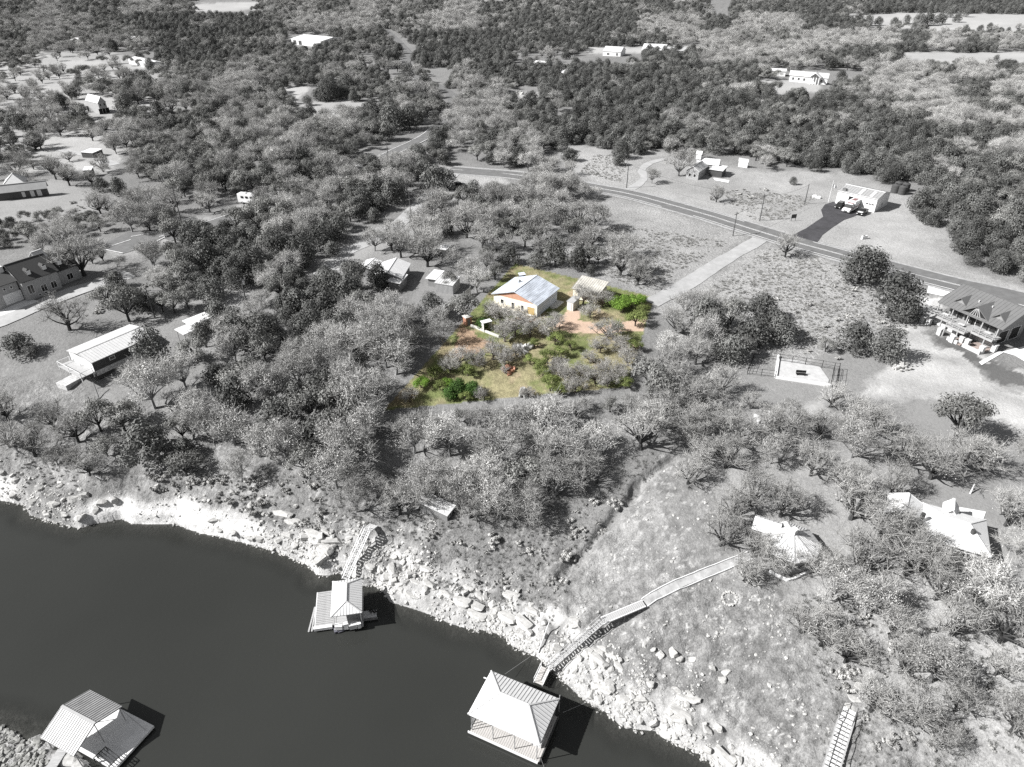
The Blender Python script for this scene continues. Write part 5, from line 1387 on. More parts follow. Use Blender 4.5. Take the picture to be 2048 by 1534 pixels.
# ---- far left houses
lb_ = building('bank_house', 'low grey roofed house on a mown bank at the left edge', (-12, 388), (94.5, 376.5), 2.6, 4.8, ridge=(-8, 371), roofm='grey_metal', wallm='dark_paint', over=.5, wins=(('F', .52, 1.3, .9, 1.6, 'window', None, M['pale_metal']), ('F', .70, 1.3, 1.1, 1.9, 'window', None, M['pale_metal']), ('F', .84, 1.3, 1.3, 1.9, 'window', None, M['pale_metal'])))  # dark wall colour holds the shade on the front wall
wing(lb_, (4, 372), (50, 367), 2.8, 5.6, c=(52, 355), style='hip', roofm='pale_metal', wallm='mid_paint')
building('shed', 'dark sided shed with bright roof under trees right of the bank house', (163.5, 341), (182.5, 340), 2.6, 3.2, c=(183.5, 335.5), style='mono', roofm='white_metal', wallm='dark_paint', over=.2, cat='shed')
building('barn', 'tall grey barn with white metal roof and two dark garage doors', (195, 206.5), (170, 200.5), 5.2, 8.0, ridge=(206.5, 194.5), roofm='white_metal', wallm='grey_paint', over=.25, cat='barn', wins=(('R', .25, 4.2, 1.0, 1.4), ('R', .75, 4.2, 1.0, 1.4), ('R', .27, 1.3, 3.4, 2.6, 'door', None, M['black']), ('R', .74, 1.3, 3.4, 2.6, 'door', None, M['black']), ('L', .25, 4.2, 1.0, 1.4), ('L', .75, 4.2, 1.0, 1.4), ('L', .27, 1.3, 3.4, 2.6, 'door', None, M['black']), ('L', .74, 1.3, 3.4, 2.6, 'door', None, M['black'])))
building('court_shed', 'small grey shed with pale gable next to the sports court', (382, 451), (399, 445), 2.5, 3.6, ridge=(369, 439), roofm='mid_paint', wallm='white_paint', over=.25, cat='shed', wins=(('L', .5, 1.0, .9, 1.9, 'door', None, M['grey_paint']),))
building('shed', 'bright flat shed beside the track at the far left', (160, 304), (185, 306), 2.2, 2.5, c=(190, 298), style='mono', roofm='white_metal', wallm='dark_paint', over=.2, cat='shed')

# ---- buildings far off
building('metal_barn', 'long white metal barn in the distant woods left of the road', (581, 77), (641, 83), 4.4, 6.4, ridge=(594.5, 67.5), roofm='white_metal', wallm='white_paint', over=.3, cat='barn', wins=(('F', .12, 1.8, 4, 3.4, 'door', None, M['dark_paint']), ('F', .3, 1.8, 4, 3.4, 'door', None, M['dark_paint'])))
rh = building('ranch_house', 'sprawling white roofed ranch house in the distant dark woods', (1283, 99), (1330, 101), 3.4, 6.6, ridge=(1302, 87.5), roofm='white_metal', wallm='white_paint', over=.3, wins=(('F', .3, 1.5, 2, 1.4), ('F', .7, 1.5, 2, 1.4)))
wing(rh, (1330, 101), (1372, 102), 3.2, 5.4, ridge=(1334, 93), roofm='grey_metal', wallm='white_paint')
building('ranch_house', 'smaller white gabled house left of the sprawling ranch house', (1205, 102), (1242, 104), 3.2, 6.0, ridge=(1218, 92), roofm='pale_metal', wallm='white_paint', over=.3, wins=(('F', .3, 1.4, 2, 1.4), ('F', .8, 1.4, 1.4, 2.0)))
ph = building('portico_house', 'long white house with gabled portico before pale woods at upper right', (1578, 150), (1657, 157), 3.6, 6.4, ridge=(1583, 140), roofm='pale_metal', wallm='white_paint', over=.5, wins=[('F', t, 1.8, 1.4, 1.6) for t in (.1, .25, .4, .85)])
L_, W_ = ph.fr.L, ph.fr.W
for sx in (-2.4, -.8, .8, 2.4): ph.mb(MB().box((L_ * .2 + sx, -W_ / 2 - 3.2, 1.9), (.4, .4, 4.0)), 'column', M['white_paint'])
o = ph.mb(MB().extrude_x([(-3.4, 3.9), (-3.4, 4.15), (0, 6.6), (3.4, 4.15), (3.4, 3.9), (0, 6.3)], -4.2, 3.0), 'portico_roof', M['white_paint']); o.rotation_euler = (0, 0, math.pi / 2); o.location = (L_ * .2, -W_ / 2, 0)
building('outbuilding', 'long pale roofed outbuilding left of the portico house', (1533, 141), (1573, 143), 3, 4.2, ridge=(1537, 135.5), roofm='pale_metal', wallm='white_paint', cat='outbuilding')
for lb, a_, b_, c_ in (('bright roof far off at the top left beside a pale field', (487, 30), (514, 31), (512, 25)), ('low white roof in woods left of the long white barn', (243, 77), (262, 78), (262, 73)), ('grey roof glimpsed in woods at far upper left', (131, 83), (165, 83), (160, 75)), ('white roof in pale trees at the far top centre', (625, 28), (660, 31), (655, 24)), ('tiny white roof in the dark woods right of the road', (1063, 127), (1087, 129), (1087, 123)), ('low white roof in dark woods under the ranch house', (1112, 144), (1134, 146), (1132, 139)), ('pale house front among trees at the far left', (255, 118), (298, 128), (298, 118)), ('bright roof by the road bend in dark woods', (838, 97), (852, 97), (852, 92))):
    building('far_house', lb, a_, b_, 3.0, 4.2, c=c_, style='gable', roofm='white_metal', wallm='white_paint', over=.3, wins=(('F', .5, 1.4, 2.0, 1.2),))

# ---- farmhouse beyond the road
fh = building('farmhouse', 'old white farmhouse with several roofs and a cupola beyond the road', (1392, 326), (1438, 331), 3.2, 5.0, ridge=(1394, 314), roofm='white_metal', wallm='grey_paint', over=.3, ribs=.9, wins=(('F', .4, 1.5, 1.2, 1.3),))
wing(fh, (1399, 344), (1417, 332), 3.0, 4.6, ridge=(1386, 333), roofm='pale_metal', wallm='grey_paint', wins=(('F', .4, 1.4, 1.0, 1.2), ('L', .3, 1.4, 1.0, 1.2), ('L', .7, 1.4, 1.0, 1.2)))
wing(fh, (1418, 338), (1446, 342), 2.6, 3.0, c=(1446, 333), style='mono', roofm='white_metal', wallm='dark_paint')
o = fh.mb(MB().box((0, 0, .9), (1.9, 1.9, 1.8)).extrude_x([(-1.1, 1.8), (1.1, 1.8), (0, 2.9)], -1.1, 1.1), 'cupola', M['white_paint']); o.location = (-fh.fr.L / 2 + .5, 0, 4.4)
building('shed', 'little white gabled shed with dark door right of the farmhouse', (1477, 321), (1497, 324.5), 2.2, 3.2, ridge=(1481, 316), roofm='white_metal', wallm='white_paint', over=.2, cat='shed', wins=(('F', .45, 1.0, .9, 1.8, 'door', None, M['black']),))
patch('pavement', [(1426, 356), (1459, 361), (1457, 366), (1430, 361)], M['bright'], 'white concrete slab in front of the farmhouse')

# ---- fire station
fs = building('fire_station', 'white metal fire station with open bay beyond the road', (1675.5, 381.5), (1756, 399), 4.2, 5.3, c=(1784, 384.5), roofm='station_roof', wallm='white_paint', over=.12, ribs=.9, ribm='station_roof', cat='fire station',
   wins=(('F', .44, 1.75, 3.6, 3.5, 'door', None, M['black']), ('F', .78, 2.35, .9, .55), ('F', .85, 2.35, .9, .55), ('F', .92, 2.35, .9, .55), ('R', .5, 1.6, .9, 1.0), ('F', .78, .9, 3.4, .12, 'door', None, M['pale_metal'])))  # black leaf at the bay is painted shade of its open inside
L_, W_ = fs.fr.L, fs.fr.W
for t in (.52, .80): o = fs.mb(MB().box((0, 0, 0), (.9, 3.6, .05)), 'roof_light', M['bright']); o.location = (-L_ / 2 + L_ * t, -W_ * .25, 4.83); o.rotation_euler = (math.atan2(1.1, W_ / 2), 0, 0)
for t_, d_ in (((0, -W_ / 2 + .1, 4.27), (L_, .35, .07)), ((0, 0, 5.37), (L_, .8, .07))): fs.mb(MB().box(t_, d_), 'roof_trim', M['white_metal'])
o = fs.mb(MB().box((0, 0, .4), (1.1, 1.0, .9)), 'roof_unit', M['dark_metal']); o.location = (-L_ / 2 + 1.6, -W_ / 2 + 1.4, 4.3)
# ---- vehicles
def wheel_mesh():
    b = MB(); b.tube((0, -.13, 0), (0, .13, 0), .36, .36, 14)
    r = MB(); r.tube((0, -.14, 0), (0, .14, 0), .2, .2, 10)
    return b, r
_wb, _wr = wheel_mesh()
_wm = bpy.data.meshes.new('tyre'); _wm.from_pydata(_wb.v, [], _wb.f); _wm.materials.append(M['tyre'])
_rm = bpy.data.meshes.new('rim'); _rm.from_pydata(_wr.v, [], _wr.f); _rm.materials.append(M['steel'])
def vehicle(name, label, cat, p, rz, prof, cabin, width, bm_, xs, scale=1.0, group=None, extra=None, glassm='glass'):
    """prof: side outline (x,z) of the body; cabin: outline of the glazed part; front is +x"""
    r = empty(name, p, rz, label, cat, group); r.scale = (scale,) * 3
    w = width / 2
    def slab(outl, w0, w1, nm, m):
        n = len(outl); zt = max(z for x, z in outl); zb = min(z for x, z in outl)
        def ww(z): return w0 + (w1 - w0) * (z - zb) / max(zt - zb, .01)
        vs = [(x, -ww(z), z) for x, z in outl] + [(x, ww(z), z) for x, z in outl]
        fs_ = [(k, (k + 1) % n, n + (k + 1) % n, n + k) for k in range(n)] + [tuple(range(n - 1, -1, -1)), tuple(range(n, 2 * n))]
        o = mesh_obj(nm, vs, fs_, m, r); bv = o.modifiers.new('bevel', 'BEVEL'); bv.width = .06; bv.segments = 2; return o
    slab(prof, w, w * .96, 'body', bm_)
    if cabin:
        slab(cabin, w * .93, w * .80, 'cabin_glass', M[glassm])
        xt = [x for x, z in cabin if z > max(z for x, z in cabin) - .05]
        zt = max(z for x, z in cabin)
        slab([(min(xt) - .05, zt - .04), (max(xt) + .05, zt - .04), (max(xt), zt + .07), (min(xt), zt + .07)], w * .82, w * .78, 'roof', bm_)
    for x in xs:
        for s in (-1, 1):
            k = bpy.data.objects.new('wheel', _wm); COL.objects.link(k); k.parent = r; k.location = (x, s * (w - .1), .36)
            q = bpy.data.objects.new('rim', _rm); COL.objects.link(q); q.parent = k
    xf = max(x for x, z in prof); zf = [z for x, z in prof if x > xf - .1]
    for s in (-1, 1): MB().box((xf + .005, s * w * .72, sum(zf) / len(zf)), (.06, .34, .16)).build('headlight', M['bright'], r)
    MB().box((xf + .01, 0, sum(zf) / len(zf) - .05), (.05, w * .8, .22)).build('grille', M['black'], r)
    if extra: extra(r)
    return r
PICK = [(-2.8, .45), (2.75, .42), (2.8, .95), (1.55, 1.12), (.9, 1.12), (-2.8, 1.12)]
PCAB = [(-.75, 1.1), (1.5, 1.1), (.75, 1.75), (-.6, 1.75)]
SUV = [(-2.3, .4), (2.35, .4), (2.4, .9), (1.3, 1.05), (-2.3, 1.08)]
SCAB = [(-2.2, 1.05), (1.3, 1.05), (.6, 1.7), (-2.0, 1.7)]
face = fs.fr.rot - math.pi / 2                      # out of the bays
def on_station(x, y): px, py = fs.fr.world(x, y); return (px, py, H(px, py) + .06)
def pbed(r): MB().box((-1.85, 0, 1.09), (1.7, 1.5, .1)).build('load_bed', M['black'], r)
vehicle('parked_car', 'dark parked car left of the white fire truck', 'car', on_station(-L_ * .27, -W_ / 2 - 3.2), face + .1, SUV, SCAB, 1.9, M['black_car'], (-1.4, 1.45))
vehicle('pickup_truck', 'black and white pickup parked right of the fire truck', 'pickup', on_station(L_ * .33, -W_ / 2 - 4.2), face + .05, PICK, PCAB, 1.95, M['black_car'], (-1.7, 1.8), extra=lambda r: (pbed(r), MB().box((2.0, 0, 1.09), (1.1, 1.5, .09)).build('bonnet_panel', M['white_car'], r)))
def truck_bits(r):
    MB().box((-1.6, 0, 2.0), (4.6, 2.3, 1.9)).build('equipment_box', M['white_car'], r)
    MB().box((-1.6, 0, 2.98), (2.2, 1.2, .12)).build('roof_hatch', M['red_stripe'], r)
    for s in (-1, 1): MB().box((-.2, s * 1.17, 1.25), (7.0, .03, .25)).build('stripe', M['red_stripe'], r)
    MB().box((1.3, 0, 2.55), (.4, 1.7, .2)).build('light_bar', M['red_stripe'], r)
    for k in range(3): MB().box((-1.6 + k * 1.3 - 1.3, -1.16, 1.9), (1.1, .05, 1.3)).build('locker_door', M['pale_metal'], r)
vehicle('fire_truck', 'white fire truck with dull red markings standing out of the open bay', 'fire truck', on_station(L_ * .02, -W_ / 2 - 3.4), face, [(-4.0, .5), (4.0, .5), (4.05, 1.1), (2.9, 1.4), (-4.0, 1.4)], [(.9, 1.38), (2.9, 1.38), (2.3, 2.4), (.9, 2.4)], 2.35, M['white_car'], (-2.6, 2.7), 1.05, extra=truck_bits)
p = at(916, 376); vehicle('pickup_truck', 'black pickup truck standing alone by the gravel lane', 'pickup', (p[0], p[1], p[2] + .05), math.radians(40), PICK, PCAB, 2.0, M['black_car'], (-1.7, 1.8), 1.1, extra=pbed)
p = at(503, 407)
def rv_bits(r):
    for k in range(3): MB().box((-2.0 + k * 1.5, -1.19, 2.1), (.8, .05, .6)).build('window', M['glass'], r)
    MB().box((2.75, 0, 2.0), (.7, 2.0, .8)).build('windscreen', M['glass'], r)
    MB().box((-1.5, 0, 3.08), (.9, .9, .25)).build('roof_unit', M['pale_metal'], r)
vehicle('camper_van', 'white camper van parked by the curving road left of centre', 'camper van', (p[0], p[1], p[2] + .05), math.radians(-14), [(-3.6, .5), (3.5, .5), (3.6, 1.2), (2.9, 1.6), (2.2, 2.9), (-3.6, 2.95)], None, 2.3, M['white_car'], (-2.2, 2.3), 1.1, extra=rv_bits)

# ---- things round the fire station
tank = None
for k, (u, v, lb) in enumerate(((1789, 385, 'front left of the four black water tanks behind the fire station'), (1803, 388, 'front right of the four black water tanks behind the fire station'), (1795, 379.5, 'rear left of the four black water tanks behind the fire station'), (1809, 382, 'rear right of the four black water tanks behind the fire station'))):
    p = at(u, v)
    r = empty('water_tank', (p[0], p[1], p[2] - .05), 0, lb, 'water tank', 'black water tanks behind the fire station')
    b = MB(); b.tube((0, 0, 0), (0, 0, 2.6), 1.35, 1.35, 24); b.tube((0, 0, 2.6), (0, 0, 3.0), 1.35, .5, 24)
    for q in range(3): b.tube((0, 0, .6 + q * .7), (0, 0, .68 + q * .7), 1.39, 1.39, 24)
    b.build('tank_shell', M['dark_paint'], r); MB().tube((0, 0, 3.0), (0, 0, 3.12), .35, .35, 14).build('lid', M['black'], r)
p = at(1656.6, 404); top = 7.2
r = empty('flagpole', (p[0], p[1], p[2] - .1), 0, 'white flagpole with a pale flag at the left of the fire station', 'flagpole')
MB().tube((0, 0, 0), (0, 0, top), .10, .06, 8).build('pole', M['white_paint'], r)
fl = []; 
for k in range(9): fl += [(.08 + k * .2, .1 * math.sin(k * 1.1), 4.9 - .05 * k), (.08 + k * .2, .1 * math.sin(k * 1.1 + .4), 5.9 - .06 * k)]
mesh_obj('flag', fl, [(2 * k, 2 * k + 2, 2 * k + 3, 2 * k + 1) for k in range(8)], M['white_paint'], r)
p = at(1728, 478); r = empty('road_sign', (p[0], p[1], p[2]), math.radians(20), 'squat white sign slab standing on the lawn across the road', 'sign')
MB().box((0, 0, .45), (1.9, .5, 1.1)).build('sign_panel', M['white_paint'], r); MB().box((-.2, .05, 1.04), (.5, .3, .08)).build('cap', M['black'], r)
p = at(1586, 442); r = empty('notice_board', (p[0], p[1], p[2]), math.radians(15), 'dark notice board on two legs by the asphalt forecourt', 'sign')
MB().box((0, 0, 1.5), (1.7, .12, 1.2)).build('board', M['dark_paint'], r)
for s in (-.7, .7): MB().box((s, 0, .45), (.1, .1, 1.1)).build('leg', M['dark_paint'], r)
p = at(1632, 396); r = tag(MB().box((0, 0, .25), (2.6, 1.0, .8)).box((-.5, 0, .8), (1.0, .8, .3)).build('gas_tank', M['white_paint']), 'white tank lying on the lawn left of the fire station', 'tank'); r.location = p; r.rotation_euler = (0, 0, -.3)
# ------------------------------------------------------------------ timber lodge at the right edge
M['lodge_timber'] = mat('lodge_timber', 0.30, 0.8, 0.15, 2)
M['lodge_wall'] = mat('lodge_wall', 0.22, 0.8, 0.12, 2)  # wall tone darkened to carry the eave's shadow over the facade
M['lodge_stone'] = mat('lodge_stone', 0.48, 0.85, 0.12, 2.0, 0.3)
M['terrace'] = mat('terrace', (0.30, 0.25, 0.23), 0.9, 0.2, 1.5)
ld = building('lodge', 'large timber lodge with dark metal roof, dormers and stone piers at the right edge', (1875.5, 603), (2007, 659.5), 5.4, 8.4, ridge=(1932, 567.5), roofm='dark_metal', wallm='lodge_wall', over=2.0, ribs=.75, ribm='dark_metal', cat='lodge', skirt=2.5,
   wins=[('F', t, z, 1.3, h, 'window', M['dark_paint']) for t in (.10, .24, .40, .62, .78, .92) for z, h in ((1.2, 1.5), (3.9, 1.6))] + [('F', .5, 3.8, 1.6, 2.2, 'door', None, M['black']), ('F', .52, 1.1, 1.6, 2.2, 'door', None, M['black']), ('R', .3, 1.6, 3.2, 3.0, 'door', None, M['black']), ('R', .7, 1.6, 3.2, 3.0, 'door', None, M['black'])])
L_, W_ = ld.fr.L, ld.fr.W; F_ = -W_ / 2 + 2.0
x0 = -L_ / 2
def at_roof(t): return F_ - .9 + t                       # slope helper
slope = (8.4 - 5.4) / (W_ / 2)
for t, w_, h_ in ((.25, 1.5, 1.6), (.56, 3.0, 2.6), (.83, 1.5, 1.6)):
    yb = -W_ / 2 + (.6 if w_ > 2 else 2.0); zb = 5.4 + slope * (yb + W_ / 2)
    run = h_ / slope
    o = MB(); X = x0 + L_ * t
    pts = [(X - w_, yb - .3, zb - .12), (X + w_, yb - .3, zb - .12), (X, yb - .5, zb + h_ * .82), (X, yb + run * .86, zb + h_ * .84)]
    lo = [(a, c, e - .14) for a, c, e in pts]
    o.add(pts + lo, [(0, 2, 3), (2, 1, 3), (4, 7, 6), (6, 7, 5), (0, 4, 6, 2), (2, 6, 5, 1), (0, 3, 7, 4), (1, 5, 7, 3)])
    ld.mb(o, 'dormer_roof', M['dark_metal'])
    g2 = MB(); g2.add([(X - w_ * .86, yb, zb - .1), (X + w_ * .86, yb, zb - .1), (X, yb, zb + h_ * .66), (X - w_ * .86, yb + .1, zb - .1), (X + w_ * .86, yb + .1, zb - .1), (X, yb + .1, zb + h_ * .66)], [(0, 1, 2), (5, 4, 3), (0, 3, 4, 1), (1, 4, 5, 2), (2, 5, 3, 0)])
    ld.mb(g2, 'dormer_front', M['glass'] if w_ > 2 else M['lodge_wall'])
    if w_ > 2:
        for a_ in (-.75, -.4, 0, .4, .75): ld.mb(MB().bar((X + a_ * w_ * .5, yb - .1, zb - .1), (X + a_ * .3, yb - .12, zb + h_ * .60), .14), 'truss_bar', M['lodge_timber'])
# balcony across the upper storey, in front of the wall
for xa, xb, dp_, zb in ((x0 - 1.4, x0 + L_ * .34, 3.0, 2.65), (x0 + L_ * .34, x0 + L_ * .64, 5.0, 2.65), (x0 + L_ * .64, x0 + L_ - .6, 3.0, 2.65)):
    yc = F_ - dp_ / 2
    ld.mb(MB().box(((xa + xb) / 2, yc, zb), (xb - xa - .06, dp_, .24)), 'balcony_deck', M['lodge_timber'])
    ld.mb(MB().box(((xa + xb) / 2, yc - dp_ / 2 - .05, zb), (xb - xa - .06, .1, .42)), 'balcony_beam', M['lodge_timber'])
    n = max(3, int((xb - xa) / 2.2))
    for k in range(n + 1):
        xx = xa + .12 + (xb - xa - .24) * k / n
        ld.mb(MB().box((xx, yc - dp_ / 2 + .1, zb + .65), (.13, .13, 1.1)), 'rail_post', M['lodge_timber'])
        if k % 2 == 0: ld.mb(MB().box((xx, yc - dp_ / 2 + .1, zb / 2 - .3), (.22, .22, zb + .4)), 'post', M['lodge_timber'])
    for z in (.55, 1.15): ld.mb(MB().box(((xa + xb) / 2, yc - dp_ / 2 + .1, zb + z), (xb - xa - .1, .09, .08)), 'handrail', M['lodge_timber'])
for k in range(5): ld.mb(MB().box((x0 + .4 + (L_ - 1.4) * k / 4, -W_ / 2 + .35, 4.0), (.2, .2, 2.6)), 'roof_post', M['lodge_timber'])
# lower masonry: stone base, piers, terraces
ld.mb(MB().box((0, F_ - .12, .15), (L_ - 2.0, .24, 1.7)), 'stone_base', M['lodge_stone'])
for t, dy in ((-.07, 3.2), (.02, 3.0), (.30, 5.0), (.42, 2.6), (.53, 5.6), (.61, 4.2), (.70, 4.4), (.92, 4.4), (.97, 1.4)):
    ld.mb(MB().box((x0 + L_ * t, F_ - dy, .2), (.85, .85, 2.6)).box((x0 + L_ * t, F_ - dy, 1.56), (1.0, 1.0, .14)), 'stone_pier', M['lodge_stone'])
ld.mb(MB().box((x0 + L_ * .81, F_ - 2.9, -.1), (L_ * .24, 4.4, .5)), 'terrace_floor', M['terrace'])
ld.mb(MB().box((x0 + L_ * .81, F_ - 5.25, .2), (L_ * .26, .4, 1.2)), 'terrace_wall', M['lodge_stone'])
ld.mb(MB().box((x0 + L_ * .58, F_ - 3.4, .0), (L_ * .15, 4.0, .5)), 'terrace_floor', M['terrace'])
ld.mb(MB().box((x0 + L_ * .53, F_ - 5.5, .25), (L_ * .16, .35, 1.2)), 'terrace_wall', M['lodge_stone'])
ld.mb(MB().box((x0 + L_ * .12, F_ - 1.2, 1.0), (L_ * .2, .2, 2.4)), 'garage_wall', M['lodge_stone'])
ld.mb(MB().box((x0 + L_ * .36, F_ - .9, .75), (2.6, 1.6, 1.7)), 'stone_counter', M['lodge_stone'])
for k in range(10): ld.mb(MB().box((x0 - 1.5 + k * .28, F_ - 3.0, .6 + k * .27), (.32, 1.1, .08)), 'stair_tread', M['lodge_timber'])
for s in (-.5, .5): ld.mb(MB().bar((x0 - 1.6, F_ - 3.0 + s, .5), (x0 + 1.3, F_ - 3.0 + s, 3.2), .12, .3), 'stair_stringer', M['lodge_timber'])
for X, Y in ((x0 + L_ * .15, F_ - 1.1), (x0 + L_ * .47, F_ - 2.6), (x0 + L_ * .80, F_ - 1.1)):
    t_ = MB().box((0, 0, .42), (1.3, .7, .06)); t_.box((0, 0, .2), (.1, .1, .4)); px, py = ld.fr.world(X, Y)
    o = tag(t_.build('table', M['pale_wood']), 'small table on the lodge balcony, ' + ('left end' if Y > F_ - 2 and X < 0 else 'middle bay' if Y < F_ - 2 else 'right end'), 'table'); o.location = (px, py, ld.fr.g + 2.78); o.rotation_euler = (0, 0, ld.fr.rot)
for k, t in enumerate((.15, .6)):
    b_ = MB(); X = x0 + L_ * t
    o = ld.mb(MB().tube((0, 0, 0), (0, 0, .45), .14, .14, 8), 'roof_vent', M['pale_metal']); o.location = (x0 + L_ * (.42 + .2 * k), -W_ * .22, 5.4 + slope * W_ * .28)
building('garden_shed', 'dark little shed with grey lid roof left of the lodge', (1825, 622), (1841, 627), 2.2, 2.4, c=(1841, 618), style='mono', roofm='grey_metal', wallm='dark_paint', over=.1, cat='shed', wins=(('F', .1, 1.1, .3, 2.1, 'door', None, M['pale_wood']),))

# ------------------------------------------------------------------ long white house, pavilion, cabin
lh = building('long_house', 'long low house with pale grey-white roof under trees at lower right', (1846, 1080), (1981, 1118.5), 3.0, 4.5, c=(1992, 1049), style='hip', roofm='white_metal', wallm='grey_paint', over=.5, hipk=.7, wins=[('F', t, 1.5, 1.4, 1.3) for t in (.15, .35, .6, .8)])
wing(lh, (1777, 986), (1768, 1024), 3.0, 4.2, ridge=(1817.4, 988), roofm='white_metal', wallm='grey_paint', wins=(('F', .5, 1.4, 1.3, 1.2),))
wing(lh, (1886, 1005), (1884, 1028), 3.0, 4.3, ridge=(1907.7, 1004), roofm='white_metal', wallm='grey_paint')
for u, v in ((1846, 1031), (1946, 1064)):
    p = atz(u, v, lh.fr.g + 4.2); q = lh.fr.local(p); o = lh.mb(MB().tube((0, 0, -.5), (0, 0, .35), .3, .3, 10), 'roof_vent', M['dark_paint']); o.location = (q[0], q[1], 4.25)
patch('pavement', [(1915, 1014), (1972, 1024), (1966, 1040), (1925, 1030)], M['concrete'], 'pale patio slab behind the long white house')
g0 = at(1590, 1085)[2] - .9
ap = atz(1587.6, 1064, g0 + 4.9)
cs = [atz(u, v, g0 + 3.0) for u, v in ((1577.8, 1040.5), (1618, 1057.7), (1643, 1084), (1625.7, 1115))]
Rr = float(np.mean([np.linalg.norm((c - ap)[:2]) for c in cs])); a0 = math.atan2(*((cs[3] - ap)[:2][::-1]))
pv = empty('pavilion', (ap[0], ap[1], g0), a0, 'white eight sided metal roof with a small cap among trees on the slope', 'pavilion')
vs = [(Rr * math.cos(k * math.pi / 4), Rr * math.sin(k * math.pi / 4), 3.0) for k in range(8)]
for k in range(8):
    a, b = vs[k], vs[(k + 1) % 8]
    o = mesh_obj('roof_panel', [a, b, (0, 0, 4.9), (a[0], a[1], 2.86), (b[0], b[1], 2.86), (0, 0, 4.76)], [(0, 1, 2), (5, 4, 3), (0, 3, 4, 1), (1, 4, 5, 2), (2, 5, 3, 0)], M['white_metal'], pv)
    A, B, T = Vector(a), Vector(b), Vector((0, 0, 4.9)); r = MB()
    mid = (A + B) / 2; ax = (T - mid)
    for j in range(1, 9):
        s = j / 9; e = A.lerp(B, s); tt = 1 - abs(s - .5) * 2
        r.bar(e + Vector((0, 0, .03)), e + ax * tt * .97 + Vector((0, 0, .03)), .05, .07)
    r.build('seams', M['pale_metal'], o)['kind'] = 'stuff'
    MB().bar(A + Vector((0, 0, .03)), T + Vector((0, 0, .03)), .16, .07).build('hip_cap', M['grey_metal'], pv)
wl = MB(); 
for k in range(8):
    a, b = Vector(vs[k]) * .86, Vector(vs[(k + 1) % 8]) * .86; wl.bar((a.x, a.y, 1.0), (b.x, b.y, 1.0), .16, 4.0)
wl.build('wall', M['mid_paint'], pv)
MB().box((0, 0, 5.1), (.8, .8, .9)).build('chimney', M['white_paint'], pv)
building('pavilion_wing', 'white roofed wing half hidden left of the eight sided pavilion', (1502, 1060), (1556, 1078), 2.8, 3.7, c=(1552, 1046), roofm='white_metal', wallm='dark_paint', over=.3, ribs=.6, wins=(('F', .2, 1.2, 1.6, 2.0, 'door', None, M['black']),), cat='outbuilding')
building('cabin', 'little white roofed cabin under bare trees above the small dock', (895, 1030), (912, 1009), 1.5, 2.3, c=(853, 988), style='mono', roofm='white_metal', wallm='mid_paint', over=.3, ribs=.6, cat='cabin', skirt=2.5, wins=(('F', .4, .7, .7, .7),))

# ------------------------------------------------------------------ boathouses on the lake
def deck_rect(a, b, c, z): return Fr(a, b, z, c=c, g=0.0)
def planks(bk, x0, x1, y0, y1, z, w, m, along='y', gap=.03, parent=None):
    """deck boards side by side; alike boards share one mesh"""
    n = max(1, int(round(((x1 - x0) if along == 'y' else (y1 - y0)) / w))); src = None
    for k in range(n):
        if along == 'y': c = (x0 + (k + .5) * (x1 - x0) / n, (y0 + y1) / 2, z); d = ((x1 - x0) / n - gap, y1 - y0, .05)
        else: c = ((x0 + x1) / 2, y0 + (k + .5) * (y1 - y0) / n, z); d = (x1 - x0, (y1 - y0) / n - gap, .05)
        if src is None: src = MB().box((0, 0, 0), d).build('plank', m, bk.root); o = src
        else: o = bpy.data.objects.new('plank', src.data); COL.objects.link(o); o.parent = bk.root
        a = bk.drot; o.location = (bk.off[0] + c[0] * math.cos(a) - c[1] * math.sin(a), bk.off[1] + c[0] * math.sin(a) + c[1] * math.cos(a), bk.off[2] + c[2] + random.uniform(-.012, .012)); o.rotation_euler = (0, 0, a)
M['light_deck'] = mat('light_deck', (0.42, 0.405, 0.39), 0.85, 0.18, 1.5, stretch=(3, .6, 1))
# big hip-roofed boathouse
fr = deck_rect((935.4, 1428), (1079, 1491.5), (1125, 1400), 3.9)
big = empty('boathouse', (*fr.ctr, 0), fr.rot, 'largest boathouse, square white hipped metal roof over a pale plank floor', 'boathouse'); bk = Blk(big, fr)
roof_block(bk, 3.9, 5.5, 'hip', M['white_metal'], .46, M['pale_metal'], single=True, hipk=.86)
L_, W_ = fr.L, fr.W
planks(bk, -L_ / 2 + .3, L_ / 2 + .05, -W_ / 2 - .2, W_ / 2 - .5, .62, .3, M['light_deck'])
bk.mb(MB().box((0, -W_ / 2 - .28, .5), (L_ - .1, .14, .32)), 'front_fascia', M['white_paint'])
bk.mb(MB().box((L_ / 2 + .12, -.2, .42), (.14, W_ - .2, .5)), 'side_fascia', M['dark_paint'])
for k in range(4):
    xx = -L_ / 2 + .45 + (L_ - .8) * k / 3
    for yy in (-W_ / 2 + .1, W_ / 2 - .6): bk.mb(MB().tube((xx, yy, .3), (xx, yy, 3.85), .06, .06, 6), 'post', M['steel'])
for k in range(3): bk.mb(MB().tube((L_ / 2 - .15, -W_ / 2 + 2 + k * 2.6, .3), (L_ / 2 - .15, -W_ / 2 + 2 + k * 2.6, 3.85), .06, .06, 6), 'post', M['steel'])
bk.mb(MB().box((L_ / 2 - .6, W_ / 2 - 2.2, 2.2), (.08, 3.0, 3.2)), 'side_wall', M['grey_metal'])
for s in range(5): bk.mb(MB().tube((-L_ / 2 + 1.0 + s * (L_ - 2) / 4, -W_ / 2 + .3, .12), (-L_ / 2 + 1.0 + s * (L_ - 2) / 4, W_ / 2 - .9, .12), .34, .34, 10), 'float', M['black'])
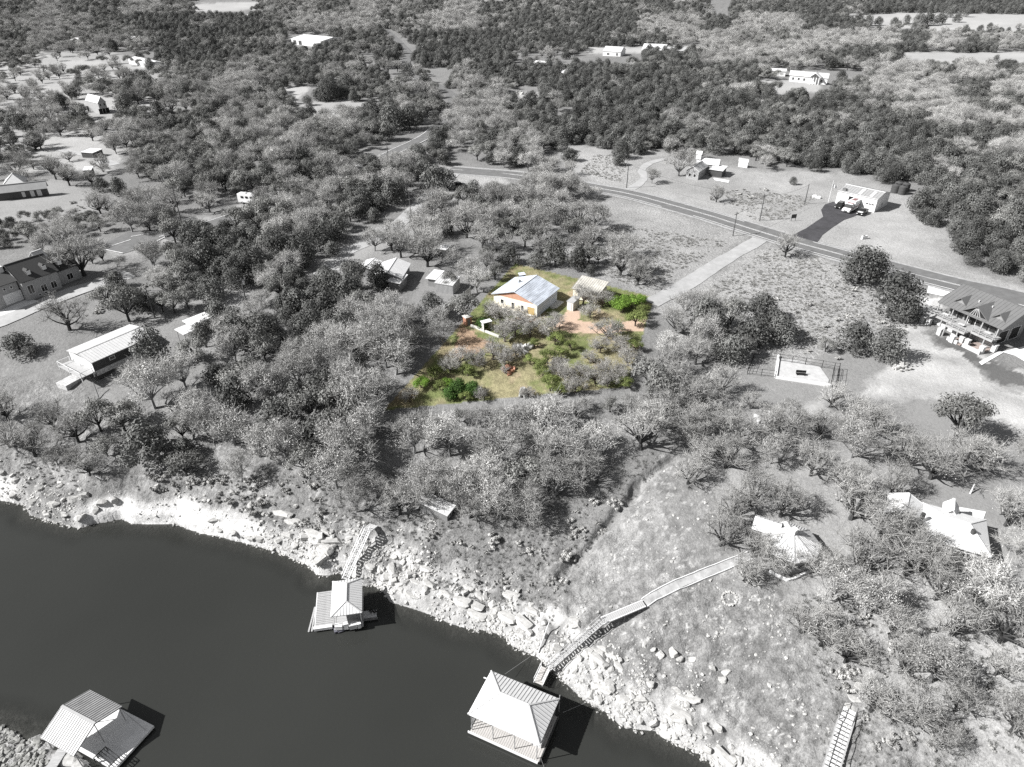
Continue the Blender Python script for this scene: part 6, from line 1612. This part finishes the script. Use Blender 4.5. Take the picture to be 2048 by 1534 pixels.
for k in range(3): bk.mb(MB().bar((-L_ / 2 + .2, -W_ / 2 + .3 + k * .5, .7), (-L_ / 2 + .35, -W_ / 2 + .6 + k * .5, 2.4), .07), 'ladder_rail', M['steel'])
bk.mb(MB().box((L_ / 2 - 1.0, -W_ / 2 + 1.9, 1.05), (1.3, .9, .8)), 'locker', M['pale_metal'])
bk.mb(MB().bar((-L_ / 2 - .5, W_ / 2 - 1.2, 3.7), (-L_ / 2 + .2, W_ / 2 - 1.2, 3.75), .12), 'bracket', M['white_paint'])
# small boathouse with plank deck and jetty
fr = deck_rect((661, 1234), (724, 1225), (722, 1155.5), 3.6)
sm = empty('boathouse', (*fr.ctr, 0), fr.rot, 'small boathouse with narrow white hipped roof and weathered plank deck on its left', 'boathouse'); bk = Blk(sm, fr)
roof_block(bk, 3.6, 4.6, 'hip', M['white_metal'], .42, M['pale_metal'], single=True, hipk=.75)
L_, W_ = fr.L, fr.W
bk.mb(MB().box((0, 0, .45), (L_ - .3, W_ - .2, .22)), 'floor', M['wood_deck'])
for sx in (-1, 1):
    for k in range(3): bk.mb(MB().tube((sx * (L_ / 2 - .3), -W_ / 2 + .4 + k * (W_ - .8) / 2, .3), (sx * (L_ / 2 - .3), -W_ / 2 + .4 + k * (W_ - .8) / 2, 3.55), .06, .06, 6), 'post', M['white_paint'])
bk.mb(MB().box((L_ * .2, 0, 1.6), (L_ * .5, W_ * .7, 2.2)), 'storage_room', M['mid_paint'])
p1 = fr.local(atz(633, 1186, .5)); p2 = fr.local(atz(633, 1257, .5)); p3 = fr.local(atz(662, 1182, .5))
xa = (p1[0] + p2[0]) / 2; planks(bk, xa, -L_ / 2 + .35, p2[1], p1[1], .58, .32, M['wood_deck'], 'x', .045)
bk.mb(MB().box(((xa - L_ / 2) / 2 - .2, p2[1] - .1, .58), (-L_ / 2 - xa, .5, .5)), 'bench_locker', M['white_paint'])
bk.mb(MB().box((xa - .06, (p1[1] + p2[1]) / 2, .45), (.12, p1[1] - p2[1], .3)), 'deck_fascia', M['white_paint'])
q1 = fr.local(atz(617, 1264, .15)); q2 = fr.local(atz(630, 1215, .2))
for k in range(4): bk.mb(MB().bar((q1[0] + k * .45, q1[1], .14), (q2[0] + k * .16, q2[1], .3), .22, .1), 'ramp_board', M['wood_deck'])
r1 = fr.local(atz(727, 1237, .5)); r2 = fr.local(atz(753, 1219, .5))
bk.mb(MB().box(((r1[0] + r2[0]) / 2, (r1[1] + r2[1]) / 2, .42), (r2[0] - r1[0], r2[1] - r1[1], .22)), 'jetty', M['pale_metal'])
bk.mb(MB().box(((r1[0] + r2[0]) / 2, r1[1] - .15, .3), (r2[0] - r1[0] + .3, .18, .3)), 'jetty_edge', M['old_wood'])
for k, (dx, dy) in enumerate(((.2, .3), (.75, .1))):
    c = MB(); 
    for j in range(4): c.box((.22 * math.cos(j * 1.57), .22 * math.sin(j * 1.57), .28), (.24, .24, .08))
    c.box((0, 0, .12), (.1, .1, .3)); o = tag(c.build('stool', M['black']), ('left' if k == 0 else 'right') + ' dark stool on the grey jetty of the small boathouse', 'stool')
    w_ = fr.world((r1[0] + r2[0]) / 2 + dx, (r1[1] + r2[1]) / 2 + dy); o.location = (w_[0], w_[1], .53)
for k, (x_, nm, lb, mm, d) in enumerate(((-.32, 'cooler', 'pale chest at the front left of the small boathouse', 'white_paint', (1.0, .6, .7)), (-.08, 'fridge', 'white upright fridge at the front of the small boathouse', 'white_paint', (.6, .6, 1.1)), (.14, 'freezer', 'pale freezer chest at the front of the small boathouse', 'pale_metal', (1.1, .7, .8)), (.34, 'cabinet', 'white cabinet at the front right of the small boathouse', 'white_paint', (.5, .5, .9)))):
    o = tag(MB().box((0, 0, d[2] / 2), d).box((0, 0, d[2] + .03), (d[0] + .04, d[1] + .04, .06)).build(nm, M[mm]), lb, nm); w_ = fr.world(L_ * x_, -W_ / 2 + .25 - .1 * k); o.location = (w_[0], w_[1], .565); o.rotation_euler = (0, 0, fr.rot + .1 * (k - 1))
fl_ = MB().box((0, 0, .25), (1.5, 1.9, .3)).box((.2, -1.0, .2), (.9, .2, .16)); o = tag(fl_.build('float_mat', M['slate_carpet']), 'dark grey float tied to the front of the small boathouse', 'float'); p = atz(677, 1254, .1); o.location = (p[0], p[1], .0); o.rotation_euler = (0, 0, fr.rot + .25)
# gable-roofed boathouse lower left
fr = Fr((80.5, 1475), (147.5, 1512.7), 3.4, ridge=(130.4, 1415.6), hr=4.9, g=0.0)
gb = empty('boathouse', (*fr.ctr, 0), fr.rot, 'gable roofed boathouse with grey ribbed metal roof in the lower left corner', 'boathouse'); bk = Blk(gb, fr)
M['streaked_metal'] = mat('streaked_metal', 0.32, 0.5, 0.28, 0.9, stretch=(1.2, .5, 1))
roof_block(bk, 3.4, 4.9, 'gable', M['streaked_metal'], .36, M['grey_metal'], single=True)
L_, W_ = fr.L, fr.W
A = fr.local(atz(299, 1448, .6)); B = fr.local(atz(222, 1536, .6)); C = fr.local(atz(100, 1489.5, .6)); D = fr.local(atz(268, 1431, .6))
xr = (A[0] + B[0]) / 2 + .6; ya = B[1]; yb = max(A[1], D[1])
bk.mb(MB().box(((xr - L_ / 2) / 2, (ya + yb) / 2, .42), (xr + L_ / 2, yb - ya, .36)), 'deck_frame', M['bright'])
bk.mb(MB().box(((xr - L_ / 2) / 2, ya + 1.1, .625), (xr + L_ / 2 - .3, 1.9, .05)), 'landing_board', M['white_paint'])
for xx in (-L_ / 2 + .3, L_ / 2 - .3):
    for yy in (-W_ / 2 + .3, 0, W_ / 2 - .3): bk.mb(MB().tube((xx, yy, .3), (xx, yy, 3.4 if yy else 4.7), .06, .06, 6), 'post', M['steel'])
for yy in (-W_ / 2 + .3, W_ / 2 - .3): bk.mb(MB().bar((xr - .3, yy, .7), (L_ / 2 - .2, yy, 3.3), .05), 'brace', M['steel'])
for s in range(4): bk.mb(MB().tube((-L_ / 2 + .4, ya + .6 + s * (yb - ya - 1.2) / 3, .1), (xr - .1, ya + .6 + s * (yb - ya - 1.2) / 3, .1), .3, .3, 10), 'float', M['black'])
rk = MB(); 
for k in range(6): rk.bar((0, k * .32, 0), (2.6, k * .32, 0), .06)
rk.bar((0, 0, 0), (0, 1.6, 0), .09); rk.bar((2.6, 0, 0), (2.6, 1.6, 0), .09)
for a_, b_ in ((0, 0), (0, 1.6), (2.6, 0), (2.6, 1.6)): rk.bar((a_, b_, -.9), (a_, b_, 0), .08)
o = tag(rk.build('kayak_rack', M['black']), 'black slatted rack on the deck of the lower left boathouse', 'rack'); w_ = atz(190, 1521, 1.0); o.location = (w_[0], w_[1], 1.55); o.rotation_euler = (0, 0, fr.rot - .1)
ch = MB().box((0, 0, .4), (.55, .55, .08)).box((0, .27, .7), (.55, .06, .6))
for a_ in (-.22, .22):
    for b_ in (-.22, .22): ch.box((a_, b_, .2), (.06, .06, .4))
o = tag(ch.build('deck_chair', M['pale_metal']), 'pale chair beside the black rack on the lower left deck', 'chair'); w_ = atz(201, 1513, .7); o.location = (w_[0], w_[1], .62); o.rotation_euler = (0, 0, fr.rot + .6)
rp = MB(); P0 = atz(96, 1545, .7); P1 = atz(126, 1499, .75); rp.bar(P0, P1, 1.3, .14); o = tag(rp.build('gangplank', M['wood_deck']), 'pale plank ramp from the rocks to the lower left boathouse', 'gangplank')
for u, v, r_ in ((142, 1518, 1.3), (160, 1530, 1.0)):
    o = tag(link('boulder', ROCKS[1]), ('big' if r_ > 1.1 else 'smaller') + ' pale slab of rock under the front of the lower left boathouse', 'boulder', 'limestone boulders along the shore'); p = atz(u, v, .2); o.location = (p[0], p[1], .1); o.scale = (r_,) * 3

# ------------------------------------------------------------------ gangways
def gangway(name, label, P, width, mt, rail=True, tread=.42, railm='white_paint', posts=0, rung=True, cat='gangway', lengthwise=0):
    """P: list of 3D points along the deck centre line"""
    r = empty(name, P[0], 0, label, cat)
    P = [Vector(p) - Vector(P[0]) for p in map(lambda q: tuple(q), P)]
    src = None
    for a, b in zip(P[:-1], P[1:]):
        d = (b - a); ln = d.length; h_ = Vector((d.y, -d.x, 0)).normalized() * width / 2
        for s in (-1, 1):
            MB().bar(a + h_ * s, b + h_ * s, .12, .22).build('stringer', M[railm], r)
            if rail:
                up = Vector((0, 0, .95)); MB().bar(a + h_ * s + up, b + h_ * s + up, .07, .07).build('handrail', M[railm], r)
                n = max(2, int(ln / 2.0))
                for k in range(n + 1): q = a + d * k / n + h_ * s; MB().bar(q, q + up, .06).build('rail_post', M[railm], r)
        n = max(2, int(ln / tread)); rz = math.atan2(d.y, d.x); ry = -math.asin(d.z / ln)
        me = None
        for k in range(n):
            if me is None:
                o = MB().box((0, 0, 0), (tread - .12 if rung else tread - .03, width - .14, .05)).build('tread', M[mt], r); me = o.data
            else: o = bpy.data.objects.new('tread', me); COL.objects.link(o); o.parent = r
            o.location = a + d * (k + .5) / n + Vector((0, 0, .06)); o.rotation_euler = (0, ry * (0.3 if rung else 1), rz)
        for k in range(lengthwise):
            off = h_ * (2 * (k + 1) / (lengthwise + 1) - 1); MB().bar(a + off + Vector((0, 0, .1)), b + off + Vector((0, 0, .1)), .05).build('grate_bar', M[railm], r)
        for k in range(posts):
            q = a + d * (k + .5) / posts
            for s in (-1, 1):
                w_ = Vector(r.location) + q + h_ * s; hh = H(w_.x, w_.y)
                if w_.z - hh > .4: MB().bar(q + h_ * s, (q.x + h_.x * s, q.y + h_.y * s, hh - .4 - r.location.z), .12).build('support_post', M['old_wood'], r)
    return r
def pz(u, v, z): return atz(u, v, z)
def pg(u, v, dz): q = at(u, v); q[2] += dz; return atz(u, v, q[2])
gangway('gangway', 'short grey ramp joining the big boathouse to its stairs', [pz(1076, 1368, .8), pz(1091, 1336, 1.0)], 1.25, 'light_deck', rail=True, rung=False, tread=.3)
gangway('gangway', 'white timber stair climbing from the water to the boardwalk of the big boathouse', [pz(1096, 1338, 1.1), pg(1204, 1243, 1.5)], .85, 'wood_deck', rail=True, posts=4, railm='steel')
gangway('boardwalk', 'straight pale plank boardwalk above the timber stair on the open slope', [pg(1204, 1242, 1.55), pg(1288, 1207, .35)], 1.1, 'wood_deck', rail=False, rung=False, tread=.28, posts=3, cat='boardwalk')
gangway('gangway', 'white stair with rungs between the small boathouse and the bank', [pz(690, 1160, 1.2), pg(735, 1060, 1.3)], 1.1, 'wood_deck', rail=True, posts=4, railm='white_paint')
q_ = pg(735, 1060, 1.3); q2_ = pg(748, 1050, .3); gangway('landing', 'small plank landing at the top of the white stair', [q_, q2_], 1.3, 'pale_wood', rail=False, rung=False, tread=.3, cat='landing')
gangway('gangway', 'grey steel gangway with grated treads leaving the bottom edge at lower right', [pg(1690, 1446, .6), pz(1636, 1622, 2.6)], 1.7, 'pale_metal', rail=True, tread=.5, railm='steel', posts=3, lengthwise=2)
gangway('landing', 'concrete landing with steel rails at the head of the steel gangway', [pg(1690, 1446, .5), pg(1700, 1418, .25)], 1.6, 'concrete', rail=True, rung=False, tread=.6, railm='rust_metal', cat='landing')
for k, (u, v) in enumerate(((1704, 1414), (1710, 1397), (1721, 1373))):
    o = tag(link('stepping_stone', ROCKS[k]), ('lowest', 'middle', 'uppermost')[k] + ' of three flat pale stepping stones above the steel gangway', 'stone', 'stepping stones'); p = at(u, v); o.location = p; o.scale = (.75, .75, .25)
# stone-edged path up to the pavilion
pc = ribbon_pts([(1288, 1207), (1320, 1188), (1380, 1160), (1440, 1136), (1474, 1122), (1500, 1112)], .8)
o = tag(ribbon('path', pc, 0, 1.2, M['gravel'], .02, None, None, .1), 'gravel path between low kerbs climbing to the pavilion', None, None, 'structure')
for s in (-1, 1):
    k_ = MB(); T = np.gradient(pc, axis=0); T /= np.linalg.norm(T, axis=1)[:, None]; E = pc + np.stack([-T[:, 1], T[:, 0]], 1) * s * .68; ze = hgt(E[:, 0], E[:, 1])
    for i in range(len(E) - 1): k_.bar((E[i, 0], E[i, 1], ze[i] + .1), (E[i + 1, 0], E[i + 1, 1], ze[i + 1] + .1), .13, .26)
    tag(k_.build('kerb', M['concrete']), ('upper' if s > 0 else 'lower') + ' pale kerb of the gravel path on the slope', 'kerb')

# ------------------------------------------------------------------ sand court, fences, fire ring, curved benches
patch('sand', [(1556, 717), (1600, 722), (1640, 735), (1658, 760), (1655, 770), (1551, 754)], mat('sand', 0.42, 0.95, 0.15, 1.0, 0.2), 'pale sand court behind a white kerb', .05)
sc_ = empty('court_kerb', at(1551, 756), 0, 'white L shaped kerb around the pale sand court', 'kerb'); o0 = Vector(sc_.location)
for a_, b_ in (((1557, 713), (1550.5, 756)), ((1550.5, 756), (1662, 773))):
    A, B = Vector(at(*a_)), Vector(at(*b_)); MB().bar(A - o0 + Vector((0, 0, .15)), B - o0 + Vector((0, 0, .15)), .5, .55).build('kerb_side', M['bright'], sc_)
fc_ = empty('court_fence', at(1494, 748), 0, 'thin dark rail fence around the sand court', 'fence'); o0 = Vector(fc_.location)
for line in ([(1507, 716), (1494, 749), (1550, 756)], [(1507, 716), (1557, 722), (1610, 730), (1677, 741)], [(1677, 741), (1672, 775)], [(1667, 741), (1660, 775)]):
    for a_, b_ in zip(line[:-1], line[1:]):
        A, B = Vector(at(*a_)) - o0, Vector(at(*b_)) - o0; n = max(2, int((B - A).length / 2.2))
        for k in range(n + 1): q = A.lerp(B, k / n); MB().box((q.x, q.y, q.z + .75), (.08, .08, 1.9)).build('fence_post', M['black'], fc_)
        for z in (.3, .9, 1.6): MB().bar(A + Vector((0, 0, z)), B + Vector((0, 0, z)), .045).build('rail', M['black'], fc_)
bn = MB().box((0, 0, .45), (1.9, .5, .08)).box((0, .25, .8), (1.9, .08, .5)); bn.box((-.7, 0, .2), (.1, .45, .45)); bn.box((.7, 0, .2), (.1, .45, .45))
o = tag(bn.build('bench', M['black']), 'dark bench standing on the pale sand court', 'bench'); o.location = at(1601, 751); o.rotation_euler = (0, 0, -.15)
def fence(name, label, px, h, m, board=.18):
    r = empty(name, at(*px[0]), 0, label, 'fence'); o0 = Vector(r.location)
    for a_, b_ in zip(px[:-1], px[1:]):
        A, B = Vector(at(*a_)) - o0, Vector(at(*b_)) - o0; d = B - A; n = max(2, int(d.length / 2.4)); rz = math.atan2(d.y, d.x)
        for k in range(n + 1): q = A.lerp(B, k / n); MB().box((q.x, q.y, q.z + h / 2), (.12, .12, h + .3), rz).build('fence_post', M[m], r)
        for z in (.35, h - .3): MB().bar(A + Vector((0, 0, z)), B + Vector((0, 0, z)), .06, .1).build('rail', M[m], r)
        nb = int(d.length / board); mb = MB()
        for k in range(nb): q = A.lerp(B, (k + .5) / nb); nn = Vector((-d.y, d.x, 0)).normalized() * .07; mb.box((q.x + nn.x, q.y + nn.y, q.z + h / 2 + .03 * math.sin(k * 7.3)), (board - .02, .03, h), rz)
        mb.build('boards', M[m], r)['kind'] = 'stuff'
fence('board_fence', 'weathered board fence running down between the grey shed and the lot', [(941, 588), (914, 611), (886, 634), (872, 648)], 1.9, 'grey_paint')
fence('garden_fence', 'pale low fence beside the curving lane right of the sports court', [(330, 476), (366, 459), (384, 450)], 1.1, 'pale_wood')
def ring(name, label, u, v, R, n, m, cat, s0=.28):
    p = at(u, v); r = empty(name, p, 0, label, cat); src = None
    for k in range(n):
        a = 2 * math.pi * k / n; o = bpy.data.objects.new('stone', ROCKS[k % 5]); COL.objects.link(o); o.parent = r
        x, y = p[0] + R * math.cos(a), p[1] + R * math.sin(a); o.location = (R * math.cos(a), R * math.sin(a), H(x, y) - p[2] + .12); o.rotation_euler = (0, 0, a * 3); o.scale = (s0 * random.uniform(.8, 1.2),) * 3
ring('fire_ring', 'round fire ring of stones on the slope near the pavilion', 1459, 1197, 1.0, 18, 'limestone', 'fire ring', .2)
ring('fire_ring', 'small dark ring of stones on the grass right of the white stair', 862, 1052, .8, 14, 'limestone', 'fire ring', .14)
def heap(name, label, u, v, n, R, cat, s=.45, ms=ROCKS):
    p = at(u, v); r = empty(name, p, 0, label, cat); rg = np.random.default_rng(int(u))
    for k in range(n):
        a, d = rg.uniform(0, 6.28), R * math.sqrt(rg.random()); o = bpy.data.objects.new('stone', ms[k % len(ms)]); COL.objects.link(o); o.parent = r
        o.location = (d * math.cos(a), d * math.sin(a), .15 + .35 * (1 - d / R)); o.rotation_euler = tuple(rg.uniform(0, 3, 3)); o.scale = (s * rg.uniform(.6, 1.3),) * 3
heap('stone_pile', 'heap of white stones above the fire ring', 1497, 1156, 9, .9, 'stone pile', .4)
heap('stone_pile', 'pile of pale grey boulders in the middle of the coloured lot', 1046, 697, 16, 2.1, 'stone pile', .7)
heap('stone_pile', 'white rubble heap at the edge of the dirt yard', 1800, 736, 18, 2.0, 'stone pile', .5)
heap('stone_pile', 'left heap of white stones at the edge of the dark woods', 1040, 188, 12, 2.5, 'stone pile', 1.1)
heap('stone_pile', 'right heap of white stones at the edge of the dark woods', 1063, 190, 10, 2.2, 'stone pile', 1.1)
heap('stone_pile', 'grey rock pile at the front edge of the coloured lot', 1048, 786, 10, 1.6, 'stone pile', .6, GREYS)
heap('brush_pile', 'brown brush heap left of centre on the coloured lot', 1018, 741, 12, 1.5, 'brush pile', .5, [rock_mesh(999, M['brick_red'], .5)])
for k, pts in enumerate((((1508, 833), (1517, 837), (1519, 842), (1514, 847)), ((1521, 838), (1527, 848), (1532, 852), (1537, 851)), ((1538, 825), (1543, 832), (1549, 836), (1554, 838)))):
    k_ = MB(); Q = [Vector(at(u, v)) for u, v in pts]
    for a_, b_ in zip(Q[:-1], Q[1:]): k_.bar(a_ + Vector((0, 0, .25)), b_ + Vector((0, 0, .25)), .5, .5)
    tag(k_.build('stone_bench', M['bright']), ('left', 'middle', 'right')[k] + ' of three curved white stone seats near the sand court', 'stone seat', 'curved stone seats')
k_ = MB(); Q = [Vector(at(u, v)) for u, v in ((1538, 1144), (1550, 1150), (1562, 1156), (1575, 1162), (1590, 1158), (1605, 1150), (1620, 1143))]
for a_, b_ in zip(Q[:-1], Q[1:]): k_.bar(a_ + Vector((0, 0, .15)), b_ + Vector((0, 0, .15)), .28, .4)
tag(k_.build('kerb', M['bright']), 'curved white kerb in front of the pavilion', 'kerb')
# things on the coloured lot
ar = empty('garden_arch', at(973, 660), .5, 'small white garden arch by the low wall on the coloured lot', 'arch')
for sx in (-.9, .9):
    for sy in (-.5, .5): MB().box((sx, sy, 1.0), (.14, .14, 2.2)).build('post', M['white_paint'], ar)
MB().box((0, 0, 2.15), (2.3, 1.4, .16)).build('top', M['white_paint'], ar); MB().box((-.9, 0, .9), (.1, 1.0, 1.6)).build('side_panel', M['lot_white'], ar)
k_ = MB(); Q = [Vector(at(u, v)) for u, v in ((942, 653), (955, 658), (970, 664), (985, 670), (998, 675))]
for a_, b_ in zip(Q[:-1], Q[1:]): k_.bar(a_ + Vector((0, 0, .2)), b_ + Vector((0, 0, .2)), .3, .6)
tag(k_.build('garden_wall', M['lot_white']), 'low white garden wall in front of the garden arch', 'wall')
br = empty('brick_store', at(935, 648), .6, 'small brick store with pale top at the left edge of the coloured lot', 'brick store')
MB().box((0, 0, .8), (1.5, 1.3, 2.2)).build('wall', M['brick_red'], br); MB().box((0, 0, 1.95), (1.8, 1.6, .14)).build('roof', M['lot_white'], br); MB().box((0, -.66, .7), (.7, .06, 1.5)).build('door', M['old_wood'], br)

# ------------------------------------------------------------------ poles and wires, logs
def pole(u, v, vt, label, cross=True, white=False):
    p = at(u, v); lo, hi = 3.0, 16.0
    for _ in range(30):
        m_ = (lo + hi) / 2
        if project(p[0], p[1], p[2] + m_)[1] > vt: lo = m_
        else: hi = m_
    r = empty('utility_pole', (p[0], p[1], p[2] - .3), .6, label, 'utility pole', 'utility poles'); h_ = lo + .3
    MB().tube((0, 0, 0), (0, 0, h_), .17, .11, 8).build('shaft', M['white_paint' if white else 'pole_wood'], r)
    if cross:
        MB().box((0, 0, h_ - .6), (1.9, .12, .14)).build('cross_arm', M['pole_wood'], r)
        for s in (-.85, 0, .85): MB().tube((s, 0, h_ - .53), (s, 0, h_ - .33), .06, .04, 6).build('insulator', M['steel'], r)
    return Vector((p[0], p[1], p[2] + h_ - .6))
tops = [pole(310, 637, 578, 'pole on the left lawn above the mobile home'), pole(360, 432, 372, 'pole behind the little court shed'), pole(822.5, 443, 384, 'pole beside the gravel lane at centre'),
        pole(1465.5, 472, 424, 'pole on the near verge of the road'), pole(1519, 442, 388, 'tall pole on the far verge of the road'), pole(776, 315, 276, 'pole on the curving road at upper centre'),
        pole(1253, 376, 326, 'pole beside the winding farmhouse driveway'), pole(493, 606, 556, 'pole with a transformer at the edge of the dense wood'), pole(1609, 408, 368, 'pole left of the fire station flagpole', False)]
r_ = MB().tube((0, 0, 0), (0, 0, 1.0), .28, .28, 10).build('transformer', M['pale_metal']); 
par = next(o for o in bpy.data.objects if o.get('label') == 'pole with a transformer at the edge of the dense wood'); r_.parent = par; r_.location = (.35, 0, tops[7].z - par.location.z - 1.4)
def wire(a, b, label, sag=1.0):
    mb = MB(); n = 14; P = [a.lerp(b, k / n) - Vector((0, 0, sag * 4 * (k / n) * (1 - k / n))) for k in range(n + 1)]
    for p, q in zip(P[:-1], P[1:]): mb.bar(p, q, .045)
    tag(mb.build('power_line', M['dark_paint']), label, 'power line')
wire(tops[4], tops[8], 'power line from the tall roadside pole towards the fire station')
wire(tops[3], tops[4], 'power line spanning the road between two poles')
wire(tops[0], tops[7], 'power line between the left lawn pole and the transformer pole')
wire(tops[6], tops[4], 'power line along the road from the farmhouse driveway', 2.0)
def log(u0, v0, u1, v1, z0, z1, r0, label, m='pale_wood', cat='log'):
    A = at(u0, v0); B = at(u1, v1); A[2] += z0; B[2] += z1
    o = tag(MB().tube(A, B, r0, r0 * .6, 7).build('fallen_log', M[m]), label, cat)
log(1076, 1308, 1098, 1255, .3, 1.2, .11, 'bleached log leaning on the bank left of the timber stair')
log(172, 947, 208, 962, .5, .3, .12, 'bleached log lying above the left cliff')
log(770, 1018, 820, 1008, .3, .3, .16, 'dark fallen trunk lying before the little cabin', 'old_wood')
log(240, 835, 280, 842, .3, .3, .14, 'pale log on the left bank under bare trees')
log(1290, 887, 1350, 890, .3, .4, .13, 'dark straight log lying above the ravine', 'old_wood')
# mooring cables of the boathouses
for lb, a_, b_ in (('mooring cable from the big boathouse to the right bank', pz(1126, 1425, 1.0), pg(1172, 1405, .1)), ('mooring cable from the big boathouse to the upper bank', pz(1010, 1348, 1.2), pg(1062, 1312, .1)), ('mooring cable at the near corner of the big boathouse', pz(1082, 1518, .8), pz(1088, 1534, .05))):
    tag(MB().bar(a_, b_, .03).build('mooring_cable', M['steel']), lb, 'cable')
# barkless stump and yard post on the left lawn
log(199, 799, 193, 782, .0, 2.2, .12, 'bare dead stem standing on the lawn above the left bank', 'old_wood', 'dead stem')
log(1940, 988, 1943, 981, .0, 1.4, .14, 'pale leaning trunk standing behind the long white house', 'pale_wood', 'dead stem')
